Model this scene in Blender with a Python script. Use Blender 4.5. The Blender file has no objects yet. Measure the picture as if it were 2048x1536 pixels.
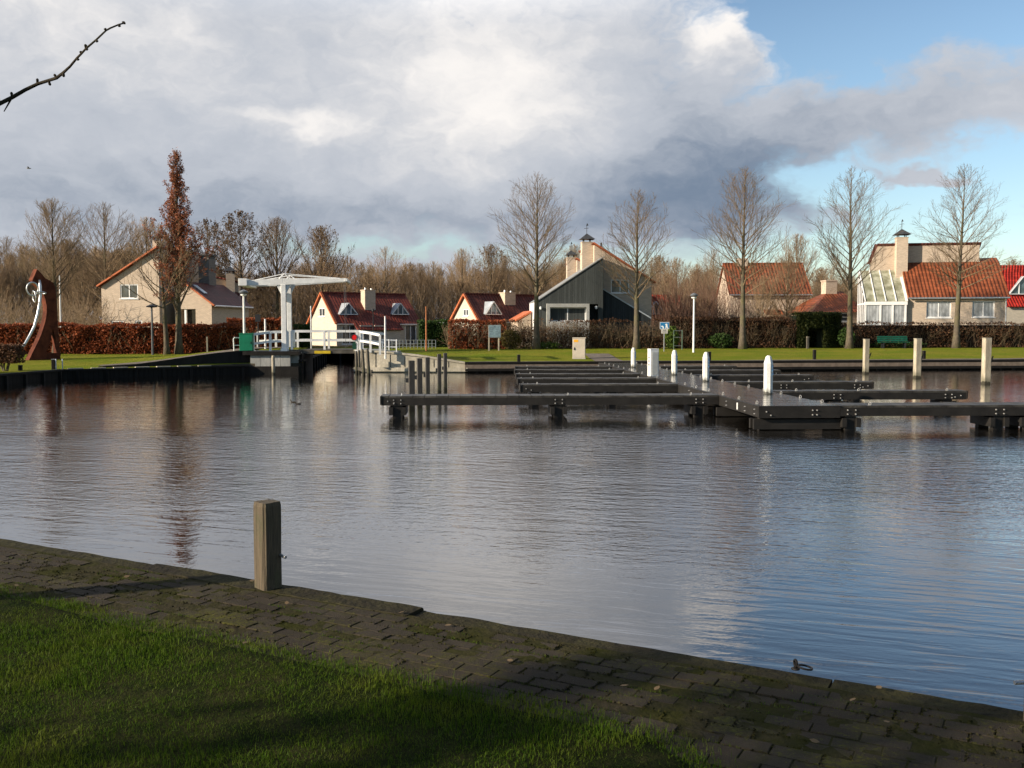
import bpy, bmesh, math, random
from mathutils import Vector, Matrix, noise as mnoise
from mathutils.geometry import tessellate_polygon
R = math.radians
sc = bpy.context.scene
col = sc.collection

# ---------------------------------------------------------------- camera
FPX, CX, CY, CAMZ = 1900.0, 1024.0, 768.0, 2.25
PITCH = math.atan(111.0 / FPX)
cd = bpy.data.cameras.new('camera')
cd.sensor_width = 36.0
cd.lens = 36.0 * FPX / 2048.0
cd.clip_start, cd.clip_end = 0.1, 6000.0
cam = bpy.data.objects.new('camera', cd)
cam.location = (0, 0, CAMZ)
cam.rotation_euler = (math.pi / 2 - PITCH, 0, 0)
col.objects.link(cam)
sc.camera = cam

# ---------------------------------------------------------------- light and exposure
SUN_EL = R(19.5)
SUN_H = Vector((-0.935, -0.355, 0)).normalized()
SUN_DIR = Vector((SUN_H.x * math.cos(SUN_EL), SUN_H.y * math.cos(SUN_EL), math.sin(SUN_EL)))
sl = bpy.data.lights.new('sun', 'SUN')
sl.energy = 5.0
sl.angle = R(0.5)
sl.color = (1.0, 0.86, 0.68)
so = bpy.data.objects.new('sun', sl)
so.rotation_euler = (-SUN_DIR).to_track_quat('-Z', 'Y').to_euler()
so.location = (-60, -30, 40)
col.objects.link(so)
sc.view_settings.view_transform = 'Standard'
sc.view_settings.look = 'None'
sc.view_settings.exposure = 0.82
sc.view_settings.gamma = 1.0
sc.cycles.use_denoising = True
sc.cycles.max_bounces = 6
sc.cycles.transparent_max_bounces = 12
sc.cycles.caustics_reflective = False
sc.cycles.caustics_refractive = False


# ---------------------------------------------------------------- node expressions
class E:
    """a float socket (or number) in a node tree, with arithmetic"""
    def __init__(s, nt, v):
        s.nt, s.v = nt, v

    def op(s, o, *args):
        n = s.nt.nodes.new('ShaderNodeMath')
        n.operation = o
        for k, a in enumerate((s,) + args):
            a = a.v if isinstance(a, E) else a
            if isinstance(a, (int, float)):
                n.inputs[k].default_value = a
            else:
                s.nt.links.new(a, n.inputs[k])
        return E(s.nt, n.outputs[0])

    def __add__(s, o): return s.op('ADD', o)
    __radd__ = __add__
    def __sub__(s, o): return s.op('SUBTRACT', o)
    def __rsub__(s, o): return E(s.nt, o).op('SUBTRACT', s)
    def __mul__(s, o): return s.op('MULTIPLY', o)
    __rmul__ = __mul__
    def __truediv__(s, o): return s.op('DIVIDE', o)
    def mx(s, o): return s.op('MAXIMUM', o)
    def mn(s, o): return s.op('MINIMUM', o)
    def clamp(s): return s.op('MAXIMUM', 0.0).op('MINIMUM', 1.0)

    def smooth(s, a, b):
        n = s.nt.nodes.new('ShaderNodeMapRange')
        n.interpolation_type = 'SMOOTHSTEP'
        s.nt.links.new(s.v, n.inputs[0])
        n.inputs[1].default_value, n.inputs[2].default_value = a, b
        return E(s.nt, n.outputs[0])


def xyz(nt, sock):
    n = nt.nodes.new('ShaderNodeSeparateXYZ')
    nt.links.new(sock, n.inputs[0])
    return [E(nt, n.outputs[k]) for k in range(3)]


def vec(nt, *c):
    n = nt.nodes.new('ShaderNodeCombineXYZ')
    for k, a in enumerate(c):
        a = a.v if isinstance(a, E) else a
        if isinstance(a, (int, float)):
            n.inputs[k].default_value = a
        else:
            nt.links.new(a, n.inputs[k])
    return n.outputs[0]


def noise(nt, v, scale, detail=4.0, rough=0.5, dist=0.0):
    n = nt.nodes.new('ShaderNodeTexNoise')
    n.inputs['Scale'].default_value = scale
    n.inputs['Detail'].default_value = detail
    n.inputs['Roughness'].default_value = rough
    n.inputs['Distortion'].default_value = dist
    if v is not None:
        nt.links.new(v, n.inputs['Vector'])
    return E(nt, n.outputs['Fac'])


def mixc(nt, f, a, b, mode='MIX'):
    n = nt.nodes.new('ShaderNodeMix')
    n.data_type = 'RGBA'
    n.blend_type = mode
    for k, x in ((0, f), (6, a), (7, b)):
        x = x.v if isinstance(x, E) else x
        if isinstance(x, (int, float)):
            n.inputs[k].default_value = x
        elif isinstance(x, tuple):
            n.inputs[k].default_value = (x[0], x[1], x[2], 1)
        else:
            nt.links.new(x, n.inputs[k])
    return n.outputs[2]


# ---------------------------------------------------------------- sky: clear Nishita air with cloud banks, all by direction
def build_world():
    w = bpy.data.worlds.new('World')
    sc.world = w
    w.use_nodes = True
    nt = w.node_tree
    nt.nodes.clear()
    out = nt.nodes.new('ShaderNodeOutputWorld')
    bg = nt.nodes.new('ShaderNodeBackground')
    STR = 0.1
    bg.inputs[1].default_value = STR
    nt.links.new(bg.outputs[0], out.inputs[0])
    sky = nt.nodes.new('ShaderNodeTexSky')
    sky.sky_type = 'NISHITA'
    sky.sun_disc = False
    sky.sun_elevation = SUN_EL
    sky.sun_rotation = math.atan2(SUN_H.x, SUN_H.y)
    sky.air_density, sky.dust_density, sky.ozone_density = 1.0, 0.6, 1.5
    tc = nt.nodes.new('ShaderNodeTexCoord')
    x, y, z = xyz(nt, tc.outputs['Generated'])
    az = x.op('ARCTAN2', y) * (180 / math.pi)
    el = z.op('ARCSINE') * (180 / math.pi)
    base = vec(nt, az * 0.1, el * 0.16, 0.0)
    w1 = noise(nt, base, 2.3, 4, 0.55)
    w2 = noise(nt, vec(nt, az * 0.1 + 7.3, el * 0.16 - 3.1, 2.0), 2.3, 4, 0.55)
    waz = az + (w1 - 0.5) * 7.0
    wel = el + (w2 - 0.5) * 4.5
    big = noise(nt, vec(nt, az * 0.1, el * 0.16, 5.0), 1.5, 8, 0.56)
    fine = noise(nt, vec(nt, waz * 0.1, wel * 0.17, 9.0), 4.2, 8, 0.58)

    def blob(px, py, rx, ry, gain):
        a = math.degrees(math.atan((px - CX) / FPX))
        e = math.degrees(math.atan((657 - py) / FPX))
        sx, sy = 57.3 * rx / FPX, 57.3 * ry / FPX
        dx, dy = (waz - a) / sx, (wel - e) / sy
        return (dx * dx + dy * dy).op('MULTIPLY', -1.0).op('EXPONENT') * gain

    # cover: 1 everywhere, cut by the blue gaps
    D = E(nt, 0.0) + 0.96
    for b in ((1830, 20, 360, 125, -1.35), (1610, 60, 110, 80, -0.75), (1650, 185, 130, 38, -0.42), (1900, 400, 240, 75, -1.15),
              (1640, 385, 55, 34, -0.35), (800, 500, 420, 34, -0.34), (1850, 540, 420, 60, -0.85), (2040, 320, 90, 40, -0.3),
              (1250, 540, 300, 50, -0.3), (1760, 352, 60, 18, 0.0), (1830, 372, 90, 15, 0.85), (1470, 95, 70, 60, 0.35), (100, 560, 300, 40, -0.3)):
        if b[4]:
            D = D + blob(*b)
    D = D + (big - 0.5) * 0.55 + (fine - 0.5) * 0.75
    # cloud thinned overhead and behind the viewer to lower the ambient fill
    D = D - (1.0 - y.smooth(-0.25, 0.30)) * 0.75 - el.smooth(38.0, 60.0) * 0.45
    cover = D.smooth(0.30, 0.82)
    # brightness of the cloud
    B = E(nt, 0.0) + 0.53
    for b in ((980, 230, 230, 140, 0.40), (950, 40, 220, 90, 0.22), (600, 268, 120, 24, 0.32), (60, 30, 240, 100, 0.24), (330, 150, 230, 100, 0.14),
              (1455, 75, 75, 52, 0.55), (1540, 150, 45, 40, 0.22), (1340, 410, 320, 120, -0.36), (1480, 330, 170, 110, -0.18), (1340, 190, 130, 90, -0.06),
              (200, 400, 420, 75, -0.15), (700, 440, 500, 55, -0.16), (1850, 240, 180, 60, -0.02), (1760, 270, 170, 50, -0.12)):
        B = B + blob(*b)
    B = B + (fine - 0.5) * 0.37 + (big - 0.5) * 0.34
    B = B.clamp()
    cl = mixc(nt, B.smooth(0.0, 0.58), (0.108, 0.142, 0.195), (0.308, 0.326, 0.360))
    cl = mixc(nt, B.smooth(0.50, 1.0), cl, (0.56, 0.538, 0.518))
    k = nt.nodes.new('ShaderNodeVectorMath')
    k.operation = 'SCALE'
    nt.links.new(cl, k.inputs[0])
    # unseen cloud above the picture, brightness added to lift the water reflections
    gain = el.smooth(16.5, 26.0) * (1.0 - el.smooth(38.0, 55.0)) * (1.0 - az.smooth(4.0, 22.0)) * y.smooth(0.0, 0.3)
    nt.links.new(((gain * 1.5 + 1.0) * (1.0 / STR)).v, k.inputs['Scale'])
    air = nt.nodes.new('ShaderNodeVectorMath')
    air.operation = 'SCALE'
    nt.links.new(sky.outputs[0], air.inputs[0])
    air.inputs['Scale'].default_value = 0.95
    tint = mixc(nt, 1.0, air.outputs[0], (0.93, 0.97, 0.98), 'MULTIPLY')
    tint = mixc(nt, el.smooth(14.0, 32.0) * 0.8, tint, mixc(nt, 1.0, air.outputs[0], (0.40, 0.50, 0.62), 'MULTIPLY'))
    # cloud over air by the cover mask, already thinned behind the viewer
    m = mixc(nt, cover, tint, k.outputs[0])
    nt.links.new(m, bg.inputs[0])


build_world()


# ---------------------------------------------------------------- pixels of the survey -> world
def ray(px, py):
    c, s = math.cos(PITCH), math.sin(PITCH)
    u = (CY - py) / FPX
    return Vector(((px - CX) / FPX, c + u * s, -s + u * c))


def atY(px, py, Y):
    r = ray(px, py)
    t = Y / r.y
    return Vector((r.x * t, Y, CAMZ + r.z * t))


def atZ(px, py, z):
    r = ray(px, py)
    t = (z - CAMZ) / r.z
    return Vector((r.x * t, r.y * t, z))


def X_at(px, Y, z=1.0):
    c, s = math.cos(PITCH), math.sin(PITCH)
    return (px - CX) / FPX * (Y * c - (z - CAMZ) * s)


class Frame:
    """local axes of a house: x along its front, y into its depth; reads survey pixels on its planes"""
    def __init__(s, px, Y0, deg, z0):
        s.Y0, s.z0, s.deg = Y0, z0, deg
        s.c, s.s = math.cos(R(deg)), math.sin(R(deg))
        s.X0 = X_at(px, Y0, z0 + 2)

    def lx(s, px, y=0.0):
        k = (px - CX) / FPX
        return (k * (s.Y0 + y * s.c) - s.X0 + y * s.s) / (s.c - k * s.s)

    def ly(s, px, x=0.0):
        k = (px - CX) / FPX
        return (s.X0 + x * s.c - k * (s.Y0 + x * s.s)) / (s.s + k * s.c)

    def z(s, py, x=0.0, y=0.0):
        Y = s.Y0 + x * s.s + y * s.c
        return atY(CX, py, Y).z - s.z0

    def loc(s):
        return (s.X0, s.Y0, s.z0)

    def w(s, x, y, z=0.0):
        return Vector((s.X0 + x * s.c - y * s.s, s.Y0 + x * s.s + y * s.c, s.z0 + z))


# ---------------------------------------------------------------- mesh building
class MB:
    def __init__(s):
        s.v, s.f, s.m = [], [], []

    def add(s, vs, fs, m=0):
        o = len(s.v)
        s.v.extend(tuple(p) for p in vs)
        s.f.extend(tuple(i + o for i in q) for q in fs)
        s.m.extend([m] * len(fs))
        return s

    BOXF = ((0, 3, 2, 1), (4, 5, 6, 7), (0, 1, 5, 4), (1, 2, 6, 5), (2, 3, 7, 6), (3, 0, 4, 7))

    def box(s, x0, x1, y0, y1, z0, z1, m=0):
        return s.add([(x0, y0, z0), (x1, y0, z0), (x1, y1, z0), (x0, y1, z0), (x0, y0, z1), (x1, y0, z1), (x1, y1, z1), (x0, y1, z1)], s.BOXF, m)

    def cbox(s, c, sx, sy, sz, rz=0.0, m=0, lean=(0, 0)):
        ca, sa = math.cos(rz), math.sin(rz)
        vs = []
        for z in (0, 1):
            for x, y in ((-.5, -.5), (.5, -.5), (.5, .5), (-.5, .5)):
                vs.append((c[0] + x * sx * ca - y * sy * sa + lean[0] * z * sz, c[1] + x * sx * sa + y * sy * ca + lean[1] * z * sz, c[2] + z * sz))
        return s.add(vs, s.BOXF, m)

    def beam(s, p0, p1, w, h, m=0, up=(0, 0, 1)):
        p0, p1 = Vector(p0), Vector(p1)
        d = (p1 - p0).normalized()
        u = Vector(up)
        if abs(d.dot(u)) > .98:
            u = Vector((0, 1, 0))
        sd = d.cross(u).normalized()
        u = sd.cross(d).normalized()
        vs = []
        for p in (p0, p1):
            for a, b in ((-.5, -.5), (.5, -.5), (.5, .5), (-.5, .5)):
                vs.append(p + sd * (a * w) + u * (b * h))
        return s.add(vs, s.BOXF, m)

    def tube(s, pts, rad, n=6, m=0, cap=True):
        pts = [Vector(p) for p in pts]
        if isinstance(rad, (int, float)):
            rad = [rad] * len(pts)
        vs, fs = [], []
        ref = None
        for i, p in enumerate(pts):
            d = (pts[min(i + 1, len(pts) - 1)] - pts[max(i - 1, 0)])
            d = d.normalized() if d.length > 1e-9 else Vector((0, 0, 1))
            if ref is None:
                ref = Vector((1, 0, 0)) if abs(d.x) < .8 else Vector((0, 1, 0))
            a = d.cross(ref).normalized()
            ref = a.cross(d).normalized()
            for k in range(n):
                t = 2 * math.pi * k / n
                vs.append(p + a * (rad[i] * math.cos(t)) + ref * (rad[i] * math.sin(t)))
        for i in range(len(pts) - 1):
            for k in range(n):
                fs.append((i * n + k, i * n + (k + 1) % n, (i + 1) * n + (k + 1) % n, (i + 1) * n + k))
        if cap and n > 2:
            fs.append(tuple(range(n - 1, -1, -1)))
            fs.append(tuple((len(pts) - 1) * n + k for k in range(n)))
        return s.add(vs, fs, m)

    def lathe(s, c, prof, n=16, m=0):
        vs, fs = [], []
        for r, z in prof:
            for k in range(n):
                t = 2 * math.pi * (k + .5) / n
                vs.append((c[0] + r * math.cos(t), c[1] + r * math.sin(t), c[2] + z))
        for i in range(len(prof) - 1):
            for k in range(n):
                fs.append((i * n + k, i * n + (k + 1) % n, (i + 1) * n + (k + 1) % n, (i + 1) * n + k))
        fs.append(tuple(range(n - 1, -1, -1)))
        fs.append(tuple((len(prof) - 1) * n + k for k in range(n)))
        return s.add(vs, fs, m)

    def torus(s, c, R0, r0, axis=(0, 0, 1), n=20, k=7, m=0, sq=1.0):
        ax = Vector(axis).normalized()
        q = ax.to_track_quat('Z', 'Y')
        vs, fs = [], []
        for i in range(n):
            t = 2 * math.pi * i / n
            for j in range(k):
                u = 2 * math.pi * j / k
                p = Vector(((R0 + r0 * math.cos(u)) * math.cos(t), sq * (R0 + r0 * math.cos(u)) * math.sin(t), r0 * math.sin(u)))
                vs.append(q @ p + Vector(c))
        for i in range(n):
            for j in range(k):
                fs.append((i * k + j, ((i + 1) % n) * k + j, ((i + 1) % n) * k + (j + 1) % k, i * k + (j + 1) % k))
        return s.add(vs, fs, m)

    def prism(s, poly, ex, m=0):
        """poly: 3-D points, ex: extrusion vector"""
        n = len(poly)
        a = [Vector(p) for p in poly]
        b = [p + Vector(ex) for p in a]
        tr = tessellate_polygon([a])
        fs = [tuple(reversed(t)) for t in tr] + [tuple(i + n for i in t) for t in tr]
        fs += [(i, (i + 1) % n, (i + 1) % n + n, i + n) for i in range(n)]
        return s.add(a + b, fs, m)

    def wall(s, O, U, V, N, outer, holes=(), reveal=0.12, m=0):
        """a wall face in the plane O + u U + v V with real openings and their reveals"""
        O, U, V, N = Vector(O), Vector(U), Vector(V), Vector(N)
        loops = [[Vector((a, b, 0)) for a, b in outer]]
        for (u0, u1, v0, v1) in holes:
            loops.append([Vector((u0, v0, 0)), Vector((u0, v1, 0)), Vector((u1, v1, 0)), Vector((u1, v0, 0))])
        flat = [p for l in loops for p in l]
        tr = tessellate_polygon(loops)
        s.add([O + U * p.x + V * p.y for p in flat], tr, m)
        for (u0, u1, v0, v1) in holes:
            c = [(u0, v0), (u1, v0), (u1, v1), (u0, v1)]
            f = [O + U * a + V * b for a, b in c]
            k = [p - N * reveal for p in f]
            s.add(f + k, [(i, (i + 1) % 4, (i + 1) % 4 + 4, i + 4) for i in range(4)], m)
        return s

    def leaf(s, p, size, rng, m=0, flat=0.0):
        a = Vector((rng.gauss(0, 1), rng.gauss(0, 1), rng.gauss(0, 1) * (1 - flat))).normalized()
        b = a.cross(Vector((rng.gauss(0, 1), rng.gauss(0, 1), rng.gauss(0, 1)))).normalized()
        p = Vector(p)
        a, b = a * size * .5, b * size * .32
        return s.add((p - a, p + b, p + a, p - b), ((0, 1, 2, 3),), m)

    def build(s, name, mats, parent=None, smooth=False, loc=None, bevel=0.0):
        me = bpy.data.meshes.new(name)
        me.from_pydata(s.v, [], s.f)
        if not isinstance(mats, (list, tuple)):
            mats = [mats]
        for mm in mats:
            me.materials.append(mm)
        if len(mats) > 1:
            me.polygons.foreach_set('material_index', s.m)
        if smooth:
            me.polygons.foreach_set('use_smooth', [True] * len(me.polygons))
        if bevel:
            bm = bmesh.new()
            bm.from_mesh(me)
            bmesh.ops.recalc_face_normals(bm, faces=bm.faces)
            bmesh.ops.bevel(bm, geom=list(bm.edges), offset=bevel, segments=1, affect='EDGES', clamp_overlap=True)
            bm.to_mesh(me)
            bm.free()
        me.update()
        o = bpy.data.objects.new(name, me)
        col.objects.link(o)
        if parent is not None:
            o.parent = parent
        if loc is not None:
            o.location = loc
        return o


def tag(o, label=None, cat=None, group=None, kind=None):
    if label: o['label'] = label
    if cat: o['category'] = cat
    if group: o['group'] = group
    if kind: o['kind'] = kind
    return o


def thing(name, label, cat, loc=(0, 0, 0), rz=0.0, group=None):
    o = bpy.data.objects.new(name, None)
    o.empty_display_size = 0.3
    o.location, o.rotation_euler = loc, (0, 0, rz)
    col.objects.link(o)
    return tag(o, label, cat, group)


def dup(root, loc, rz=None, label=None, group=None, scale=None):
    r = root.copy()
    col.objects.link(r)
    r.location = loc
    if rz is not None: r.rotation_euler = (0, 0, rz)
    if scale is not None: r.scale = scale
    if label: r['label'] = label
    if group: r['group'] = group
    for ch in list(root.children):
        c = ch.copy()
        col.objects.link(c)
        c.parent = r
        for g in list(ch.children):
            d = g.copy()
            col.objects.link(d)
            d.parent = c
    return r


# ---------------------------------------------------------------- materials
def newmat(name):
    m = bpy.data.materials.new(name)
    m.use_nodes = True
    nt = m.node_tree
    return m, nt, nt.nodes['Principled BSDF']


def pm(name, c, rough=0.6, var=0.2, scale=4.0, bump=0.0, bscale=None, metal=0.0, spec=0.18, c2=None, stretch=(1, 1, 1), coat=0.0, fine=0.0, wet=None):
    """painted, wooden, stone or metal surface: two-tone noise and a fine bump in object space"""
    m, nt, b = newmat(name)
    tc = nt.nodes.new('ShaderNodeTexCoord')
    x, y, z = xyz(nt, tc.outputs['Object'])
    v = vec(nt, x * stretch[0], y * stretch[1], z * stretch[2])
    f = noise(nt, v, scale, 6, 0.62)
    a = tuple(q * (1 - var) for q in c)
    e = c2 if c2 else tuple(min(1, q * (1 + var)) for q in c)
    cs = mixc(nt, f.smooth(0.3, 0.7), a, e)
    if fine:
        g = noise(nt, v, scale * 9, 3, 0.6)
        cs = mixc(nt, g.smooth(0.3, 0.7) * fine, cs, tuple(q * .45 for q in c))
    if wet:
        # algae and the wet mark above the waterline
        wb_ = noise(nt, vec(nt, x * 6, y * 6, z * 1.5), 2.0, 4, 0.6)
        zz = z + (wb_ - 0.5) * 0.25
        cs = mixc(nt, (1.0 - zz.smooth(wet * 0.7, wet * 1.9)) * 0.55, cs, tuple(q * .5 for q in (0.10, 0.11, 0.05)))
        cs = mixc(nt, (1.0 - zz.smooth(wet * 0.35, wet * 0.6)) * 0.85, cs, (0.016, 0.015, 0.010))
    nt.links.new(cs, b.inputs['Base Color'])
    b.inputs['Roughness'].default_value = rough
    b.inputs['Metallic'].default_value = metal
    b.inputs['Specular IOR Level'].default_value = spec
    if coat:
        b.inputs['Coat Weight'].default_value = coat
    if bump:
        bp = nt.nodes.new('ShaderNodeBump')
        bp.inputs['Strength'].default_value = 1.0
        bp.inputs['Distance'].default_value = bump
        g = noise(nt, v, bscale or scale * 6, 5, 0.6)
        nt.links.new(g.v, bp.inputs['Height'])
        nt.links.new(bp.outputs[0], b.inputs['Normal'])
    return m


def tile_mat(name, c, axis='x', tw=0.27, th=0.22, dark=0.55):
    """clay pantiles: wavy courses, each tile of its own tone"""
    m, nt, b = newmat(name)
    tc = nt.nodes.new('ShaderNodeTexCoord')
    x, y, z = xyz(nt, tc.outputs['Object'])
    u = (x if axis == 'x' else y) * (1 / tw)
    v = z * (1 / th)
    wn = nt.nodes.new('ShaderNodeTexWhiteNoise')
    nt.links.new(vec(nt, u.op('FLOOR'), v.op('FLOOR'), 0.0), wn.inputs['Vector'])
    r = E(nt, wn.outputs['Value'])
    big = noise(nt, tc.outputs['Object'], 0.7, 5, 0.6)
    cs = mixc(nt, r, tuple(q * 0.68 for q in c), tuple(min(1, q * 1.28) for q in c))
    cs = mixc(nt, big.smooth(0.42, 0.72) * 0.6, cs, tuple(q * dark * .85 for q in c))
    fu = u.op('FRACT')
    fv = v.op('FRACT')
    h = (fu * (2 * math.pi)).op('SINE') * 0.5 + (1.0 - fv) * 0.9
    edge = fv.smooth(0.0, 0.14) * fu.smooth(0.0, 0.10)
    cs = mixc(nt, edge, tuple(q * 0.35 for q in c), cs)
    nt.links.new(cs, b.inputs['Base Color'])
    b.inputs['Roughness'].default_value = 0.62
    b.inputs['Specular IOR Level'].default_value = 0.2
    bp = nt.nodes.new('ShaderNodeBump')
    bp.inputs['Distance'].default_value = 0.045
    bp.inputs['Strength'].default_value = 1.0
    nt.links.new(h.v, bp.inputs['Height'])
    nt.links.new(bp.outputs[0], b.inputs['Normal'])
    return m


def brick_mat(name, c, mortar, bw=0.21, bh=0.065):
    m, nt, b = newmat(name)
    tc = nt.nodes.new('ShaderNodeTexCoord')
    x, y, z = xyz(nt, tc.outputs['Object'])
    br = nt.nodes.new('ShaderNodeTexBrick')
    nt.links.new(vec(nt, x + y, z, 0.0), br.inputs['Vector'])
    br.inputs['Scale'].default_value = 1.0
    br.inputs['Brick Width'].default_value = bw
    br.inputs['Row Height'].default_value = bh
    br.inputs['Mortar Size'].default_value = 0.008
    br.inputs['Color1'].default_value = tuple(q * .86 for q in c) + (1,)
    br.inputs['Color2'].default_value = tuple(min(1, q * 1.1) for q in c) + (1,)
    br.inputs['Mortar'].default_value = mortar + (1,)
    big = noise(nt, tc.outputs['Object'], 0.9, 6, 0.65)
    cs = mixc(nt, big.smooth(0.4, 0.8) * 0.3, br.outputs['Color'], tuple(q * 0.72 for q in c))
    nt.links.new(cs, b.inputs['Base Color'])
    b.inputs['Roughness'].default_value = 0.85
    b.inputs['Specular IOR Level'].default_value = 0.15
    bp = nt.nodes.new('ShaderNodeBump')
    bp.inputs['Distance'].default_value = 0.01
    bp.inputs['Strength'].default_value = 0.6
    nt.links.new(br.outputs['Fac'], bp.inputs['Height'])
    bp.invert = True
    nt.links.new(bp.outputs[0], b.inputs['Normal'])
    return m


def board_mat(name, c, w=0.14, axis='x', rough=0.7):
    """boards with dark joints, running up (axis x/y) or along (axis z)"""
    m, nt, b = newmat(name)
    tc = nt.nodes.new('ShaderNodeTexCoord')
    x, y, z = xyz(nt, tc.outputs['Object'])
    u = {'x': x, 'y': y, 'z': z, 'xy': x + y}[axis] * (1 / w)
    wn = nt.nodes.new('ShaderNodeTexWhiteNoise')
    wn.noise_dimensions = '1D'
    nt.links.new(u.op('FLOOR').v, wn.inputs['W'])
    st = vec(nt, x * 1.0, y * 1.0, z * (0.25 if axis != 'z' else 6))
    g = noise(nt, st, 6, 6, 0.65)
    cs = mixc(nt, E(nt, wn.outputs['Value']), tuple(q * 0.8 for q in c), tuple(min(1, q * 1.2) for q in c))
    cs = mixc(nt, g.smooth(0.45, 0.75) * 0.5, cs, tuple(q * 0.55 for q in c))
    fu = u.op('FRACT')
    j = fu.smooth(0.0, 0.08) * (1.0 - fu).smooth(0.0, 0.06)
    cs = mixc(nt, j, tuple(q * 0.2 for q in c), cs)
    nt.links.new(cs, b.inputs['Base Color'])
    b.inputs['Roughness'].default_value = rough
    b.inputs['Specular IOR Level'].default_value = 0.15
    bp = nt.nodes.new('ShaderNodeBump')
    bp.inputs['Distance'].default_value = 0.012
    nt.links.new((j + g * 0.3).v, bp.inputs['Height'])
    nt.links.new(bp.outputs[0], b.inputs['Normal'])
    return m


def leaf_mat(name, c, c2, scale=1.3, rough=0.6, trans=0.25):
    m, nt, b = newmat(name)
    geo = nt.nodes.new('ShaderNodeNewGeometry')
    wn = E(nt, geo.outputs['Random Per Island'])
    n = noise(nt, geo.outputs['Position'], scale, 4, 0.6)
    cs = mixc(nt, (wn * 0.75 + n * 0.5 - 0.12).clamp(), c, c2)
    nt.links.new(cs, b.inputs['Base Color'])
    b.inputs['Roughness'].default_value = rough
    b.inputs['Specular IOR Level'].default_value = 0.12
    tr = nt.nodes.new('ShaderNodeBsdfTranslucent')
    nt.links.new(cs, tr.inputs[0])
    ms = nt.nodes.new('ShaderNodeMixShader')
    ms.inputs[0].default_value = trans
    nt.links.new(b.outputs[0], ms.inputs[1])
    nt.links.new(tr.outputs[0], ms.inputs[2])
    nt.links.new(ms.outputs[0], nt.nodes['Material Output'].inputs['Surface'])
    return m


def bark_mat(name, c, moss, amount=0.5):
    m, nt, b = newmat(name)
    tc = nt.nodes.new('ShaderNodeTexCoord')
    x, y, z = xyz(nt, tc.outputs['Object'])
    g = noise(nt, vec(nt, x * 9, y * 9, z * 2), 2.0, 5, 0.65)
    n = noise(nt, tc.outputs['Object'], 1.1, 5, 0.6)
    cs = mixc(nt, g.smooth(0.3, 0.7), tuple(q * 0.6 for q in c), tuple(q * 1.3 for q in c))
    cs = mixc(nt, n.smooth(0.42, 0.7) * amount, cs, moss)
    nt.links.new(cs, b.inputs['Base Color'])
    b.inputs['Roughness'].default_value = 0.9
    b.inputs['Specular IOR Level'].default_value = 0.1
    bp = nt.nodes.new('ShaderNodeBump')
    bp.inputs['Distance'].default_value = 0.02
    nt.links.new(g.v, bp.inputs['Height'])
    nt.links.new(bp.outputs[0], b.inputs['Normal'])
    return m


def glass_mat(name, c, rough=0.04, folds=0.0):
    m, nt, b = newmat(name)
    tc = nt.nodes.new('ShaderNodeTexCoord')
    x, y, z = xyz(nt, tc.outputs['Object'])
    n = noise(nt, vec(nt, (x + y) * 1.0, 0.0, z * 0.4), 2.2, 3, 0.6)
    cs = mixc(nt, n.smooth(0.35, 0.65), tuple(q * .6 for q in c), tuple(min(1, q * 1.35) for q in c))
    if folds:
        s = ((x + y) * folds).op('SINE') * 0.5 + 0.5
        cs = mixc(nt, s * 0.5, cs, tuple(q * .5 for q in c))
    nt.links.new(cs, b.inputs['Base Color'])
    b.inputs['Roughness'].default_value = rough
    b.inputs['Specular IOR Level'].default_value = 0.6
    return m


M = {}
M['white'] = pm('white_paint', (0.72, 0.72, 0.70), 0.45, 0.1, 3, 0.002, spec=.4, c2=(0.8, 0.8, 0.78), fine=0.12)
M['bollard_white'] = pm('bollard_white', (0.70, 0.70, 0.67), 0.45, 0.12, 5, 0.002, spec=.4, fine=0.3, wet=.10, stretch=(1, 1, .4))
M['white_plain'] = pm('white_plastic', (0.74, 0.74, 0.73), 0.35, 0.06, 5)
M['grey_metal'] = pm('galvanised_steel', (0.5, 0.51, 0.52), 0.38, 0.2, 8, metal=0.85)
M['bolt'] = pm('bolt_steel', (0.42, 0.41, 0.39), 0.4, 0.2, 8, metal=0.6)
M['black_metal'] = pm('black_metal', (0.02, 0.021, 0.024), 0.45, 0.2, 6)
M['dark_cap'] = pm('weathered_zinc_cap', (0.05, 0.052, 0.055), 0.5, 0.3, 5)
M['zinc'] = pm('zinc_sheet', (0.40, 0.43, 0.46), 0.4, 0.15, 2.5, metal=0.3)
M['pale_brick'] = brick_mat('pale_brick', (0.56, 0.45, 0.345), (0.38, 0.32, 0.26))
M['cream_wall'] = brick_mat('cream_painted_brick', (0.56, 0.50, 0.40), (0.45, 0.40, 0.32))
M['chimney_dark'] = brick_mat('grey_brick', (0.20, 0.18, 0.165), (0.13, 0.12, 0.11))
M['tile_orange'] = tile_mat('orange_pantiles', (0.235, 0.066, 0.027))
M['tile_orange_y'] = tile_mat('orange_pantiles_across', (0.235, 0.066, 0.027), 'y')
M['tile_red'] = tile_mat('red_brown_pantiles', (0.17, 0.036, 0.024))
M['tile_dark'] = tile_mat('dark_brown_pantiles', (0.12, 0.035, 0.026))
M['tile_dark_y'] = tile_mat('dark_brown_pantiles_across', (0.12, 0.03, 0.026), 'y')
M['tile_bright'] = tile_mat('bright_red_pantiles', (0.42, 0.03, 0.02))
M['verge'] = pm('orange_verge_tiles', (0.42, 0.12, 0.05), 0.65, 0.3, 7)
M['clad'] = board_mat('grey_green_cladding', (0.060, 0.067, 0.066), 0.16, 'x')
M['clad_dark'] = board_mat('dark_cladding', (0.028, 0.034, 0.038), 0.16, 'x')
M['glass'] = glass_mat('window_glass', (0.05, 0.058, 0.065))
M['glass_blue'] = glass_mat('blue_window_glass', (0.10, 0.15, 0.17))
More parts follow.
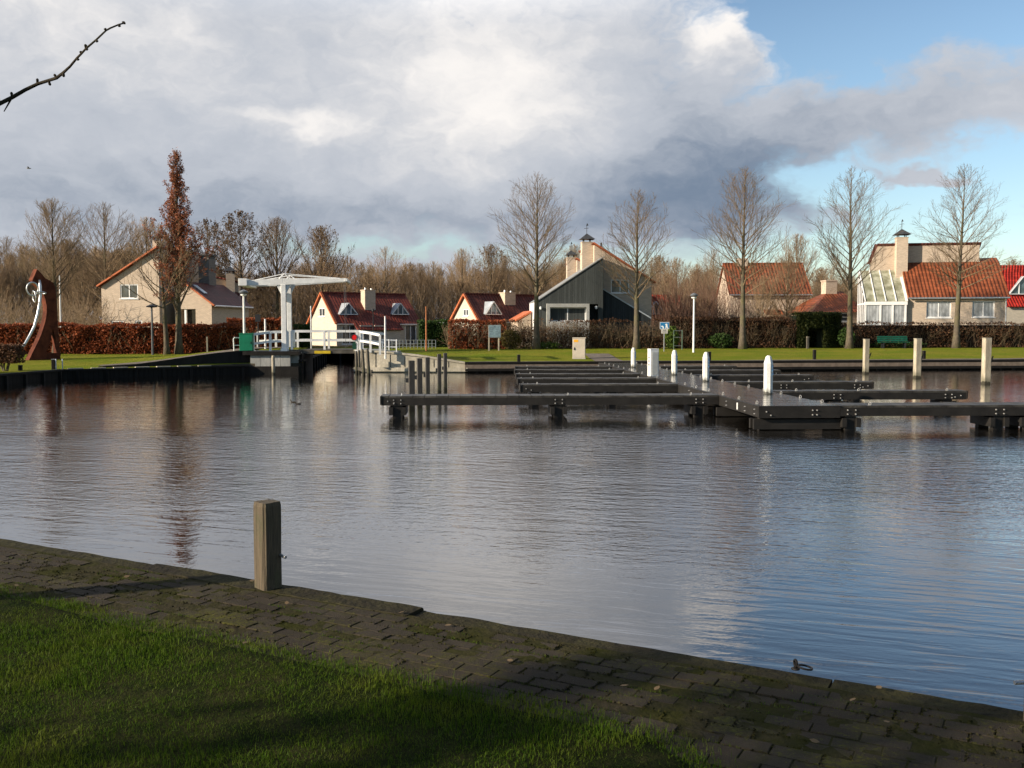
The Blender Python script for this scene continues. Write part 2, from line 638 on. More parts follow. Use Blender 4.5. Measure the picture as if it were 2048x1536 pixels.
M['curtain'] = glass_mat('curtained_glass', (0.32, 0.34, 0.36), 0.12, 26.0)
M['glass_green'] = pm('mossy_glass_panel', (0.27, 0.27, 0.17), 0.22, 0.35, 1.6, c2=(0.44, 0.44, 0.34), fine=0.25)
M['rust'] = pm('rusted_steel', (0.085, 0.025, 0.015), 0.85, 0.3, 2.2, 0.004, spec=.1, c2=(0.15, 0.046, 0.025), fine=0.2)
M['green_paint'] = pm('green_cabinet_paint', (0.012, 0.16, 0.085), 0.4, 0.15, 3)
M['bench_green'] = pm('green_bench_paint', (0.01, 0.09, 0.06), 0.5, 0.2, 5)
M['concrete'] = pm('mossy_concrete', (0.42, 0.38, 0.29), 0.85, 0.25, 1.4, 0.01, c2=(0.56, 0.51, 0.41), fine=0.35, stretch=(1, 1, .6))
M['concrete_grey'] = pm('grey_concrete_panels', (0.34, 0.34, 0.32), 0.8, 0.2, 1.2, 0.006, fine=0.3, stretch=(1, 1, .3))
M['timber_dark'] = pm('wet_dark_timber', (0.012, 0.0105, 0.009), 0.75, 0.4, 3, 0.01, fine=0.3, spec=.2, stretch=(1, 1, .4))
M['timber_grey'] = pm('weathered_grey_timber', (0.10, 0.09, 0.075), 0.8, 0.3, 3, 0.01, fine=0.35, stretch=(1, 1, .3))
M['timber_pale'] = pm('pale_weathered_timber', (0.42, 0.37, 0.28), 0.8, 0.25, 3, 0.008, fine=0.4, stretch=(1, 1, .3))
M['pile_pale'] = pm('pale_timber_pile', (0.42, 0.37, 0.28), 0.8, 0.28, 3, 0.008, fine=0.45, stretch=(1, 1, .3), wet=.22)
M['pile_grey'] = pm('grey_timber_pile', (0.13, 0.115, 0.09), 0.8, 0.3, 3, 0.01, fine=0.4, stretch=(1, 1, .3), wet=.3)
M['pile_black'] = pm('black_plastic_pile', (0.018, 0.0165, 0.015), 0.6, 0.3, 3, 0.004, fine=0.2)
M['recycled'] = pm('black_recycled_plastic', (0.018, 0.0165, 0.015), 0.55, 0.25, 3, 0.004, fine=0.2)
M['post_dark'] = pm('dark_grey_post', (0.065, 0.062, 0.058), 0.7, 0.25, 3, 0.006, fine=0.3, stretch=(1, 1, .3))
M['sticker_blue'] = pm('blue_sticker', (0.10, 0.22, 0.38), 0.4, 0.3, 12)
M['yellow'] = pm('yellow_sign', (0.65, 0.45, 0.03), 0.5, 0.15, 5)
M['orange_sticker'] = pm('orange_sticker', (0.75, 0.36, 0.03), 0.5, 0.12, 9)
M['orange_pole'] = pm('rusty_orange_paint', (0.32, 0.12, 0.05), 0.6, 0.3, 5)
M['lamp_grey'] = pm('lamp_hood', (0.10, 0.11, 0.12), 0.35, 0.15, 5)
M['sign_blue'] = pm('sign_blue', (0.02, 0.16, 0.36), 0.4, 0.08, 4)
M['board_grey'] = pm('faded_notice', (0.20, 0.28, 0.32), 0.5, 0.25, 5, fine=0.3)
M['cabinet'] = pm('beige_cabinet', (0.50, 0.44, 0.36), 0.55, 0.1, 2, fine=0.1)
M['bark'] = bark_mat('bark', (0.10, 0.082, 0.062), (0.13, 0.125, 0.05), 0.6)
M['twig'] = bark_mat('twig_bark', (0.175, 0.125, 0.082), (0.17, 0.14, 0.065), 0.4)
M['twig_red'] = bark_mat('red_twig_bark', (0.18, 0.105, 0.075), (0.10, 0.08, 0.05), 0.3)
M['twig_tan'] = bark_mat('tan_twig_bark', (0.245, 0.172, 0.108), (0.21, 0.165, 0.08), 0.4)
M['leaf_oak'] = leaf_mat('dry_oak_leaves', (0.17, 0.062, 0.04), (0.40, 0.15, 0.07))
M['leaf_beech'] = leaf_mat('dry_beech_leaves', (0.10, 0.026, 0.014), (0.36, 0.10, 0.036))
M['leaf_brown'] = leaf_mat('dry_brown_leaves', (0.055, 0.03, 0.018), (0.17, 0.085, 0.045))
M['leaf_wood'] = leaf_mat('catkins_and_dry_leaves', (0.075, 0.05, 0.032), (0.14, 0.085, 0.045))
M['leaf_green'] = leaf_mat('evergreen_leaves', (0.016, 0.034, 0.010), (0.06, 0.105, 0.024))
M['leaf_conifer'] = leaf_mat('conifer_sprays', (0.014, 0.024, 0.008), (0.062, 0.068, 0.018))
M['leaf_laurel'] = leaf_mat('laurel_leaves', (0.03, 0.06, 0.012), (0.12, 0.17, 0.03), rough=0.35)

# ================================================================ SETTING
import numpy as np


def sstep(a, b, x):
    t = max(0.0, min(1.0, (x - a) / (b - a)))
    return t * t * (3 - 2 * t)


# ---------------------------------------------------------------- water
def water_mat():
    m, nt, b = newmat('pond_water')
    geo = nt.nodes.new('ShaderNodeNewGeometry')
    x, y, z = xyz(nt, geo.outputs['Position'])
    # wind patches: sheltered by the banks, ruffled in the open middle
    wob = (noise(nt, vec(nt, x * 0.10, y * 0.16, 0.0), 1.0, 3, 0.5) - 0.5)
    yy = y + wob * 9.0
    open_ = yy.smooth(7.8, 13.0) * (1.0 - yy.smooth(14.0, 29.0) * 0.80) * (1.0 - yy.smooth(34.0, 46.0) * 0.55)
    right = (x * 0.1 + wob).smooth(-0.7, 0.7)
    patch = noise(nt, vec(nt, x * 0.13, y * 0.34, 4.0), 1.0, 4, 0.6, 0.5).smooth(0.34, 0.66)
    amp = 0.09 + open_ * (0.36 + 0.30 * right + 0.60 * patch)
    # long low ripples running along the near bank, and small cross ripples
    u = x * 0.312 + y * 0.95
    v = x * 0.95 - y * 0.312
    long_ = noise(nt, vec(nt, v * 0.9, u * 5.2, 0.0), 1.0, 2, 0.5, 0.6)
    mid = noise(nt, vec(nt, x * 4.6 + 3.0, y * 7.5, 1.0), 1.0, 3, 0.55, 0.4)
    small = noise(nt, vec(nt, x * 13.0, y * 20.0, 2.0), 1.0, 2, 0.5, 0.3)
    h = long_ * (0.006 + amp * 0.006) + mid * amp * 0.0155 + small * amp * 0.0062
    bp = nt.nodes.new('ShaderNodeBump')
    bp.inputs['Distance'].default_value = 1.0
    bp.inputs['Strength'].default_value = 1.0
    nt.links.new(h.v, bp.inputs['Height'])
    # dark peaty body under a mirror surface
    df = nt.nodes.new('ShaderNodeBsdfDiffuse')
    df.inputs['Color'].default_value = (0.010, 0.008, 0.005, 1)
    gl = nt.nodes.new('ShaderNodeBsdfGlossy')
    gl.inputs['Roughness'].default_value = 0.03
    gl.inputs['Color'].default_value = (0.93, 0.93, 0.94, 1)
    fr = nt.nodes.new('ShaderNodeFresnel')
    fr.inputs['IOR'].default_value = 1.75
    for q in (df, gl, fr):
        nt.links.new(bp.outputs[0], q.inputs['Normal'])
    ms = nt.nodes.new('ShaderNodeMixShader')
    nt.links.new((E(nt, fr.outputs[0]) * 1.48).mn(0.93).v, ms.inputs[0])
    nt.links.new(df.outputs[0], ms.inputs[1])
    nt.links.new(gl.outputs[0], ms.inputs[2])
    nt.nodes.remove(b)
    nt.links.new(ms.outputs[0], nt.nodes['Material Output'].inputs['Surface'])
    return m


M['water'] = water_mat()
tag(MB().add([(-300, -200, 0), (400, -200, 0), (400, 140, 0), (-300, 140, 0)], [(0, 1, 2, 3)]).build('water', M['water']),
    'dark rippled pond water reflecting cloud and blue sky', 'water', kind='structure')


# ---------------------------------------------------------------- far banks
def lawn_mat():
    m, nt, b = newmat('mown_lawn')
    geo = nt.nodes.new('ShaderNodeNewGeometry')
    p = geo.outputs['Position']
    x, y, z = xyz(nt, p)
    a = noise(nt, vec(nt, x * 0.35, y * 0.35, 0.0), 1.0, 5, 0.6)
    f = noise(nt, vec(nt, x * 5.0, y * 2.5, 0.0), 1.0, 5, 0.7)
    w_ = noise(nt, vec(nt, x * 0.9, y * 0.25, 3.0), 1.0, 4, 0.6)
    cs = mixc(nt, a.smooth(0.3, 0.7), (0.135, 0.18, 0.014), (0.22, 0.205, 0.028))
    cs = mixc(nt, w_.smooth(0.55, 0.8) * 0.55, cs, (0.20, 0.165, 0.045))
    cs = mixc(nt, f.smooth(0.4, 0.75) * 0.55, cs, (0.09, 0.125, 0.012))
    far = y.smooth(68.0, 80.0)
    cs = mixc(nt, far, cs, (0.07, 0.06, 0.03))
    nt.links.new(cs, b.inputs['Base Color'])
    b.inputs['Roughness'].default_value = 0.9
    b.inputs['Specular IOR Level'].default_value = 0.02
    bp = nt.nodes.new('ShaderNodeBump')
    bp.inputs['Distance'].default_value = 0.16
    g = noise(nt, vec(nt, x * 9.0, y * 9.0, 0.0), 1.0, 4, 0.7)
    nt.links.new(g.v, bp.inputs['Height'])
    nt.links.new(bp.outputs[0], b.inputs['Normal'])
    return m


M['lawn'] = lawn_mat()
M['soil'] = pm('damp_soil', (0.06, 0.05, 0.035), 0.95, 0.3, 1.5, 0.02)

LSH = [(-90, 26.0), (-34, 35.0), (-20.5, 37.6), (-20.0, 42.2), (-13.0, 46.9), (-10.5, 47.4)]
RSH = [(-8.0, 48.7), (-2.4, 48.4), (12.0, 50.4), (27.0, 52.3), (120.0, 64.0)]
CAN_L = [(-12.9, 66.0), (-10.5, 47.4)]
CAN_R = [(-10.4, 66.0), (-8.0, 48.7)]


def lerp_pl(pl, X):
    for (x0, y0), (x1, y1) in zip(pl, pl[1:]):
        if x0 <= X <= x1:
            return y0 + (y1 - y0) * (X - x0) / (x1 - x0)
    return pl[-1][1] if X > pl[-1][0] else pl[0][1]


def h_left(X, Y):
    h = 0.42 + 0.32 * sstep(42, 55, Y)
    d = Y - lerp_pl(LSH, X)
    ramp = sstep(-20.5, -13.0, X) * math.exp(-((Y - 49.5) / 4.2) ** 2) * sstep(0.6, 1.6, d)
    return h + 0.62 * ramp + 0.03 * mnoise.noise(Vector((X * .4, Y * .4, 0)))


def h_right(X, Y):
    h = 0.50 + 0.36 * sstep(50, 65, Y)
    ramp = (1 - sstep(-7.5, -2.2, X)) * math.exp(-((Y - 50.0) / 4.5) ** 2)
    return h + 0.50 * ramp + 0.03 * mnoise.noise(Vector((X * .4, Y * .4, 3)))


def strips(mb, xs, y0f, y1f, hf, rows=26):
    prev = None
    for X in xs:
        a, b = y0f(X), y1f(X)
        cur = []
        pts = [(X, a, -1.2)]
        for k in range(rows + 1):
            t = (k / rows) ** 1.8
            Y = a + (b - a) * t
            pts.append((X, Y, hf(X, Y)))
        o = len(mb.v)
        mb.v.extend(pts)
        cur = list(range(o, o + len(pts)))
        if prev:
            for k in range(len(pts) - 1):
                mb.f.append((prev[k], cur[k], cur[k + 1], prev[k + 1]))
                mb.m.append(0 if k else 1)
        prev = cur


def frange(a, b, n):
    return [a + (b - a) * k / n for k in range(n + 1)]


g = MB()
strips(g, frange(-90, -34, 8) + frange(-33, -20.5, 14) + [-20.0] + frange(-19.6, -13.0, 16), lambda X: lerp_pl(LSH, X) + .06, lambda X: 150, h_left)
strips(g, frange(-13.0, -10.5, 6), lambda X: lerp_pl(LSH, X) + .06, lambda X: 66.0 + (X + 12.9) / 2.4 * (47.6 - 66.0) if X > -12.9 else 66.0, h_left, 14)
strips(g, frange(-13.0, -10.3, 4), lambda X: 66.0, lambda X: 150, lambda X, Y: .8, 12)
strips(g, frange(-10.3, -8.0, 6), lambda X: 66.0 + (X + 10.4) / 2.4 * (48.75 - 66.0), lambda X: 150, lambda X, Y: h_right(X, Y) if Y < 64 else .82, 20)
strips(g, frange(-8.0, 0, 16) + frange(.5, 40, 50) + frange(44, 120, 12), lambda X: lerp_pl(RSH, X) + .06, lambda X: 150, h_right)
o = len(g.v)
g.v.extend([(-2500, 100, .70), (2500, 100, .70), (2500, 5000, .70), (-2500, 5000, .70)])
g.f.append((o, o + 1, o + 2, o + 3)); g.m.append(0)
tag(g.build('ground', [M['lawn'], M['soil']], smooth=True), 'far lawn banks around the pond', 'ground', kind='structure')

# paths on the far bank: the walk to the jetty, the ramp to the bridge, the quay strip
M['paving'] = pm('brown_paving', (0.15, 0.125, 0.10), 0.9, 0.25, 2.2, 0.01, fine=0.3)
pth = MB()


def ribbon(pts, w, hf, lift=.02):
    vs, fs = [], []
    for i, (X, Y) in enumerate(pts):
        a, b = pts[max(i - 1, 0)], pts[min(i + 1, len(pts) - 1)]
        d = Vector((b[0] - a[0], b[1] - a[1], 0)).normalized()
        n = Vector((-d.y, d.x, 0)) * (w / 2)
        for sgn in (1, -1):
            q = Vector((X, Y, 0)) + n * sgn
            vs.append((q.x, q.y, hf(q.x, q.y) + lift))
    for i in range(len(pts) - 1):
        fs.append((2 * i + 1, 2 * i + 3, 2 * i + 2, 2 * i))
    pth.add(vs, fs)


jw = [(5.15, 49.9 + k * .8) for k in range(11)]
ribbon([(X - .0 + .0 * k, Y) for k, (X, Y) in enumerate(jw)], 1.5, h_right, .03)
ribbon([(X, lerp_pl(RSH, X) + .75) for X in frange(-2.2, 60, 60)], .9, h_right, .022)
ribbon([(X, lerp_pl(LSH, X) + 2.6 + .04 * (X + 13)) for X in frange(-19.5, -11.5, 20)], 1.1, h_left, .03)
tag(pth.build('path', M['paving']), 'brown paved paths across the far banks', 'path', kind='structure')


# ---------------------------------------------------------------- quays and abutments
def quay(name, label, pts, z1, wall, cap, strip=None, posts=1.2, cap_h=.1, plank=False):
    root = thing(name, label, 'quay wall', (pts[0][0], pts[0][1], 0))
    o = Vector((pts[0][0], pts[0][1], 0))
    wb, cb, pb, sb = MB(), MB(), MB(), MB()
    for (x0, y0), (x1, y1) in zip(pts, pts[1:]):
        p, q = Vector((x0, y0, 0)) - o, Vector((x1, y1, 0)) - o
        d = (q - p).normalized()
        n = Vector((d.y, -d.x, 0))
        Z = Vector((0, 0, 1))
        zt = z1 - cap_h
        wb.prism([p + Z * -1, q + Z * -1, q + Z * zt, p + Z * zt], n * -.05)
        cb.beam(p - n * .03 + Z * (z1 - cap_h / 2), q - n * .03 + Z * (z1 - cap_h / 2), .26, cap_h)
        if strip:
            sb.beam(p + n * .05 + Z * (zt - .14), q + n * .05 + Z * (zt - .14), .10, .2)
            pb.beam(p + n * .09 + Z * (zt - .31), q + n * .09 + Z * (zt - .31), .18, .12)
        L = (q - p).length
        k = posts * .5
        while k < L and posts:
            c = p + d * k + n * .06
            pb.beam(c + Z * -.8, c + Z * (zt - .34 if strip else zt - .02), .12, .12)
            k += posts
    wb.build('planking', wall, root)
    cb.build('capping_beam', cap, root)
    pb.build('waling_and_piles', M['timber_dark'], root)
    if strip:
        sb.build('ledge', strip, root)
    return root


M['sheet'] = board_mat('dark_sheet_piling', (0.014, 0.0125, 0.011), 0.3, 'xy', .8)
M['strip_brown'] = pm('brown_brick_ledge', (0.20, 0.155, 0.12), 0.85, 0.25, 3, 0.01, fine=0.3)
quay('quay_wall', 'dark timber quay wall with brown ledge along the sunlit far lawn', RSH[1:4] + [(90, 60.2)], .55, M['sheet'], M['timber_dark'], M['strip_brown'])
ql = quay('quay_wall', 'shaded dark timber quay wall below the rusty sculpture', LSH[2:5], .44, M['sheet'], M['timber_dark'], None, 1.25, .08)
quay('quay_wall', 'shaded quay wall turning off beside the clipped dark shrub', [LSH[0], LSH[1], LSH[2]], .46, M['sheet'], M['timber_dark'], None, 1.6)
# lit board ends on the left quay: a landing strip of separate pale boards
lb = MB()
p, q = Vector((*LSH[3], 0)), Vector((*LSH[4], 0))
d = (q - p).normalized(); n = Vector((d.y, -d.x, 0))
k = .25
while k < 6.9:
    c = p + d * k - n * .03
    lb.beam(c + Vector((0, 0, .462)) - n * .0, c + d * .62 + Vector((0, 0, .462)), .22, .04)
    k += .95
lb.build('coping_board', M['timber_pale'], ql).location = -Vector((*LSH[2], 0))

# sloping shaded retaining wall up to the bridge
rw = MB()
p0, p1 = Vector((-19.0, 43.6, 0)), Vector((-12.9, 47.35, 0))
for i in range(12):
    a, b = p0.lerp(p1, i / 12), p0.lerp(p1, (i + 1) / 12)
    za, zb = .50 + .66 * sstep(0, 1, i / 12), .50 + .66 * sstep(0, 1, (i + 1) / 12)
    rw.prism([(a.x, a.y, .2), (b.x, b.y, .2), (b.x, b.y, zb), (a.x, a.y, za)], (-.07, .13, 0))
tag(rw.build('retaining_wall', M['timber_dark']), 'dark sloping retaining wall climbing to the white bridge', 'wall')

# abutments of the bridge
ab = thing('bridge_abutment', 'grey panelled abutment under the left end of the white bridge', 'abutment', (-12.95, 47.0, 0), R(4))
m = MB()
for k in range(4):
    m.box(k * .49, k * .49 + .475, 0, .3, .38, .93)
m.build('panel', M['concrete_grey'], ab)
MB().box(-.15, 2.35, -.08, .5, -.9, .36).build('footing', M['timber_dark'], ab)
MB().box(-.35, 2.4, -.12, .55, .94, 1.12).build('bearing_beam', M['timber_dark'], ab)
MB().box(-.3, 2.3, .32, 4.2, -.9, 1.06).build('core', M['concrete_grey'], ab)
m = MB()
m.prism([(2.32, .55, -.9), (2.32, 4.5, -.9), (2.32, 4.5, 1.0), (2.32, .55, 1.0)], (.12, 0, 0))
m.build('side_wall', M['timber_dark'], ab)

ab = thing('bridge_abutment', 'sunlit mossy concrete abutment and wing wall right of the bridge', 'abutment', (-8.05, 48.75, 0), R(-3))
m = MB()
m.wall((0, 0, -1), (1, 0, 0), (0, 0, 1), (0, -1, 0), [(0, 0), (5.75, 0), (5.75, 1.50), (4.3, 1.72), (3.2, 1.88), (1.6, 2.06), (0, 2.16)])
m.prism([(0, .01, -1), (5.75, .01, -1), (5.75, .01, .48), (3.2, .01, .86), (1.6, .01, 1.04), (0, .01, 1.14)], (0, .3, 0))
m.build('wing_wall', M['concrete'], ab)
m = MB()
m.box(-.05, 5.8, -.14, -.02, .06, .26)
m.build('ledge', M['concrete'], ab)
m = MB()
for a, b in (((-.06, 1.18), (1.6, 1.09)), ((1.6, 1.09), (3.2, .92)), ((3.2, .92), (5.8, .52))):
    m.prism([(a[0], -.06, a[1]), (b[0], -.06, b[1]), (b[0], -.06, b[1] - .09), (a[0], -.06, a[1] - .09)], (0, .45, 0))
m.build('coping', M['concrete'], ab)
MB().box(.02, 1.7, .32, 4.0, -.9, 1.02).build('core', M['concrete_grey'], ab)
for k in range(7):
    MB().box(.75 * k + .3, .75 * k + .325, -.015, -.004, .27, 1.1 - .09 * k).build('joint', M['timber_dark'], ab)
# canal sides beyond the bridge
quay('canal_wall', 'dark timber canal wall running back under the bridge on the left', [CAN_L[1], CAN_L[0], (-10.4, 66.0)], .7, M['sheet'], M['timber_dark'], None, 2.0)
quay('canal_wall', 'dark timber canal wall running back under the bridge on the right', [CAN_R[0], CAN_R[1]], .7, M['sheet'], M['timber_dark'], None, 2.0)

# ---------------------------------------------------------------- near bank: lawn, paved walk, timber edge
ZP = 0.5
EA, EB = atZ(0, 1074, ZP), atZ(2048, 1416, ZP)
ED = (EB - EA).normalized()
EN = Vector((-ED.y, ED.x, 0))          # towards the water


def nb(s, t, z=0.0):
    """near-bank coordinates: s along the edge, t inland from it"""
    return EA + ED * s - EN * t + Vector((0, 0, z))


SC = (atZ(1440, 1478, ZP) - EA).dot(ED)   # the lawn ends here in a rounded corner and the walk widens


def lawn_edge(s):
    return 1.05 + 1.4 * max(0.0, s - SC + .35) ** 2 * (1 if s < SC + 3 else 9)


PW = 1.05                               # walk width incl. the timber edge
g = MB()
vs, fs = [], []
S = frange(-60, -8, 8) + frange(-7, 6, 26) + frange(6.15, 14, 52) + frange(14.5, 24, 19) + frange(28, 90, 8)
T = [.20, .22, PW + .02, PW + .1] + frange(PW + .2, 5, 38) + frange(5.2, 10, 16) + [14, 20, 40, 90, 300]
for s_ in S:
    for t_ in T:
        p = nb(s_, t_)
        z = -.06 if t_ <= lawn_edge(s_) + .05 else .012 + .02 * mnoise.noise(Vector((p.x * 1.1, p.y * 1.1, 0))) + .012 * mnoise.noise(Vector((p.x * 3, p.y * 3, 7)))
        vs.append((p.x, p.y, ZP + (z if t_ > .21 else -1.4)))
nT = len(T)
for i in range(len(S) - 1):
    for j in range(nT - 1):
        fs.append((i * nT + j, i * nT + j + 1, (i + 1) * nT + j + 1, (i + 1) * nT + j))
g.add(vs, fs)
M['near_soil'] = pm('dark_turf_soil', (0.016, 0.026, 0.006), 0.95, 0.35, 5, 0.02, spec=.02, c2=(0.028, 0.028, 0.010))
tag(g.build('near_bank', M['near_soil'], smooth=True), 'near bank of turf and soil', 'ground', kind='structure')


def paver_mat():
    m, nt, b = newmat('worn_paving_bricks')
    geo = nt.nodes.new('ShaderNodeNewGeometry')
    p = geo.outputs['Position']
    r = E(nt, geo.outputs['Random Per Island'])
    n1 = noise(nt, p, 1.7, 6, 0.65)
    n2 = noise(nt, p, 11.0, 6, 0.7)
    n3 = noise(nt, p, 160.0, 3, 0.7)
    cs = mixc(nt, r * 0.7 + n2 * 0.3, (0.031, 0.025, 0.018), (0.050, 0.041, 0.030))
    cs = mixc(nt, n2.smooth(0.45, 0.7) * 0.5, cs, (0.028, 0.025, 0.021))
    cs = mixc(nt, n3.smooth(0.55, 0.8) * 0.5, cs, (0.11, 0.10, 0.09))
    moss = (n1 * 0.55 + n2 * 0.5).smooth(0.50, 0.63)
    cs = mixc(nt, moss * 0.6, cs, (0.046, 0.043, 0.013))
    mf = (noise(nt, p, 45.0, 4, 0.7) * 0.6 + n1 * 0.45).smooth(0.56, 0.64)
    cs = mixc(nt, mf * 0.7, cs, (0.075, 0.075, 0.012))
    nt.links.new(cs, b.inputs['Base Color'])
    b.inputs['Roughness'].default_value = 0.9
    b.inputs['Specular IOR Level'].default_value = 0.08
    bp = nt.nodes.new('ShaderNodeBump')
    bp.inputs['Distance'].default_value = 0.012
    nt.links.new((n2 * 0.9 + n3 * 0.5).v, bp.inputs['Height'])
    nt.links.new(bp.outputs[0], b.inputs['Normal'])
    return m


M['paver'] = paver_mat()
rng = random.Random(5)
pv = MB()
rows = 8
rh = (PW - .22) / rows
for j in range(48):
    s_ = -8 + (.1 if j % 2 else 0)
    while s_ < 20:
        t0 = .215 + j * rh
        L = .205
        if t0 + rh > lawn_edge(s_ + .2) + .12:
            s_ += L
            continue
        z = rng.gauss(0, .0018) + .008 * mnoise.noise(Vector((s_ * .9, j * .5, 0))) - (.004 if rng.random() < .05 else 0)
        ta, tb = rng.gauss(0, .004), rng.gauss(0, .007)
        g_ = .003
        c = []
        ang = rng.gauss(0, .012)
        for (du, dv) in ((g_, g_), (L - g_, g_), (L - g_, rh - g_), (g_, rh - g_)):
            uu, vv = du - L / 2, dv - rh / 2
            uu, vv = uu - vv * ang, vv + uu * ang
            c.append((uu, vv))
        base = [nb(s_ + L / 2 + u_, t0 + rh / 2 + v_, -.07) for u_, v_ in c]
        top = [nb(s_ + L / 2 + u_, t0 + rh / 2 + v_, z + u_ * ta + v_ * tb - .003) for u_, v_ in c]
        ins = [nb(s_ + L / 2 + u_ * .975, t0 + rh / 2 + v_ * .955, z + u_ * ta + v_ * tb) for u_, v_ in c]
        pv.add(base + top + ins, [(0, 3, 7, 4), (1, 0, 4, 5), (2, 1, 5, 6), (3, 2, 6, 7), (4, 7, 11, 8), (5, 4, 8, 9), (6, 5, 9, 10), (7, 6, 10, 11), (8, 11, 10, 9)])
        s_ += L
tag(pv.build('pavement', M['paver']), 'mossy walk of worn paving bricks along the near bank', 'path', kind='structure')
# moss and fines filling the joints
M['moss'] = pm('joint_moss', (0.050, 0.052, 0.012), 0.95, 0.4, 3.5, 0.015, spec=.03, c2=(0.044, 0.036, 0.024), fine=0.4)
mo = MB()
vs, fs = [], []
for S2, T2 in ((frange(-8, SC - .6, 640), frange(.17, PW + .12, 34)), (frange(SC - .6, 18, 330), frange(.17, 5.0, 150))):
    vs, fs = [], []
    for s_ in S2:
        for t_ in T2:
            p = nb(s_, t_)
            k = .45 * mnoise.noise(Vector((p.x * 2.1, p.y * 2.1, 1.0))) + .75 * mnoise.noise(Vector((p.x * 11, p.y * 11, 2.0)))
            vs.append((p.x, p.y, ZP - .0022 + .0055 * k - (.08 if t_ > lawn_edge(s_) + .16 else 0)))
    nT = len(T2)
    for i in range(len(S2) - 1):
        for j in range(nT - 1):
            fs.append((i * nT + j, i * nT + j + 1, (i + 1) * nT + j + 1, (i + 1) * nT + j))
    mo.add(vs, fs)
# little cushions of moss standing in the joints
for k in range(26000):
    if rng.random() < .5:
        s_, t_ = rng.uniform(-3, 14.5), .215 + rh * rng.randint(0, rows) + rng.gauss(0, .007)
    else:
        j = rng.randrange(rows)
        s_, t_ = -8 + (.1 if j % 2 else 0) + .205 * rng.randint(25, 108) + rng.gauss(0, .006), .215 + rh * (j + rng.random())
    p = nb(s_, t_)
    if mnoise.noise(Vector((p.x * 1.6, p.y * 1.6, 3.0))) + .6 * mnoise.noise(Vector((p.x * 7, p.y * 7, 5.0))) + rng.gauss(0, .18) < .10:
        continue
    mo.leaf((p.x, p.y, ZP + rng.uniform(-.002, .006)), rng.uniform(.008, .02), rng)
tag(mo.build('moss', M['moss'], smooth=True), 'moss and grit between the paving bricks', 'moss', kind='stuff')

# timber edge: planks with rotten gaps
edge = thing('quay_edging', 'old mossy timber edging between the brick walk and the water', 'edging', EA)
M['edge_wood'] = pm('mossy_edge_timber', (0.036, 0.030, 0.022), 0.9, 0.4, 2.5, 0.025, spec=.08, c2=(0.045, 0.042, 0.016), fine=0.4)
tb, fb = MB(), MB()
s_ = -30
while s_ < 40:
    L = rng.uniform(2.2, 3.0)
    n = 26
    vs, fs = [], []
    dz = rng.gauss(0, .006)
    for i in range(n + 1):
        u = s_ + (L - .012) * i / n
        rag = .012 * mnoise.noise(Vector((u * 6, 1, 0))) + .006 * mnoise.noise(Vector((u * 25, 1, 0)))
        rag2 = .02 * mnoise.noise(Vector((u * 5, 9, 0))) + .012 * mnoise.noise(Vector((u * 21, 4, 0)))
        if mnoise.noise(Vector((u * 1.3, 33, 0))) > .42: rag2 -= .045
        top = dz + .008 * mnoise.noise(Vector((u * 4, 5, 0)))
        for (t_, z) in ((-.0 + rag, -.30), (-.0 + rag, top - .012), (.015 + rag, top), (.19 + rag2, top - .004), (.2 + rag2, top - .02), (.2 + rag2, -.12)):
            p = nb(u, t_, z) - EA
            vs.append(p)
    for i in range(n):
        for j in range(5):
            fs.append((i * 6 + j, i * 6 + j + 1, (i + 1) * 6 + j + 1, (i + 1) * 6 + j))
    fs += [tuple(range(6)), tuple(n * 6 + k for k in range(5, -1, -1))]
    tb.add(vs, fs)
    s_ += L
tb.build('edge_beam', M['edge_wood'], edge)
for k in range(120):
    u = -30 + k * .55
    fb.beam(nb(u, .02, -1.5) - EA, nb(u, .02, -.1) - EA, .5, .05, up=tuple(ED))
fb.build('sheet_boards', M['timber_dark'], edge)


# ---------------------------------------------------------------- near grass blades
def grass_mat():
    m, nt, b = newmat('grass_blades')
    geo = nt.nodes.new('ShaderNodeNewGeometry')
    p = geo.outputs['Position']
    x, y, z = xyz(nt, p)
    f = noise(nt, vec(nt, x * 130, y * 130, 0.0), 1.0, 1, 0.5)
    a = noise(nt, vec(nt, x, y, 0.0), 2.2, 4, 0.6)
    cs = mixc(nt, f.smooth(0.3, 0.7), (0.024, 0.066, 0.004), (0.088, 0.132, 0.010))
    cs = mixc(nt, a.smooth(0.45, 0.72) * 0.6, cs, (0.115, 0.13, 0.016))
    cs = mixc(nt, f.smooth(0.66, 0.74) * 0.7, cs, (0.15, 0.13, 0.05))
    nt.links.new(cs, b.inputs['Base Color'])
    b.inputs['Roughness'].default_value = 0.5
    b.inputs['Specular IOR Level'].default_value = 0.06
    tr = nt.nodes.new('ShaderNodeBsdfTranslucent')
    nt.links.new(cs, tr.inputs[0])
    ms = nt.nodes.new('ShaderNodeMixShader')
    ms.inputs[0].default_value = 0.3
    nt.links.new(b.outputs[0], ms.inputs[1])
    nt.links.new(tr.outputs[0], ms.inputs[2])
    nt.links.new(ms.outputs[0], nt.nodes['Material Output'].inputs['Surface'])
    return m


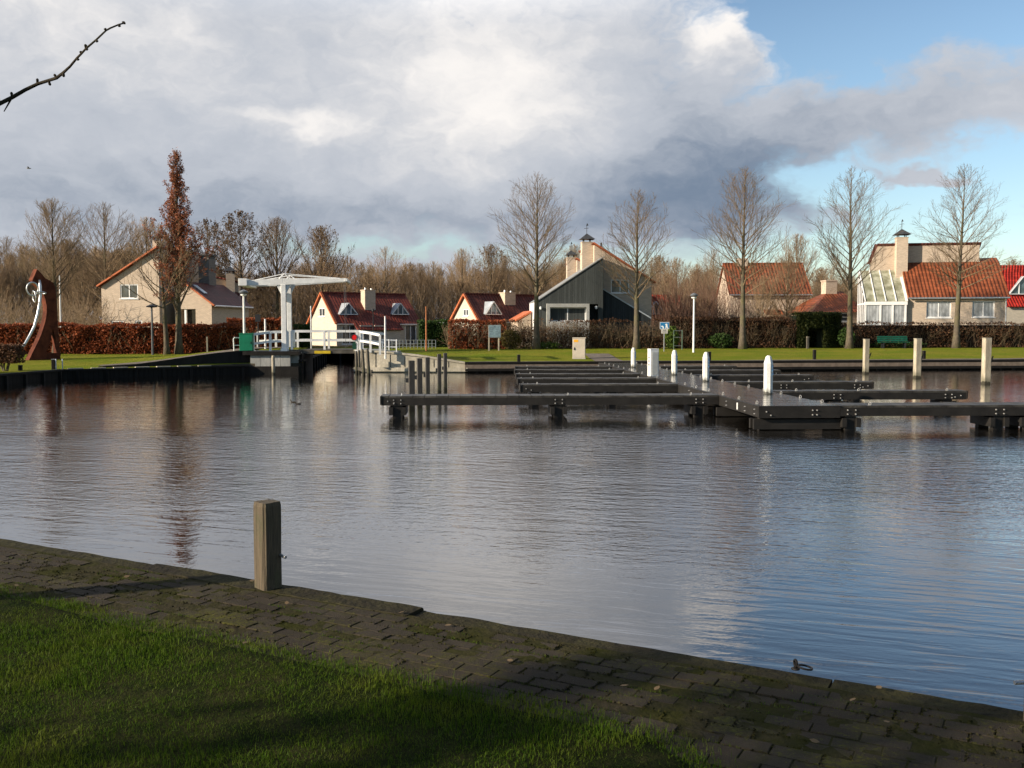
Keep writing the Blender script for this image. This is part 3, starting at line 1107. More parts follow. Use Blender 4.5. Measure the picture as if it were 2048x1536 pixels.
def blades(name, P, H, W, rs, mat):
    n = len(P)
    th = rs.uniform(0, 2 * np.pi, n)
    side = np.stack([np.cos(th), np.sin(th), np.zeros(n)], 1)
    ph = rs.uniform(0, 2 * np.pi, n)
    ln = rs.gamma(2.0, .22, n)
    lean = np.stack([np.cos(ph) * ln, np.sin(ph) * ln, np.zeros(n)], 1)
    up = np.array([0, 0, 1.0])
    w, h = W[:, None], H[:, None]
    v = np.empty((n, 5, 3), np.float32)
    v[:, 0], v[:, 1] = P - side * w, P + side * w
    mid = P + up * h * .6 + lean * h * .3
    v[:, 2], v[:, 3] = mid + side * w * .7, mid - side * w * .7
    v[:, 4] = P + up * h * (1 - .22 * np.minimum(ln, 1.5))[:, None] + lean * h * .95
    me = bpy.data.meshes.new(name)
    me.vertices.add(n * 5)
    me.vertices.foreach_set('co', v.reshape(-1))
    idx = (np.arange(n) * 5)[:, None] + np.array([[0, 1, 2, 0, 2, 3, 3, 2, 4]])
    me.loops.add(n * 9)
    me.loops.foreach_set('vertex_index', idx.reshape(-1).astype(np.int32))
    me.polygons.add(n * 3)
    me.polygons.foreach_set('loop_start', (np.arange(n * 3) * 3).astype(np.int32))
    me.polygons.foreach_set('loop_total', np.full(n * 3, 3, np.int32))
    me.update(calc_edges=True)
    me.materials.append(mat)
    o = bpy.data.objects.new(name, me)
    col.objects.link(o)
    return o


M['grass'] = grass_mat()
rs = np.random.RandomState(3)
pts = []
N = 0
ea, ed, en = np.array(EA), np.array(ED), np.array(EN)
for dens, smin, smax, tmin, tmax in ((11500, -2.5, 13.5, PW - .12, 4.4), (1600, -12, -2.5, PW - .1, 5.0), (1600, 13.5, 20, PW - .1, 5.0), (700, -12, 20, 4.4, 8)):
    n = int(dens * (smax - smin) * (tmax - tmin))
    s_ = rs.uniform(smin, smax, n)
    t_ = rs.uniform(tmin, tmax, n)
    lim = np.array([lawn_edge(a) for a in s_]) - .02 + .09 * np.array([mnoise.noise(Vector((a * 1.9, 0, 0))) for a in s_[:]]) + .05 * rs.normal(size=n)
    k = t_ > lim
    s_, t_ = s_[k], t_[k]
    p = ea + ed * s_[:, None] - en * t_[:, None]
    p[:, 2] = ZP - .002
    pts.append(p)
# stray blades rooted in the joints of the walk
s_, t_ = rs.uniform(-3, 14, 30000), .215 + rh * rs.randint(0, rows + 1, 30000) + rs.normal(0, .006, 30000)
keep = np.array([mnoise.noise(Vector((a * 1.3, b * 4.0, 8.0))) + .25 * (b / PW) > .34 for a, b in zip(s_, t_)])
p = ea + ed * s_[keep][:, None] - en * t_[keep][:, None]
p[:, 2] = ZP - .004
n_stray = len(p)
pts.append(p)
P = np.concatenate(pts)
cl = np.array([mnoise.noise(Vector((a * 1.8, b * 1.8, 0))) + .7 * mnoise.noise(Vector((a * 6, b * 6, 4))) for a, b in P[:, :2]])
H = np.clip(.030 + .017 * cl + rs.normal(0, .009, len(P)), .010, .10)
H *= np.where(rs.uniform(size=len(P)) < .03, 1.5, 1.0)
H[-n_stray:] *= .45
W = rs.uniform(.0009, .0019, len(P))
tag(blades('grass', P, H, W, rs, M['grass']), 'short shaded green grass of the near bank', 'grass', kind='stuff')

# ================================================================ TREES, HEDGES, SHRUBS
def perp(d, rng):
    a = Vector((rng.gauss(0, 1), rng.gauss(0, 1), rng.gauss(0, 1)))
    return d.cross(a).normalized()


def path_from(p, d, L, n, rng, wander, up):
    pts = [p.copy()]
    d = d.copy()
    for k in range(n):
        d = (d + Vector((rng.gauss(0, wander), rng.gauss(0, wander), rng.gauss(0, wander) + up))).normalized()
        p = p + d * (L / n)
        pts.append(p)
    return pts


def at_path(pts, t):
    k = t * (len(pts) - 1)
    i = min(int(k), len(pts) - 2)
    f = k - i
    return pts[i].lerp(pts[i + 1], f), (pts[i + 1] - pts[i]).normalized()


def bare_tree(seed, H, r0, cb, Rmax, n1=42, n2=9, n3=6, a_low=62, a_top=22, prof=None, up1=.10, lean=(0, 0), twig=.0065, trunk_split=None,
              wander=.05, sub=(.30, .55), leaves=0, leaf_size=.1, leaf_t=.4, r1=.42, sub_ang=38):
    """returns trunk MB, crown MB, leaf MB"""
    rng = random.Random(seed)
    tk, cr, lf = MB(), MB(), MB()
    n = 14
    pts, rad = [], []
    wx = wy = 0.0
    for k in range(n + 1):
        t = k / n
        wx += rng.gauss(0, .012) * H * .12
        wy += rng.gauss(0, .012) * H * .12
        pts.append(Vector((wx * t + lean[0] * t * H, wy * t + lean[1] * t * H, H * t * .985)))
        flare = 1 + .55 * math.exp(-t * 28)
        rad.append(max(twig, r0 * flare * (1 - t) ** 1.05 + .006))
    pts[0].z = -.15
    tk.tube(pts, rad, 10)
    prof = prof or (lambda t: (math.sin(math.pi * min(1, (t * .82 + .18)) ** .8)) ** .8)
    az = rng.uniform(0, 6.28)
    tips = []
    for i in range(n1):
        u = (i + rng.uniform(-.4, .4)) / n1
        u = max(0.0, min(.985, u)) ** 1.05
        t = cb + (1 - cb) * u
        p, d = at_path(pts, min(.995, t))
        az += 2.4 + rng.gauss(0, .35)
        ang = R(a_low + (a_top - a_low) * u + rng.gauss(0, 6))
        dv = Vector((math.cos(az) * math.sin(ang), math.sin(az) * math.sin(ang), math.cos(ang)))
        L = Rmax * prof(u) / max(.45, math.sin(ang)) * rng.uniform(.72, 1.12)
        L = max(min(L, H * (1 - t) * .80 + .25), .03 * H)
        rb = max(twig * 1.3, min(rad[min(n, int(t * n))] * r1, L * .016))
        lp = path_from(p, dv, L, 7, rng, wander, up1)
        cr.tube(lp, [rb * (1 - .88 * k / 7) + twig * .3 for k in range(8)], 5, cap=False)
        m2 = max(3, int(n2 * min(1, .35 + L / Rmax * .7)))
        m3 = max(2, int(n3 * min(1, .4 + L / Rmax * .7)))
        for j in range(m2):
            s_ = .16 + .84 * (j + rng.random()) / m2
            q, qd = at_path(lp, min(.99, s_))
            sd = (qd * math.cos(R(sub_ang)) + perp(qd, rng) * math.sin(R(sub_ang)) + Vector((0, 0, .18))).normalized()
            l2 = L * rng.uniform(*sub) * (1.1 - .55 * s_)
            r2 = max(twig, rb * .42 * (1 - .5 * s_))
            sp = path_from(q, sd, l2, 4, rng, wander * 1.6, up1 * .9)
            cr.tube(sp, [r2 * (1 - .7 * k / 4) + twig * .2 for k in range(5)], 3, cap=False)
            for k in range(m3):
                w_ = .15 + .85 * (k + rng.random()) / m3
                e, ed_ = at_path(sp, min(.99, w_))
                td = (ed_ * .8 + perp(ed_, rng) * .6 + Vector((0, 0, .15))).normalized()
                l3 = l2 * rng.uniform(.25, .5) * (1.15 - .5 * w_) + .06
                tp = path_from(e, td, l3, 2, rng, wander * 2, up1)
                cr.tube(tp, [twig, twig * .75, twig * .45], 3, cap=False)
                tips.append((tp[1], tp[2]))
    if leaves:
        for k in range(leaves):
            a, b = tips[rng.randrange(len(tips))]
            if leaf_t < 1 and rng.random() > max(.0, 1 - a.z / H) ** .8 * 1.25 + .07:
                continue
            q = a.lerp(b, rng.random()) + Vector((rng.gauss(0, .06), rng.gauss(0, .06), rng.gauss(0, .06)))
            lf.leaf(q, leaf_size * rng.uniform(.6, 1.3), rng)
    k = H / max(p_[2] for p_ in cr.v)
    for b_ in (tk, cr, lf):
        b_.v = [(p_[0], p_[1], p_[2] * k if p_[2] > 0 else p_[2]) for p_ in b_.v]
    return tk, cr, lf


def put_tree(name, label, loc, parts, bark, twig, leaf=None, group=None, rz=0.0, cat='tree', scale=None):
    t = thing(name, label, cat, loc, rz, group)
    if scale: t.scale = scale
    tk, cr, lf = parts
    tk.build('trunk', bark, t, smooth=True)
    cr.build('crown', twig, t, smooth=True)
    if lf.v:
        lf.build('dry_leaves', leaf, t)
    return t


def gz(X, Y):
    return (h_left(X, Y) if X < -11.5 else h_right(X, Y))


# ---------------------------------------------------------------- five young trees in the row on the right lawn
row = [(1073, 64.0, 342, 'tallest near the grey wedge house, left of the cabinet', 11, 2.55), (1273, 64.5, 378, 'in front of the pale brick wall, right of the grey wedge', 12, 2.2),
       (1485, 65.0, 330, 'before the orange roof, right of the white lamp', 13, 2.6), (1699, 66.5, 331, 'in front of the glass conservatory', 14, 2.5),
       (1912, 67.0, 325, 'between the two windows of the orange roofed house', 15, 2.65)]
for i_, (px, Y, top, where, seed, rad) in enumerate(row):
    X = X_at(px, Y)
    z = gz(X, Y)
    H = atY(px, top, Y).z - z
    parts = bare_tree(seed, H, .21, .30, rad * 1.28, n1=(60, 48, 62, 52, 56)[i_], n2=12, n3=6, a_low=(54, 46, 58, 50, 62)[i_], a_top=(28, 34, 24, 32, 28)[i_], up1=.025, sub=(.28, .5), twig=.0062, r1=.30, wander=.035, lean=((.012, 0) if px == 1912 else (rng.gauss(0, .004), 0)),
                      prof=lambda u: (1 - u) ** .85 * (.74 + .26 * min(1, u * 3)) * 1.2)
    put_tree('bare_tree', 'bare young lawn tree ' + where, (X, Y, z), parts, M['bark'], M['twig'], group='bare trees in a row on the far lawn')

# ---------------------------------------------------------------- left bank trees
X, Y = X_at(358, 56), 56.0
parts = bare_tree(21, atY(358, 298, Y).z - gz(X, Y),  .19, .19, 1.12, n1=54, n2=8, n3=5, a_low=26, a_top=12, up1=.03, sub=(.25, .42), sub_ang=26, wander=.07,
                  prof=lambda u: (1.5 if u < .28 else 1.0) * (1 - u) ** .45 * 1.0 + .10, leaves=36000, leaf_size=.098)
put_tree('columnar_oak', 'tall narrow oak still holding its brown leaves', (X, Y, gz(X, Y)), parts, M['bark'], M['twig'], M['leaf_oak'])
X, Y = X_at(334, 55.5), 55.5
parts = bare_tree(22, 7.6, .15, .36, 3.0, n1=30, n2=9, n3=5, a_low=66, a_top=28, up1=.10, lean=(-.045, 0), prof=lambda u: (1 - u) ** .5 * .9 + .12)
put_tree('bare_tree', 'small leaning tree with arching bare branches beside the narrow oak', (X, Y, gz(X, Y)), parts, M['bark'], M['twig'])
X, Y = X_at(112, 54), 54.0
parts = bare_tree(23, atY(105, 392, Y).z - gz(X, Y), .17, .36, 2.2, n1=56, n2=11, n3=6, a_low=54, a_top=18, up1=.04, r1=.32, prof=lambda u: (1 - u) ** .55 + .05)
put_tree('bare_tree', 'bare tree standing just behind the rusty sculpture', (X, Y, gz(X, Y)), parts, M['bark'], M['twig'])

# ---------------------------------------------------------------- the wood behind the houses
kinds = []
for seed, cfg in enumerate((
        dict(H=13.0, r0=.24, cb=.26, Rmax=5.0, n1=50, n2=11, n3=6, a_low=62, a_top=26, up1=.05, r1=.32, prof=lambda u: (math.sin(math.pi * (u * .8 + .2))) ** .6),
        dict(H=12.0, r0=.20, cb=.20, Rmax=3.0, n1=46, n2=10, n3=6, a_low=44, a_top=12, up1=.10, prof=lambda u: (math.sin(math.pi * (u * .85 + .15))) ** .5),
        dict(H=12.5, r0=.24, cb=.18, Rmax=3.4, n1=50, n2=10, n3=6, a_low=70, a_top=36, up1=.05, prof=lambda u: (math.sin(math.pi * (u * .8 + .2))) ** .55, leaves=5200, leaf_size=.16, leaf_t=1),
        dict(H=11.0, r0=.18, cb=.14, Rmax=3.3, n1=46, n2=10, n3=7, a_low=50, a_top=16, up1=.12, prof=lambda u: (math.sin(math.pi * (u * .75 + .25))) ** .5, leaves=1500, leaf_size=.15, leaf_t=1),
        dict(H=8.5, r0=.13, cb=.06, Rmax=2.9, n1=48, n2=9, n3=6, a_low=52, a_top=18, up1=.10, prof=lambda u: (math.sin(math.pi * (u * .75 + .25))) ** .5),
)):
    parts = bare_tree(seed + 41, twig=.010, **cfg)
    kinds.append((parts, cfg['H']))
tw = [M['twig_tan'], M['twig_tan'], M['twig'], M['twig_tan'], M['twig_tan']]
protos = []
for k, (parts, Hk) in enumerate(kinds):
    tk, cr, lf = parts
    protos.append((tk.build('trunk', M['bark'], smooth=True), cr.build('crown', tw[k], smooth=True), lf.build('dry_leaves', M['leaf_wood']) if lf.v else None, Hk))
used_proto = set()


def wood_tree(name, label, px, top, Y, k, width=1.0, group=None, crown_mat=None, rz=None):
    tko, cro, lfo, Hk = protos[k]
    X = X_at(px, Y)
    z = .78
    s_ = (atY(px, top, Y).z - z) / Hk
    t = thing(name, label, 'tree', (X, Y, z), rng.uniform(0, 6.28) if rz is None else rz, group)
    t.scale = (s_ * width, s_ * width, s_)
    for src in (tko, cro, lfo):
        if src is None:
            continue
        if (k, src.name) in used_proto:
            c = src.copy()
            col.objects.link(c)
        else:
            used_proto.add((k, src.name))
            c = src
        c.parent = t
    return t


rng = random.Random(77)
GW = 'bare trees of the wood behind the houses'
for nm, lab, px, top, Y, k, w in (
        ('bare_tree', 'broad round bare tree left of the tall brick gable', 215, 400, 84, 0, 1.0),
        ('bare_tree', 'bare tree between the round tree and the narrow oak', 297, 428, 90, 1, .95),
        ('alder_tree', 'smaller brown alder right of the narrow oak', 418, 437, 92, 2, .75),
        ('alder_tree', 'dense brown alder behind the dark chimneys', 484, 420, 90, 2, .95),
        ('bare_tree', 'upright bare tree above the left end of the bridge beam', 556, 428, 94, 1, 1.1),
        ('bare_tree', 'bare tree with a few dark leaves above the bridge beam', 645, 446, 90, 3, 1.05),
        ('bare_tree', 'pale bare tree behind the chimney of the left gabled house', 772, 490, 104, 0, .9),
        ('bare_tree', 'slim bare tree rising left of the white gabled house', 925, 492, 100, 1, .8),
        ('bare_tree', 'bare tree left of the young lawn tree by the wedge house', 982, 484, 96, 3, .9),
        ('bare_tree', 'bare tree behind the two brick chimneys', 1150, 484, 110, 1, 1.0),
        ('bare_tree', 'reddish bare tree right of the wedge house', 1352, 508, 92, 4, 1.0),
        ('bare_tree', 'bare tree left of the orange roof', 1425, 494, 98, 0, .8),
        ('garden_tree', 'spreading bare garden tree before the orange roof wall', 1573, 500, 78, 4, 1.05),
        ('garden_tree', 'low knotted bare garden tree before the orange roof wall', 1524, 545, 77, 4, 1.0),
        ('bare_tree', 'tall bare tree peeping over the orange roof', 1590, 462, 112, 1, 1.0),
        ('bare_tree', 'bare tree behind the conservatory', 1665, 520, 100, 0, 1.0),
        ('bare_tree', 'bare tree behind the bright red roof', 2022, 515, 110, 3, 1.0)):
    wood_tree(nm, lab, px, top, Y, k, w)
# fillers, near and far rows
for x in range(-140, 2300, 34):
    if 1740 < x < 1960:
        continue
    for rowY, lo, hi in ((100, 520, 562), (109, 512, 552), (118, 506, 540)):
        px = x + rng.uniform(-14, 14)
        lift = 34 if px > 1650 else (-40 if px < 330 else (14 if 1330 < px else 0))
        top = rng.uniform(lo, hi) + lift
        k = rng.choice((0, 1, 1, 3, 3, 4, 4)) if rowY > 110 else rng.choice((1, 3, 4, 4))
        if px < 520: zone = 'behind the red hedge and the brick gable house'
        elif px < 900: zone = 'behind the bridge and the left gabled house'
        elif px < 1330: zone = 'behind the wedge house'
        elif px < 1750: zone = 'behind the orange roof'
        else: zone = 'behind the conservatory house'
        wood_tree('bare_tree', 'one of the close-set bare brown trees ' + zone, px, top, rowY + rng.uniform(-6, 6), k, rng.uniform(.85, 1.15), GW + ' ' + zone.replace('behind ', 'at '))


# undergrowth: tangled stems behind the gardens
def thicket(name, label, px0, px1, Y, top, n, mat, zb=.75, dY=4.0, seed=1):
    rg = random.Random(seed)
    m_ = MB()
    for k in range(n):
        px = rg.uniform(px0, px1)
        yy = Y + rg.uniform(-dY, dY)
        X = X_at(px, yy)
        hh = (atY(px, top, yy).z - zb) * rg.uniform(.45, 1.05)
        d = Vector((rg.gauss(0, .35), rg.gauss(0, .35), 1)).normalized()
        pt = path_from(Vector((X, yy, zb)), d, hh, 4, rg, .12, .02)
        m_.tube(pt, [.022, .016, .012, .010, .006], 3, cap=False)
        for j in range(5):
            q, qd = at_path(pt, rg.uniform(.25, .98))
            e = path_from(q, (qd + perp(qd, rg) * .8).normalized(), hh * rg.uniform(.12, .3), 2, rg, .15, .05)
            m_.tube(e, [.010, .008, .005], 3, cap=False)
    return tag(m_.build(name, mat, smooth=True), label, 'undergrowth', kind='stuff')


thicket('undergrowth', 'tangle of bare brown undergrowth in the wood', -160, 1760, 93, 575, 2000, M['twig'], dY=6, seed=2)
thicket('undergrowth', 'tan bare undergrowth behind the bridge houses', 480, 1100, 99, 555, 1100, M['twig_tan'], dY=4, seed=3)
thicket('undergrowth', 'reddish scrub right of the wedge house', 1310, 1480, 84, 540, 420, M['twig_red'], dY=4, seed=4)
thicket('undergrowth', 'brown scrub behind the conservatory hedge', 1600, 1760, 86, 560, 260, M['twig'], dY=4, seed=5)
thicket('undergrowth', 'brown scrub behind the left red hedge', -120, 215, 66, 590, 700, M['twig'], dY=5, seed=6)


# ---------------------------------------------------------------- hedges
def hedge(name, label, p0, p1, depth, z0, h, leaf, n, size, seed, core=None, twigs=0, twig=None, gap=0.0, cat='hedge', shape=None, bare_top=0.0):
    rg = random.Random(seed)
    p0, p1 = Vector((*p0, z0)), Vector((*p1, z0))
    d = (p1 - p0)
    L = d.length
    d.normalize()
    nrm = Vector((d.y, -d.x, 0))
    root = thing(name, label, cat, p0)
    lf, tw_, cb_ = MB(), MB(), MB()
    k = 0
    while k < n:
        s_ = rg.uniform(0, L)
        f = rg.random()
        if f < .62:      # front
            t_, z = rg.gauss(0, .07), rg.uniform(0.02, h)
        elif f < .84:    # top
            t_, z = rg.uniform(0, depth), h + rg.gauss(0, .05)
        else:            # back
            t_, z = depth + rg.gauss(0, .07), rg.uniform(0, h)
        nz = mnoise.noise(Vector((s_ * .55, z * .9, seed * 3.1)))
        if gap and nz > .55 - gap and rg.random() < .85:
            k += 1
            continue
        if bare_top and z > h * (1 - bare_top) and rg.random() < .55:
            k += 1
            continue
        hh = .16 * mnoise.noise(Vector((s_ * .6, 0, seed))) + .05 * mnoise.noise(Vector((s_ * 3, 0, seed)))
        q = d * s_ - nrm * (t_ + .16 * mnoise.noise(Vector((s_ * 1.2, z * 1.4, seed)))) + Vector((0, 0, z + hh * z / h))
        lf.leaf(q, size * rg.uniform(.6, 1.35), rg)
        k += 1
    for k in range(twigs):
        s_ = rg.uniform(0, L)
        q = d * s_ - nrm * rg.uniform(.0, depth)
        pt = path_from(q, Vector((rg.gauss(0, .3), rg.gauss(0, .2), 1)).normalized(), h * rg.uniform(.6, 1.06), 4, rg, .16, .04)
        tw_.tube(pt, [.016, .012, .010, .007, .005], 3, cap=False)
        for j in range(4):
            a, ad = at_path(pt, rg.uniform(.2, .97))
            e = path_from(a, (ad + perp(ad, rg)).normalized(), h * rg.uniform(.1, .26), 2, rg, .2, .05)
            tw_.tube(e, [.008, .006, .004], 3, cap=False)
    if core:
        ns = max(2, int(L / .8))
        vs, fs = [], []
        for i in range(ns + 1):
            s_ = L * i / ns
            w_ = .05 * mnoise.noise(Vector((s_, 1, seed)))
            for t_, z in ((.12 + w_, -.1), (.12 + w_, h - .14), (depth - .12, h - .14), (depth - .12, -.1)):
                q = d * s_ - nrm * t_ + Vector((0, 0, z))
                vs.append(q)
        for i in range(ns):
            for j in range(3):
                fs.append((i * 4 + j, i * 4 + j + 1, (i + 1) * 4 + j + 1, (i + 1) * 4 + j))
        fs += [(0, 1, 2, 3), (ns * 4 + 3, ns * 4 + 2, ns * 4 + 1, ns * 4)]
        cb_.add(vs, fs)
        cb_.build('inner_core', core, root)  # solid dark block filling the inside of the hedge
    lf.build('foliage', leaf, root)
    if twigs:
        tw_.build('stems', twig or M['twig'], root, smooth=True)
    return root


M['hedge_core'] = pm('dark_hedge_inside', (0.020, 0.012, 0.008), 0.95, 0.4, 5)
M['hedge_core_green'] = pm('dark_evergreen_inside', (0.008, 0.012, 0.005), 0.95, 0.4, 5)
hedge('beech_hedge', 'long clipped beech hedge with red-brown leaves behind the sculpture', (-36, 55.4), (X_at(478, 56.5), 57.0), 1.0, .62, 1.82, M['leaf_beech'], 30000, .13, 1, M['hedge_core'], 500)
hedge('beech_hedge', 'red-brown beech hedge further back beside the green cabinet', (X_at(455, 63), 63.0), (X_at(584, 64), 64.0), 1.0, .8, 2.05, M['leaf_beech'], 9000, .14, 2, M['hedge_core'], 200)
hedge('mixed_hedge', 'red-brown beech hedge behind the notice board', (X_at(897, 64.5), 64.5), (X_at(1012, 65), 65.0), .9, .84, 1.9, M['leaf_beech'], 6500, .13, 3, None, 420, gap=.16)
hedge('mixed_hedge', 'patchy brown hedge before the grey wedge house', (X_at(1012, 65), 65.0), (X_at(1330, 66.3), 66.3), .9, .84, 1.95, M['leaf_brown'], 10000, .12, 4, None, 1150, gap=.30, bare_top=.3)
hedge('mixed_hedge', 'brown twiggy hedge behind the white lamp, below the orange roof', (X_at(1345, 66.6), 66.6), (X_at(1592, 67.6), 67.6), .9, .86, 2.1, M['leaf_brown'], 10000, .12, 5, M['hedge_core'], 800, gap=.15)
hedge('yew_hedge', 'clipped yew hedge with a dark arched opening', (X_at(1593, 67.5), 67.5), (X_at(1616, 67.6), 67.6), 1.1, .86, 2.45, M['leaf_conifer'], 3200, .12, 6, M['hedge_core_green'], 0)
hedge('yew_hedge', 'narrow clipped yew block right of the dark arched opening', (X_at(1645, 67.8), 67.8), (X_at(1683, 68.0), 68.0), 1.1, .86, 2.5, M['leaf_conifer'], 4200, .12, 7, M['hedge_core_green'], 0)
hedge('yew_hedge', 'yew growth bridging the top of the dark arched opening', (X_at(1616, 67.6), 67.65), (X_at(1646, 67.8), 67.8), 1.0, 2.3, 1.05, M['leaf_conifer'], 2600, .12, 8, M['hedge_core_green'], 0)
hedge('yew_hedge', 'dark yew block added behind the arched opening to darken it', (X_at(1606, 69.3), 69.3), (X_at(1656, 69.4), 69.4), .8, .86, 2.3, M['leaf_conifer'], 1500, .12, 12, M['hedge_core_green'], 0)  # block added only so the arched opening reads dark
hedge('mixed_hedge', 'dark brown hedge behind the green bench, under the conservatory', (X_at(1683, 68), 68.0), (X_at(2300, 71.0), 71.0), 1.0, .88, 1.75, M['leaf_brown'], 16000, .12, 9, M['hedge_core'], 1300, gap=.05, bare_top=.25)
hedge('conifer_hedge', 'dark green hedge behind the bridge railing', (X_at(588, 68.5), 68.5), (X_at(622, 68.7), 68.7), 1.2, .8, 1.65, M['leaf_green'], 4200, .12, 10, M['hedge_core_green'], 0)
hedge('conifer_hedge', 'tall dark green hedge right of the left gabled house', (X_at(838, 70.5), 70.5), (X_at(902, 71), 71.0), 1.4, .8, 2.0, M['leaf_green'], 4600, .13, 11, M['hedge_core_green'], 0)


def bush(name, label, c, rx, ry, h, leaf, n, size, seed, core=None, stems=6, z0=0.0, box=False, cat='shrub'):
    rg = random.Random(seed)
    root = thing(name, label, cat, c)
    lf, st = MB(), MB()
    for k in range(n):
        while True:
            a, b, e = rg.uniform(-1, 1), rg.uniform(-1, 1), rg.uniform(-1, 1)
            r = max(abs(a), abs(b), abs(e)) if box else math.sqrt(a * a + b * b + e * e)
            if r < 1 and (r > .45 or rg.random() < .4):
                break
        nz = .16 * mnoise.noise(Vector((a * 2.3, b * 2.3, e * 2.3 + seed)))
        s_ = 1 + nz * 1.6
        q = Vector((a * rx * s_, b * ry * s_, z0 + (e * .5 + .5) * (h - z0) * (1 + nz * .5)))
        lf.leaf(q, size * rg.uniform(.6, 1.4), rg)
    for k in range(stems):
        a = rg.uniform(0, 6.28)
        pt = path_from(Vector((.12 * rx * math.cos(a), .12 * ry * math.sin(a), -.05)), Vector((.5 * rx / h * math.cos(a), .5 * ry / h * math.sin(a), 1)).normalized(), h * .8, 4, rg, .1, .03)
        st.tube(pt, [.035, .03, .024, .018, .01], 5, cap=False)
    lf.build('foliage', leaf, root)
    st.build('stems', M['bark'], root, smooth=True)
    return root


bush('clipped_shrub', 'dark clipped shrub on bare stems at the left shore', (X_at(10, 41), 41.0, .42), .68, .5, 1.15, M['leaf_brown'], 2600, .11, 31, stems=9, z0=.35, box=True)
bush('laurel_bush', 'bright green laurel bush beside the dog sign', (X_at(1343, 65.2), 65.2, .84), .52, .45, 1.6, M['leaf_laurel'], 1900, .13, 32)
bush('evergreen_bush', 'low dark evergreen bush right of the white lamp', (X_at(1440, 66.3), 66.2, .85), .9, .5, 1.1, M['leaf_green'], 1400, .12, 33)
bush('evergreen_bush', 'low evergreen growth right of the yew block', (X_at(1690, 67.6), 67.4, .86), .6, .5, 1.5, M['leaf_green'], 1300, .12, 34)
bush('pale_shrub', 'olive shrub right of the notice board', (X_at(1022, 64.0), 64.2, .84), .75, .5, 1.35, leaf_mat('olive_leaves', (.06, .05, .015), (.16, .12, .035)), 1300, .12, 35)
bush('evergreen_bush', 'green ground growth at the foot of the lawn tree by the cabinet', (X_at(1095, 64.3), 64.3, .84), .9, .4, .55, M['leaf_laurel'], 700, .10, 36)
bush('evergreen_bush', 'low green growth under the bench hedge', (X_at(1800, 67.6), 67.9, .86), 2.2, .3, .5, M['leaf_green'], 900, .10, 37)

# ---------------------------------------------------------------- trees left of the view: they shade the near bank and the left shore
def sunpos(d, p):
    return (SUN_H.x * d + SUN_H.y * p, SUN_H.y * d - SUN_H.x * p)


def evergreen(label, d, p, h, r, n, seed, z0=1.2, size=.3):
    X, Y = sunpos(d, p)
    b = bush('evergreen_tree', label, (X, Y, .5), r, r, h, M['leaf_green'], n, size, seed, stems=3, z0=z0, cat='tree')
    b['group'] = 'evergreens standing left of the near bank, outside the view'
    return b


for args in (('dark bushy evergreen off to the left of the near bank', 15, 2.7, 11.0, 2.0, 1500, 51), ('second bushy evergreen off to the left of the near bank', 18, 1.0, 12.5, 2.4, 1700, 52),
             ('third bushy evergreen off to the left of the near bank', 15, -1.6, 11.0, 2.2, 1500, 53), ('fourth bushy evergreen off to the left of the near bank', 20, -4.2, 12.0, 2.4, 2300, 54)):
    evergreen(*args)
for lab, X, Y, h, r, sd in (('tall evergreen on the left shore, outside the view', -30.5, 33.0, 7.0, 3.0, 56), ('round evergreen on the left shore, outside the view', -25.5, 36.5, 4.6, 2.2, 57)):
    bush('evergreen_tree', lab, (X, Y, .42), r, r, h, M['leaf_green'], 3000, .3, sd, stems=3, z0=.8, cat='tree')

# ================================================================ HOUSES
def frame_window(parent, O, U, V, N, rect, fm, gm, nv=1, nh=0, reveal=.10, bar=.07, name='window', sill=True, label=None):
    """window: frame bars set in the reveal, one pane sheet behind them"""
    O, U, V, N = Vector(O), Vector(U), Vector(V), Vector(N)
    u0, u1, v0, v1 = rect
    f, p, s_ = MB(), MB(), MB()

    def bar_(a0, a1, b0, b1, d0, d1, mb):
        pts = [O + U * a + V * b + N * n for n in (d0, d1) for a, b in ((a0, b0), (a1, b0), (a1, b1), (a0, b1))]
        mb.add(pts, ((0, 1, 2, 3), (7, 6, 5, 4), (0, 4, 5, 1), (1, 5, 6, 2), (2, 6, 7, 3), (3, 7, 4, 0)))
    e = .002
    d0, d1 = -reveal + .015, -reveal + .075
    bar_(u0 + e, u0 + bar, v0 + e, v1 - e, d0, d1, f)
    bar_(u1 - bar, u1 - e, v0 + e, v1 - e, d0, d1, f)
    bar_(u0 + bar, u1 - bar, v0 + e, v0 + bar, d0, d1, f)
    bar_(u0 + bar, u1 - bar, v1 - bar, v1 - e, d0, d1, f)
    for k in range(nv):
        c = u0 + (u1 - u0) * (k + 1) / (nv + 1)
        bar_(c - bar * .5, c + bar * .5, v0 + bar, v1 - bar, d0, d1 - .005, f)
    for k in range(nh):
        c = v0 + (v1 - v0) * (k + 1) / (nh + 1)
        bar_(u0 + bar, u1 - bar, c - bar * .4, c + bar * .4, d0, d1 - .01, f)
    w = f.build(name, fm, parent)
    bar_(u0 + bar * .5, u1 - bar * .5, v0 + bar * .5, v1 - bar * .5, d0 + .01, d0 + .025, p)
    p.build('pane', gm, w)
    if sill:
        bar_(u0 - .05, u1 + .05, v0 - .06, v0 - .003, -reveal + .02, .06, s_)
        s_.build('sill', fm, w)
    if label: w['label'] = label
    return w


def slab(mb, a, b, c, d, t):
    """roof slab under the quad a b c d (counter-clockwise from outside)"""
    a, b, c, d = map(Vector, (a, b, c, d))
    n = (b - a).cross(d - a).normalized()
    mb.prism([a, b, c, d], -n * t)


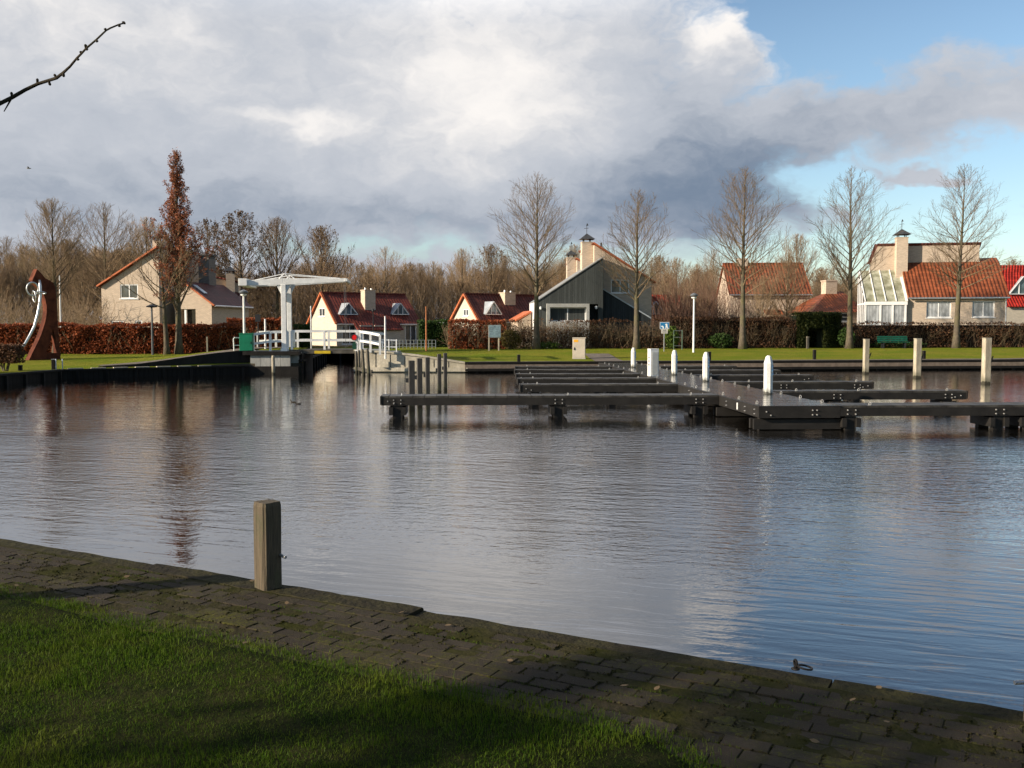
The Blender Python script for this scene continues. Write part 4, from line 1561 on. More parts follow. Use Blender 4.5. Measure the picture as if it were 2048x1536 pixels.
def cap_roof(parent, c, w, z, h, mat, finial=True):
    """pyramid chimney cap on four little legs, with a weather vane"""
    m_ = MB()
    for sx in (-1, 1):
        for sy in (-1, 1):
            m_.box(c[0] + sx * w * .22 - .03, c[0] + sx * w * .22 + .03, c[1] + sy * w * .22 - .03, c[1] + sy * w * .22 + .03, z, z + .22)
    b = z + .2
    q = w / 2
    m_.add([(c[0] - q, c[1] - q, b), (c[0] + q, c[1] - q, b), (c[0] + q, c[1] + q, b), (c[0] - q, c[1] + q, b), (c[0], c[1], b + h)],
           ((0, 3, 2, 1), (0, 1, 4), (1, 2, 4), (2, 3, 4), (3, 0, 4)))
    if finial:
        m_.tube([(c[0], c[1], b + h - .05), (c[0], c[1], b + h + .62)], .022, 5)
        m_.beam((c[0] - .2, c[1], b + h + .36), (c[0] + .16, c[1], b + h + .40), .02, .03)
        m_.prism([(c[0] - .05, c[1] - .01, b + h + .55), (c[0] + .13, c[1] - .01, b + h + .6), (c[0] + .02, c[1] - .01, b + h + .78)], (0, .02, 0))
    return m_.build('cap', mat, parent)


def gable_house(name, label, fr, px_gable, px_end, py_eave, py_apex, wall, roof, chim=None, dormers=(), gwin=None, porch=None, group=None, wins=(), end_wall=True, verge=True):
    """long house seen on its gable (local x = 0) and its long eave side (local y = 0)"""
    t = thing(name, label, 'house', fr.loc(), R(fr.deg), group)
    W, L = fr.ly(px_gable), fr.lx(px_end)
    ze, za = fr.z(py_eave), fr.z(py_apex, 0, W / 2)
    m_ = MB()
    holes = []
    if gwin:
        y0, y1 = fr.ly(gwin[0]), fr.ly(gwin[1])
        holes = [(W - y0, W - y1, fr.z(gwin[3], 0, W / 2), fr.z(gwin[2], 0, W / 2))]
    # gable plane: u runs from y=W to y=0 so that it reads left to right from outside
    go, gu = (0, W, 0), (0, -1, 0)
    m_.wall(go, gu, (0, 0, 1), (-1, 0, 0), [(0, -.3), (W, -.3), (W, ze), (W / 2, za), (0, ze)], holes)
    m_.wall((L, 0, 0), (0, 1, 0), (0, 0, 1), (1, 0, 0), [(0, -.3), (W, -.3), (W, ze), (W / 2, za), (0, ze)])
    fh = [(a, b, c, d) for (a, b, c, d, *_) in wins]
    m_.wall((0, 0, 0), (1, 0, 0), (0, 0, 1), (0, -1, 0), [(0, -.3), (L, -.3), (L, ze), (0, ze)], fh)
    m_.wall((L, W, 0), (-1, 0, 0), (0, 0, 1), (0, 1, 0), [(0, -.3), (L, -.3), (L, ze), (0, ze)])
    m_.build('wall', wall, t)
    if gwin:
        frame_window(t, go, gu, (0, 0, 1), (-1, 0, 0), holes[0], M['white_plain'], M['glass'], 1)
    for (a, b, c, d, nv, gm) in wins:
        frame_window(t, (0, 0, 0), (1, 0, 0), (0, 0, 1), (0, -1, 0), (a, b, c, d), M['white_plain'], gm, nv)
    # roof
    k = (za - ze) / (W / 2)
    ov = .22
    rt = .12
    m_ = MB()
    up = .14
    slab(m_, (-.10, -ov, ze - ov * k + up), (L + .1, -ov, ze - ov * k + up), (L + .1, W / 2, za + up), (-.10, W / 2, za + up), rt)
    slab(m_, (L + .1, W + ov, ze - ov * k + up), (-.10, W + ov, ze - ov * k + up), (-.10, W / 2 + .002, za + up), (L + .1, W / 2 + .002, za + up), rt)
    m_.beam((-.12, W / 2, za + up + .03), (L + .12, W / 2, za + up + .03), .2, .1)
    rf = m_.build('roof', roof, t)
    if verge:
        m_ = MB()
        for y0, y1 in ((-ov, W / 2), (W + ov, W / 2)):
            m_.beam((-.14, y0, ze - ov * k + up - .03), (-.14, y1, za + up - .03), .12, .2, up=(1, 0, 0))
        m_.build('verge', M['verge'], rf)
    m_ = MB()
    m_.tube([(-.05, -ov - .05, ze - ov * k + .06), (L + .05, -ov - .05, ze - ov * k + .06)], .06, 6)
    m_.tube([(L - .06, -.06, ze - .15), (L - .06, -.06, 0)], .035, 6)
    m_.build('gutter', M['grey_metal'], t)

    def roof_z(y):
        return ze + k * y + up
    if chim:
        x0, x1, yc, top = chim
        m_ = MB()
        m_.box(x0, x1, yc, yc + .8, roof_z(yc) - .8, top)
        m_.box(x0 - .04, x1 + .04, yc - .04, yc + .84, top, top + .07)
        c = m_.build('chimney', M['pale_brick'], rf)
        c_ = MB()
        c_.tube([(x0 + .2, yc + .3, top), (x0 + .2, yc + .3, top + .25)], .09, 8)
        c_.tube([(x1 - .25, yc + .3, top), (x1 - .25, yc + .3, top + .2)], .09, 8)
        c_.build('flue', M['grey_metal'], rf)
    for (xc, w, zb, h) in dormers:
        # triangular dormer: front triangle with glass, zinc sides running back into the slope
        yf = (zb - up - ze) / k - .02
        yb = (zb + h - up - ze) / k + .1
        m_ = MB()
        A, B, C = Vector((xc - w / 2, yf, zb)), Vector((xc + w / 2, yf, zb)), Vector((xc, yf, zb + h))
        bk = Vector((0, 1, 0)) * (yb - yf)
        for P, Q, sg in ((A, C, 1), (C, B, 1)):
            P0, Q0 = P + Vector((0, -.12, 0)), Q + Vector((0, -.12, 0))
            nn = Vector((-(Q - P).z, 0, (Q - P).x)).normalized() * .08
            m_.prism([P0, Q0, Q + bk, P + bk * .15], nn)
        dm = m_.build('dormer', M['zinc'], t)
        m_ = MB()
        # white front triangle with bars
        for P, Q in ((A, B), (B, C), (C, A)):
            m_.beam(P + Vector((0, -.10, .03)), Q + Vector((0, -.10, .03)), .06, .13, up=(0, 1, 0))
        for f in (-.14, .14):
            x_ = xc + f * w
            m_.beam((x_, yf - .08, zb), (x_, yf - .08, zb + h * (1 - abs(f) * 2) - .03), .05, .07, up=(0, 1, 0))
        m_.build('frame', M['white_plain'], dm)
        m_ = MB()
        m_.prism([A + Vector((.04, -.04, .02)), B + Vector((-.04, -.04, .02)), C + Vector((0, -.04, -.05))], (0, .03, 0))
        m_.build('pane', M['glass_blue'], dm)
    if porch:
        x0, x1, z0_, z1_, dp = porch
        m_ = MB()
        slab(m_, (x0, -dp, z0_), (x1, -dp, z0_), (x1 - .1, -.05, z1_), (x0 - .1, -.05, z1_), .1)
        m_.build('porch_roof', roof, t)
        m_ = MB()
        m_.wall((x0 + .1, -dp + .3, 0), (1, 0, 0), (0, 0, 1), (0, -1, 0), [(0, -.3), (x1 - x0 - .2, -.3), (x1 - x0 - .2, z0_ - .02), (0, z0_ - .02)], [(.3, 1.4, .1, 1.75), (1.7, 2.7, .1, 1.75)] if x1 - x0 > 3 else [])
        m_.prism([(x0 + .1, -dp + .31, -.3), (x0 + .1, -.02, -.3), (x0 + .1, -.02, z1_ - .15), (x0 + .1, -dp + .31, z0_ - .1)], (.05, 0, 0))
        m_.prism([(x1 - .15, -dp + .31, -.3), (x1 - .15, -.02, -.3), (x1 - .15, -.02, z1_ - .15), (x1 - .15, -dp + .31, z0_ - .1)], (.05, 0, 0))
        m_.build('porch_wall', wall, t)
        if x1 - x0 > 3:
            for a, b in ((.3, 1.4), (1.7, 2.7)):
                frame_window(t, (x0 + .1, -dp + .3, 0), (1, 0, 0), (0, 0, 1), (0, -1, 0), (a, b, .1, 1.75), M['white_plain'], M['glass'], 1, name='patio_door', sill=False)
    return t


# house left of centre, behind the bridge
fb = Frame(673, 82, 36, .78)
L = fb.lx(839.6)
zc = lambda py, x, y: fb.z(py, x, y)
gable_house('cottage', 'white gabled cottage with dark red roof and two triangular dormers behind the bridge', fb, 620, 839.6, 645.5, 588, M['cream_wall'], M['tile_red'],
            chim=(fb.lx(731, 1.1), fb.lx(752, 1.1), 1.1, zc(581, fb.lx(740, 1.1), 1.1)),
            dormers=((fb.lx(698, .5), 1.75, zc(629.5, fb.lx(698, .5), .5), .98), (fb.lx(801, .6), 1.75, zc(629.5, fb.lx(801, .6), .6), 1.0)),
            gwin=(639, 650.5, 616, 633), porch=(fb.lx(716, -.9), fb.lx(808, -.9), zc(659, 4, -.9), zc(646, 4, 0) + .15, .9),
            wins=((.5, 2.0, .1, 1.75, 1, M['glass']), (L - 1.5, L - .35, .05, 1.8, 1, M['glass'])))
fc = Frame(958.5, 74, 36, .8)
gable_house('cottage', 'white gabled cottage with dark brown roof behind the notice board hedge', fc, 905, 1110, 641, 591, M['cream_wall'], M['tile_dark'],
            chim=(fc.lx(1010, 1.1), fc.lx(1031, 1.1), 1.1, fc.z(586, 3.2, 1.1)),
            dormers=((fc.lx(983, .5), 1.55, fc.z(629.5, 1.2, .5), 1.0),), gwin=(926.5, 937, 618, 632))
# small orange verge of the wing right of it
fw = Frame(1057, 72.5, 12, .82)
t = thing('garden_shed', 'small pale shed with orange roof edge left of the grey wedge house', 'shed', fw.loc(), R(12))
m_ = MB()
x0 = fw.lx(1036)
m_.prism([(x0, 0, 0), (.2, 0, 0), (.2, 0, fw.z(627)), (x0, 0, fw.z(643))], (0, 2.5, 0))
m_.build('wall', M['pale_brick'], t)
m_ = MB()
m_.prism([(x0 - .15, -.12, fw.z(643) + .02), (.2, -.12, fw.z(627) + .06), (.2, -.12, fw.z(624) + .1), (x0 - .15, -.12, fw.z(640) + .06)], (0, 2.7, 0))
m_.build('roof', M['verge'], t)

# bright red cottage glimpsed right of the wedge house, and the one at the right edge
fi = Frame(1322, 96, -62, .8)
fi2 = Frame(1296, 94, 4, .8)
gable_house('cottage', 'bright red roofed cottage peeping out right of the wedge house', fi2, 1290, 1362, 631, 594, M['cream_wall'], M['tile_bright'],
            dormers=((fi2.lx(1308, .6), 1.9, fi2.z(629, 1, .6), 1.25),))
fh = Frame(1986, 88, 2, .85)
gable_house('cottage', 'bright red roofed cottage with a white dormer at the right edge', fh, 1978, 2250, 598, 535, M['cream_wall'], M['tile_bright'],
            dormers=((fh.lx(2030, .9), 2.6, fh.z(589.5, 2, .9), 1.62),), porch=(fh.lx(2012, -.8), fh.lx(2200, -.8), fh.z(613, 2, -.8), fh.z(595, 2, 0), .8))

M['roof_felt'] = pm('grey_roof_felt', (0.20, 0.205, 0.205), .8, .2, 2)
# ---------------------------------------------------------------- grey wedge house
def wedge_house(name, label, fr, far=False):
    t = thing(name, label, 'house', fr.loc(), R(fr.deg))
    lx, z = fr.lx, fr.z
    x0, x1 = lx(1075.5), 0.0
    ztl, zp = z(602.5, x0), z(516)
    dep = 6.0
    m_ = MB()
    wx0, wx1, wz0, wz1 = lx(1093), lx(1196), z(645, -1), z(608, -1)
    m_.wall((x0, 0, 0), (1, 0, 0), (0, 0, 1), (0, -1, 0), [(0, -.3), (-x0, -.3), (-x0, zp), (0, ztl)], [(lx(1177.5) - x0, wx1 - x0, -.1, wz1)] , .9)
    m_.wall((0, 0, 0), (0, 1, 0), (0, 0, 1), (1, 0, 0), [(0, -.3), (dep, -.3), (dep, zp), (0, zp)])
    m_.wall((0, dep, 0), (-1, 0, 0), (0, 0, 1), (0, 1, 0), [(0, -.3), (-x0, -.3), (-x0, ztl), (0, zp)])
    m_.build('clad_wall', M['clad'], t)
    m_ = MB()
    a0 = lx(1177.5)
    m_.box(a0 + .01, wx1 - .01, .86, .95, -.1, wz1)
    m_.build('recess_door', M['clad_dark'], t)
    # white side face with the pale sheet roof edge
    m_ = MB()
    m_.prism([(x0 - .02, -.0, -.3), (x0 - .02, dep, -.3), (x0 - .02, dep, ztl), (x0 - .02, 0, ztl)], (-.06, 0, 0))
    m_.build('side_wall', M['white_plain'], t)
    m_ = MB()
    k = (zp - ztl) / (-x0)
    slab(m_, (x0 - .12, -.05, ztl - .12 * k + .1), (.06, -.05, zp + .06 * k + .1), (.06, dep, zp + .06 * k + .1), (x0 - .12, dep, ztl - .12 * k + .1), .06)
    rf = m_.build('roof', M['roof_felt'], t)
    # bay window
    b0, b1, bz0, bz1 = lx(1092.5), lx(1177), z(646, -2), z(607.5, -2)
    m_ = MB()
    m_.box(b0, b0 + .22, -.35, 0, -.1, bz1)
    m_.box(b1 - .22, b1, -.35, 0, -.1, bz1)
    m_.box(b0 + .22, b1 - .22, -.35, 0, bz1 - .26, bz1)
    m_.box(b0 + .22, b1 - .22, -.35, 0, -.1, bz0 + .12)
    m_.build('bay', pm('pale_grey_bay', (0.36, 0.36, 0.34), .6, .12, 3), t)
    frame_window(t, (0, 0, 0), (1, 0, 0), (0, 0, 1), (0, -1, 0), (b0 + .22, b1 - .22, bz0 + .12, bz1 - .26), M['white_plain'], M['glass_blue'], 1, 0, reveal=.05, sill=False)
    for px_, py_ in ((1081, 616), (1191.5, 615)):
        m_ = MB()
        c = (lx(px_), -.1, z(py_, lx(px_)))
        m_.lathe((c[0], c[1], c[2] - .1), ((.07, 0), (.09, .06), (.09, .16), (.05, .2)), 10)
        m_.box(c[0] - .03, c[0] + .03, c[1], c[1] + .1, c[2] - .04, c[2] + .04)
        m_.build('wall_lamp', M['white_plain'], t)
    # set-back brick block with its roof falling to the right
    bx1, sb = lx(1302, 1.8), 1.8
    za, zr = z(489.5, lx(1187, sb), sb), z(563, bx1, sb)
    xa = lx(1187.5, sb)
    h0, h1 = lx(1221, sb), lx(1257.5, sb)
    kk = (za - zr) / (bx1 - xa)
    m_ = MB()
    m_.wall((xa, sb, 0), (1, 0, 0), (0, 0, 1), (0, -1, 0), [(0, -.3), (bx1 - xa, -.3), (bx1 - xa, zr), (0, za)], [(h0 - xa, h1 - xa, z(586, h0, sb), z(559, h0, sb))])
    m_.wall((bx1, sb, 0), (0, 1, 0), (0, 0, 1), (1, 0, 0), [(0, -.3), (7.5, -.3), (7.5, zr), (0, zr)])
    m_.wall((xa, sb + 7.5, 0), (0, -1, 0), (0, 0, 1), (-1, 0, 0), [(0, -.3), (7.5, -.3), (7.5, za), (0, za)])
    m_.wall((bx1, sb + 7.5, 0), (-1, 0, 0), (0, 0, 1), (0, 1, 0), [(0, -.3), (bx1 - xa, -.3), (bx1 - xa, za), (0, zr)])
    m_.build('brick_wall', M['pale_brick'], t)
    frame_window(t, (xa, sb, 0), (1, 0, 0), (0, 0, 1), (0, -1, 0), (h0 - xa, h1 - xa, z(586, h0, sb), z(559, h0, sb)), M['white_plain'], M['glass'], 1)
    m_ = MB()
    slab(m_, (xa - .08, sb - .12, za + .12 + .08 * kk), (bx1 + .3, sb - .12, zr - .3 * kk + .12), (bx1 + .3, sb + 7.6, zr - .3 * kk + .12), (xa - .08, sb + 7.6, za + .12 + .08 * kk), .12)
    rf2 = m_.build('roof', M['tile_orange_y'], t)
    m_ = MB()
    m_.beam((xa - .08, sb - .16, za + .1 + .08 * kk), (bx1 + .3, sb - .16, zr - .3 * kk + .1), .09, .17, up=(0, 1, 0))
    m_.build('verge', M['verge'], rf2)
    m_ = MB()
    cx_ = lx(1192, sb + .8)
    m_.tube([(cx_ + .35, sb + .8, za - .5), (cx_ + .35, sb + .8, za + .22)], .06, 8)
    m_.build('flue', M['black_metal'], rf2)
    # dark clad lean-to in front of the set-back wall
    lx0, lx1 = .02, lx(1300, .9)
    m_ = MB()
    m_.prism([(lx0, .9, -.3), (lx1, .9, -.3), (lx1, .9, z(637, lx1, .9)), (lx0, .9, z(577, lx0, .9))], (0, .88, 0))
    m_.build('lean_to', M['clad_dark'], t)
    m_ = MB()
    m_.beam((lx0, .88, z(577, lx0, .9) + .03), (lx1 + .05, .88, z(637, lx1, .9) + .03), .08, .08)
    m_.build('lean_to_edge', M['zinc'], t)
    # chimney
    c0, c1 = lx(1163.5, 2.4), lx(1184.5, 2.4)
    ct = z(485, c0, 2.4)
    m_ = MB()
    m_.box(c0, c1, 2.4, 3.2, 2.5, ct)
    m_.box(c0 - .03, c1 + .03, 2.37, 3.23, ct, ct + .06)
    ch = m_.build('chimney', M['pale_brick'], t)
    cap_roof(ch, ((c0 + c1) / 2, 2.8), 1.12, ct + .06, .46, M['dark_cap'])
    return t


fd = Frame(1206, 69.5, 4, .84)
wd = wedge_house('wedge_house', 'grey clad wedge shaped house with tall brick chimney and set-back brick wall', fd)
Xo, Yo = fd.X0, fd.Y0
k2 = 15.5
dup(wd, (Xo - .22, Yo + k2, fd.z0), label='twin brick chimney house standing further back behind the grey wedge house')

# ---------------------------------------------------------------- orange roofed house behind the tree, right of the white lamp
fe = Frame(1460, 84, -3, .86)
t = thing('brick_house', 'pale brick house with plain orange tiled roof behind bare garden trees', 'house', fe.loc(), R(fe.deg))
L = fe.lx(1618)
ze = fe.z(586, 3)
dpt = 3.4
za = fe.z(530, 3, dpt)
m_ = MB()
m_.wall((0, 0, 0), (1, 0, 0), (0, 0, 1), (0, -1, 0), [(0, -.3), (L, -.3), (L, ze), (0, ze)], [(1.2, 2.6, .5, 1.7), (4.6, 6.0, .5, 1.7)])
m_.wall((0, 2 * dpt, 0), (0, -1, 0), (0, 0, 1), (-1, 0, 0), [(0, -.3), (2 * dpt, -.3), (2 * dpt, ze), (dpt, za), (0, ze)])
m_.wall((L, 0, 0), (0, 1, 0), (0, 0, 1), (1, 0, 0), [(0, -.3), (2 * dpt, -.3), (2 * dpt, ze), (dpt, za), (0, ze)])
m_.wall((L, 2 * dpt, 0), (-1, 0, 0), (0, 0, 1), (0, 1, 0), [(0, -.3), (L, -.3), (L, ze), (0, ze)])
m_.build('wall', M['pale_brick'], t)
for a in (1.2, 4.6):
    frame_window(t, (0, 0, 0), (1, 0, 0), (0, 0, 1), (0, -1, 0), (a, a + 1.4, .5, 1.7), M['white_plain'], M['glass'], 1)
kk = (za - ze) / dpt
m_ = MB()
slab(m_, (-.15, -.3, ze - .3 * kk + .12), (L + .15, -.3, ze - .3 * kk + .12), (L + .15, dpt, za + .12), (-.15, dpt, za + .12), .12)
slab(m_, (L + .15, 2 * dpt + .3, ze - .3 * kk + .12), (-.15, 2 * dpt + .3, ze - .3 * kk + .12), (-.15, dpt, za + .121), (L + .15, dpt, za + .121), .12)
m_.beam((-.16, dpt, za + .16), (L + .16, dpt, za + .16), .2, .1)
rf = m_.build('roof', M['tile_orange'], t)
m_ = MB()
c0 = fe.lx(1472, dpt)
m_.box(c0, c0 + .9, dpt - .3, dpt + .5, za - 1, fe.z(517, c0, dpt))
m_.build('chimney', M['pale_brick'], rf)
m_ = MB()
m_.tube([(-.1, -.36, ze - .3 * kk + .05), (L + .1, -.36, ze - .3 * kk + .05)], .06, 6)
m_.build('gutter', M['grey_metal'], t)
m_ = MB()
q0, q1 = fe.lx(1529, -.8), fe.lx(1564, -.8)
slab(m_, (q0, -1.1, fe.z(628, 3, -1)), (q1, -1.1, fe.z(628, 3, -1)), (q1, -.02, fe.z(619, 3, 0)), (q0, -.02, fe.z(619, 3, 0)), .08)
m_.build('porch_roof', M['tile_orange'], t)

# low orange hipped roof further right
ff = Frame(1628, 79, 8, .86)
t = thing('garage_house', 'low orange hipped roof with a pale chimney beside the conservatory', 'house', ff.loc(), R(8))
L = ff.lx(1722)
ze, za = ff.z(624), ff.z(583, 2, 3)
m_ = MB()
m_.wall((0, 0, 0), (1, 0, 0), (0, 0, 1), (0, -1, 0), [(0, -.3), (L, -.3), (L, ze), (0, ze)], [(ff.lx(1679.5), ff.lx(1696), ff.z(643, 2), ff.z(625.5, 2))])
m_.box(0, L, .12, 6, -.3, ze - .01)
m_.build('wall', M['pale_brick'], t)
frame_window(t, (0, 0, 0), (1, 0, 0), (0, 0, 1), (0, -1, 0), (ff.lx(1679.5), ff.lx(1696), ff.z(643, 2), ff.z(625.5, 2)), M['white_plain'], M['glass'], 0, 1)
m_ = MB()
A, B, C, D_ = Vector((-.3, -.3, ze)), Vector((L + .3, -.3, ze)), Vector((L + .3, 6.3, ze)), Vector((-.3, 6.3, ze))
P, Q = Vector((2.6, 3, za)), Vector((L - .2, 3, za))
m_.add([A, B, C, D_, P, Q], ((0, 1, 5, 4), (1, 2, 5), (2, 3, 4, 5), (3, 0, 4), (0, 3, 2, 1)))
rf = m_.build('roof', M['tile_orange'], t)
c0, c1 = ff.lx(1645, 3), ff.lx(1667, 3)
m_ = MB()
m_.box(c0, c1, 2.6, 3.5, ze, ff.z(563, c0, 3))
m_.box(c0 - .05, c1 + .05, 2.55, 3.55, ff.z(563, c0, 3), ff.z(560.5, c0, 3))
m_.build('chimney', M['pale_brick'], rf)

# ---------------------------------------------------------------- right house with conservatory
fg = Frame(1813, 74.5, -10, .88)
t = thing('conservatory_house', 'pale brick house with orange roof, capped chimney and white glass conservatory', 'house', fg.loc(), R(fg.deg))
lx, z = fg.lx, fg.z
L = lx(2010.5)
ze = z(590, L / 2)
dr = 2.6                                   # depth of the front roof
zt = z(527, 4, dr)
w1 = (lx(1850.5), lx(1900), z(635.5, 2), z(603.5, 2))
w2 = (lx(1942), lx(1987), z(634.5, 6), z(602, 6))
m_ = MB()
m_.wall((0, 0, 0), (1, 0, 0), (0, 0, 1), (0, -1, 0), [(0, -.3), (L, -.3), (L, ze), (0, ze)], [w1, w2], .14)
m_.wall((L, 0, 0), (0, 1, 0), (0, 0, 1), (1, 0, 0), [(0, -.3), (dr, -.3), (dr, zt), (0, ze)])
m_.wall((0, dr, 0), (0, -1, 0), (0, 0, 1), (-1, 0, 0), [(0, -.3), (dr, -.3), (dr, ze), (0, zt)])
m_.build('wall', M['pale_brick'], t)
for w_ in (w1, w2):
    frame_window(t, (0, 0, 0), (1, 0, 0), (0, 0, 1), (0, -1, 0), w_, M['white_plain'], M['curtain'], 1, 0, .14, .085)
kk = (zt - ze) / dr
m_ = MB()
slab(m_, (.03, -.3, ze - .3 * kk + .12), (L + .15, -.3, ze - .3 * kk + .12), (L + .15, dr, zt + .12), (.03, dr, zt + .12), .12)
# the extra slope at the right end
xr0, xr1 = lx(1957, dr), L + .15
slab(m_, (xr0, dr + .005, zt + .12), (xr1, dr + .005, zt + .12), (xr1, dr + .7, z(515, L, dr + .7)), (xr0, dr + .7, z(516, L, dr + .7)), .12)
rf = m_.build('roof', M['tile_orange'], t)
m_ = MB()
m_.tube([(.05, -.37, ze - .3 * kk + .06), (L + .1, -.37, ze - .3 * kk + .06)], .065, 6)
m_.build('gutter', M['grey_metal'], t)
m_ = MB()
m_.tube([(L - .08, -.07, ze - .2), (L - .08, -.07, 0)], .045, 6)
m_.build('downpipe', M['white_plain'], t)
# upper storey wall rising behind the front roof, its roof falls away behind
u0, u1 = lx(1737, dr), lx(1953, dr)
ut0 = lx(1751.5, dr)
zu = z(488, 3, dr)
m_ = MB()
m_.prism([(u0, dr, 0), (u1, dr, 0), (u1, dr, zu), (ut0, dr, zu), (u0, dr, z(528, u0, dr))], (0, .25, 0))
m_.prism([(ut0 + .3, dr + .26, 0), (ut0 + .3, dr + 6, 0), (ut0 + .3, dr + 6, 2.6), (ut0 + .3, dr + .26, zu)], (.2, 0, 0))
m_.prism([(u1 - .22, dr + .26, 0), (u1 - .22, dr + 6, 0), (u1 - .22, dr + 6, 2.6), (u1 - .22, dr + .26, zu)], (.2, 0, 0))
m_.box(ut0 + .3, u1, dr + 6, dr + 6.2, 0, 2.6)
m_.build('upper_wall', M['pale_brick'], t)
m_ = MB()
slab(m_, (u1 + .1, dr + 6.4, 2.5), (ut0 - .1, dr + 6.4, 2.5), (ut0 - .1, dr - .1, zu + .1), (u1 + .1, dr - .1, zu + .1), .1)
m_.beam((u0 - .03, dr + .1, z(529, u0, dr)), (ut0 - .06, dr + .1, zu + .04), .4, .08, up=(0, 1, 0))
m_.build('upper_roof', M['tile_dark'], t)
c0, c1 = lx(1788.5, dr - .75), lx(1811, dr - .75)
ct = z(476, c0, dr - .7)
m_ = MB()
m_.box(c0, c1, dr - .75, dr - .002, ze + .4, ct)
m_.box(c0 - .03, c1 + .03, dr - .78, dr + .03, ct, ct + .07)
ch = m_.build('chimney', M['pale_brick'], t)
cap_roof(ch, ((c0 + c1) / 2, dr - .37), 1.25, ct + .07, .48, M['dark_cap'])
# conservatory: front at y = -.15, sloping glass roof to the upper wall, glazed left gable
cx0, cx1 = lx(1727, -.3), -.02
cy = -.3
zb = z(605, cx0, cy)
ztop = z(543, cx0, dr)
m_ = MB()
m_.box(cx0, cx1, cy - .03, cy + .11, zb - .2, zb + .06)                # eaves beam
for px_ in (1729, 1759, 1783.5, 1809):
    x_ = lx(px_, cy)
    m_.box(x_ - .07, x_ + .07, cy, cy + .1, -.2, zb - .2)
m_.box(cx0, cx1, cy + .01, cy + .09, -.2, .12)
kk2 = (ztop - zb) / (dr - cy)
nb_ = 4
for i in range(nb_ + 1):
    x_ = cx0 + .05 + (cx1 - cx0 - .1) * i / nb_
    wd_ = .16 if i in (nb_,) else .07
    m_.beam((x_, cy, zb + .09), (x_, dr - .02, ztop + .09), wd_, .09)
# left gable posts
for f in (0.0, .28, .52, .76, 1.0):
    y_ = cy + .05 + (dr - cy - .15) * f
    m_.box(cx0 - .045, cx0 + .045, y_ - .05, y_ + .05, -.2, zb + kk2 * (y_ - cy) + .02)
for zz in (.9, zb - .1, ):
    m_.box(cx0 - .035, cx0 + .035, cy + .1, dr - .1, zz - .05, zz + .05)
cs = m_.build('conservatory_frame', M['white_plain'], t)
m_ = MB()
m_.add([(cx0 + .03, cy + .02, zb + .07), (cx1 - .03, cy + .02, zb + .07), (cx1 - .03, dr - .03, ztop + .07), (cx0 + .03, dr - .03, ztop + .07),
        (cx0 + .03, cy + .02, zb + .045), (cx1 - .03, cy + .02, zb + .045), (cx1 - .03, dr - .03, ztop + .045), (cx0 + .03, dr - .03, ztop + .045)],
       ((0, 1, 2, 3), (7, 6, 5, 4), (0, 4, 5, 1), (1, 5, 6, 2), (2, 6, 7, 3), (3, 7, 4, 0)))
m_.build('glass_roof', M['glass_green'], cs)
m_ = MB()
m_.box(cx0 + .06, cx1 - .06, cy + .05, cy + .065, .12, zb - .2)
m_.build('front_glass', M['curtain'], cs)
m_ = MB()
m_.prism([(cx0 - .01, cy + .06, -.1), (cx0 - .01, dr - .1, -.1), (cx0 - .01, dr - .1, ztop - .05), (cx0 - .01, cy + .06, zb)], (.015, 0, 0))
m_.build('side_glass', M['glass'], cs)
m_ = MB()
m_.beam((lx(1774, cy) - .3, cy + .03, .2), (lx(1774, cy) - .3, cy + .03, .3), .03, .03)

# ---------------------------------------------------------------- left house: tall half gable and low wings
fa = Frame(319.5, 64.5, -8, .76)
t = thing('brick_house', 'pale brick house with tall sloping gable, dark chimneys and low wings behind the oak', 'house', fa.loc(), R(fa.deg))
lx, z = fa.lx, fa.z
# the wide wall faces left-front: it lies in plane y = 0 running left from the corner
x0 = lx(206)
xe = lx(201.5, -.1)
zl, zr = z(572, x0), z(497, 0)
hs = [(lx(243.5), lx(279), z(597, -2), z(568.5, -2)), (lx(224), lx(249), -.1, z(641.5, -3)), (lx(272), lx(286), .2, z(640.5, -1.5))]
m_ = MB()
m_.wall((x0, 0, 0), (1, 0, 0), (0, 0, 1), (0, -1, 0), [(0, -.3), (-x0, -.3), (-x0, zr), (0, zl)], [(a - x0, b - x0, c, d) for a, b, c, d in hs])
m_.wall((0, 0, 0), (0, 1, 0), (0, 0, 1), (1, 0, 0), [(0, -.3), (6, -.3), (6, zr), (0, zr)])
m_.wall((x0, 6, 0), (0, -1, 0), (0, 0, 1), (-1, 0, 0), [(0, -.3), (6, -.3), (6, zl), (0, zl)])
m_.wall((0, 6, 0), (-1, 0, 0), (0, 0, 1), (0, 1, 0), [(0, -.3), (-x0, -.3), (-x0, zl), (0, zr)])
m_.build('gable_wall', M['pale_brick'], t)
for i, (a, b, c, d) in enumerate(hs):
    frame_window(t, (x0, 0, 0), (1, 0, 0), (0, 0, 1), (0, -1, 0), (a - x0, b - x0, c, d), M['white_plain'], M['glass'], 1 if i == 0 else 0)
kk = (zr - zl) / (-x0)
m_ = MB()
slab(m_, (x0 - .2, -.12, zl - .2 * kk + .14), (.05, -.12, zr + .05 * kk + .14), (.05, 6.1, zr + .05 * kk + .14), (x0 - .2, 6.1, zl - .2 * kk + .14), .14)
rf = m_.build('roof', M['tile_orange_y'], t)
m_ = MB()
m_.beam((x0 - .2, -.17, zl - .2 * kk + .1), (.05, -.17, zr + .05 * kk + .1), .1, .2, up=(0, 1, 0))
m_.build('verge', M['verge'], rf)
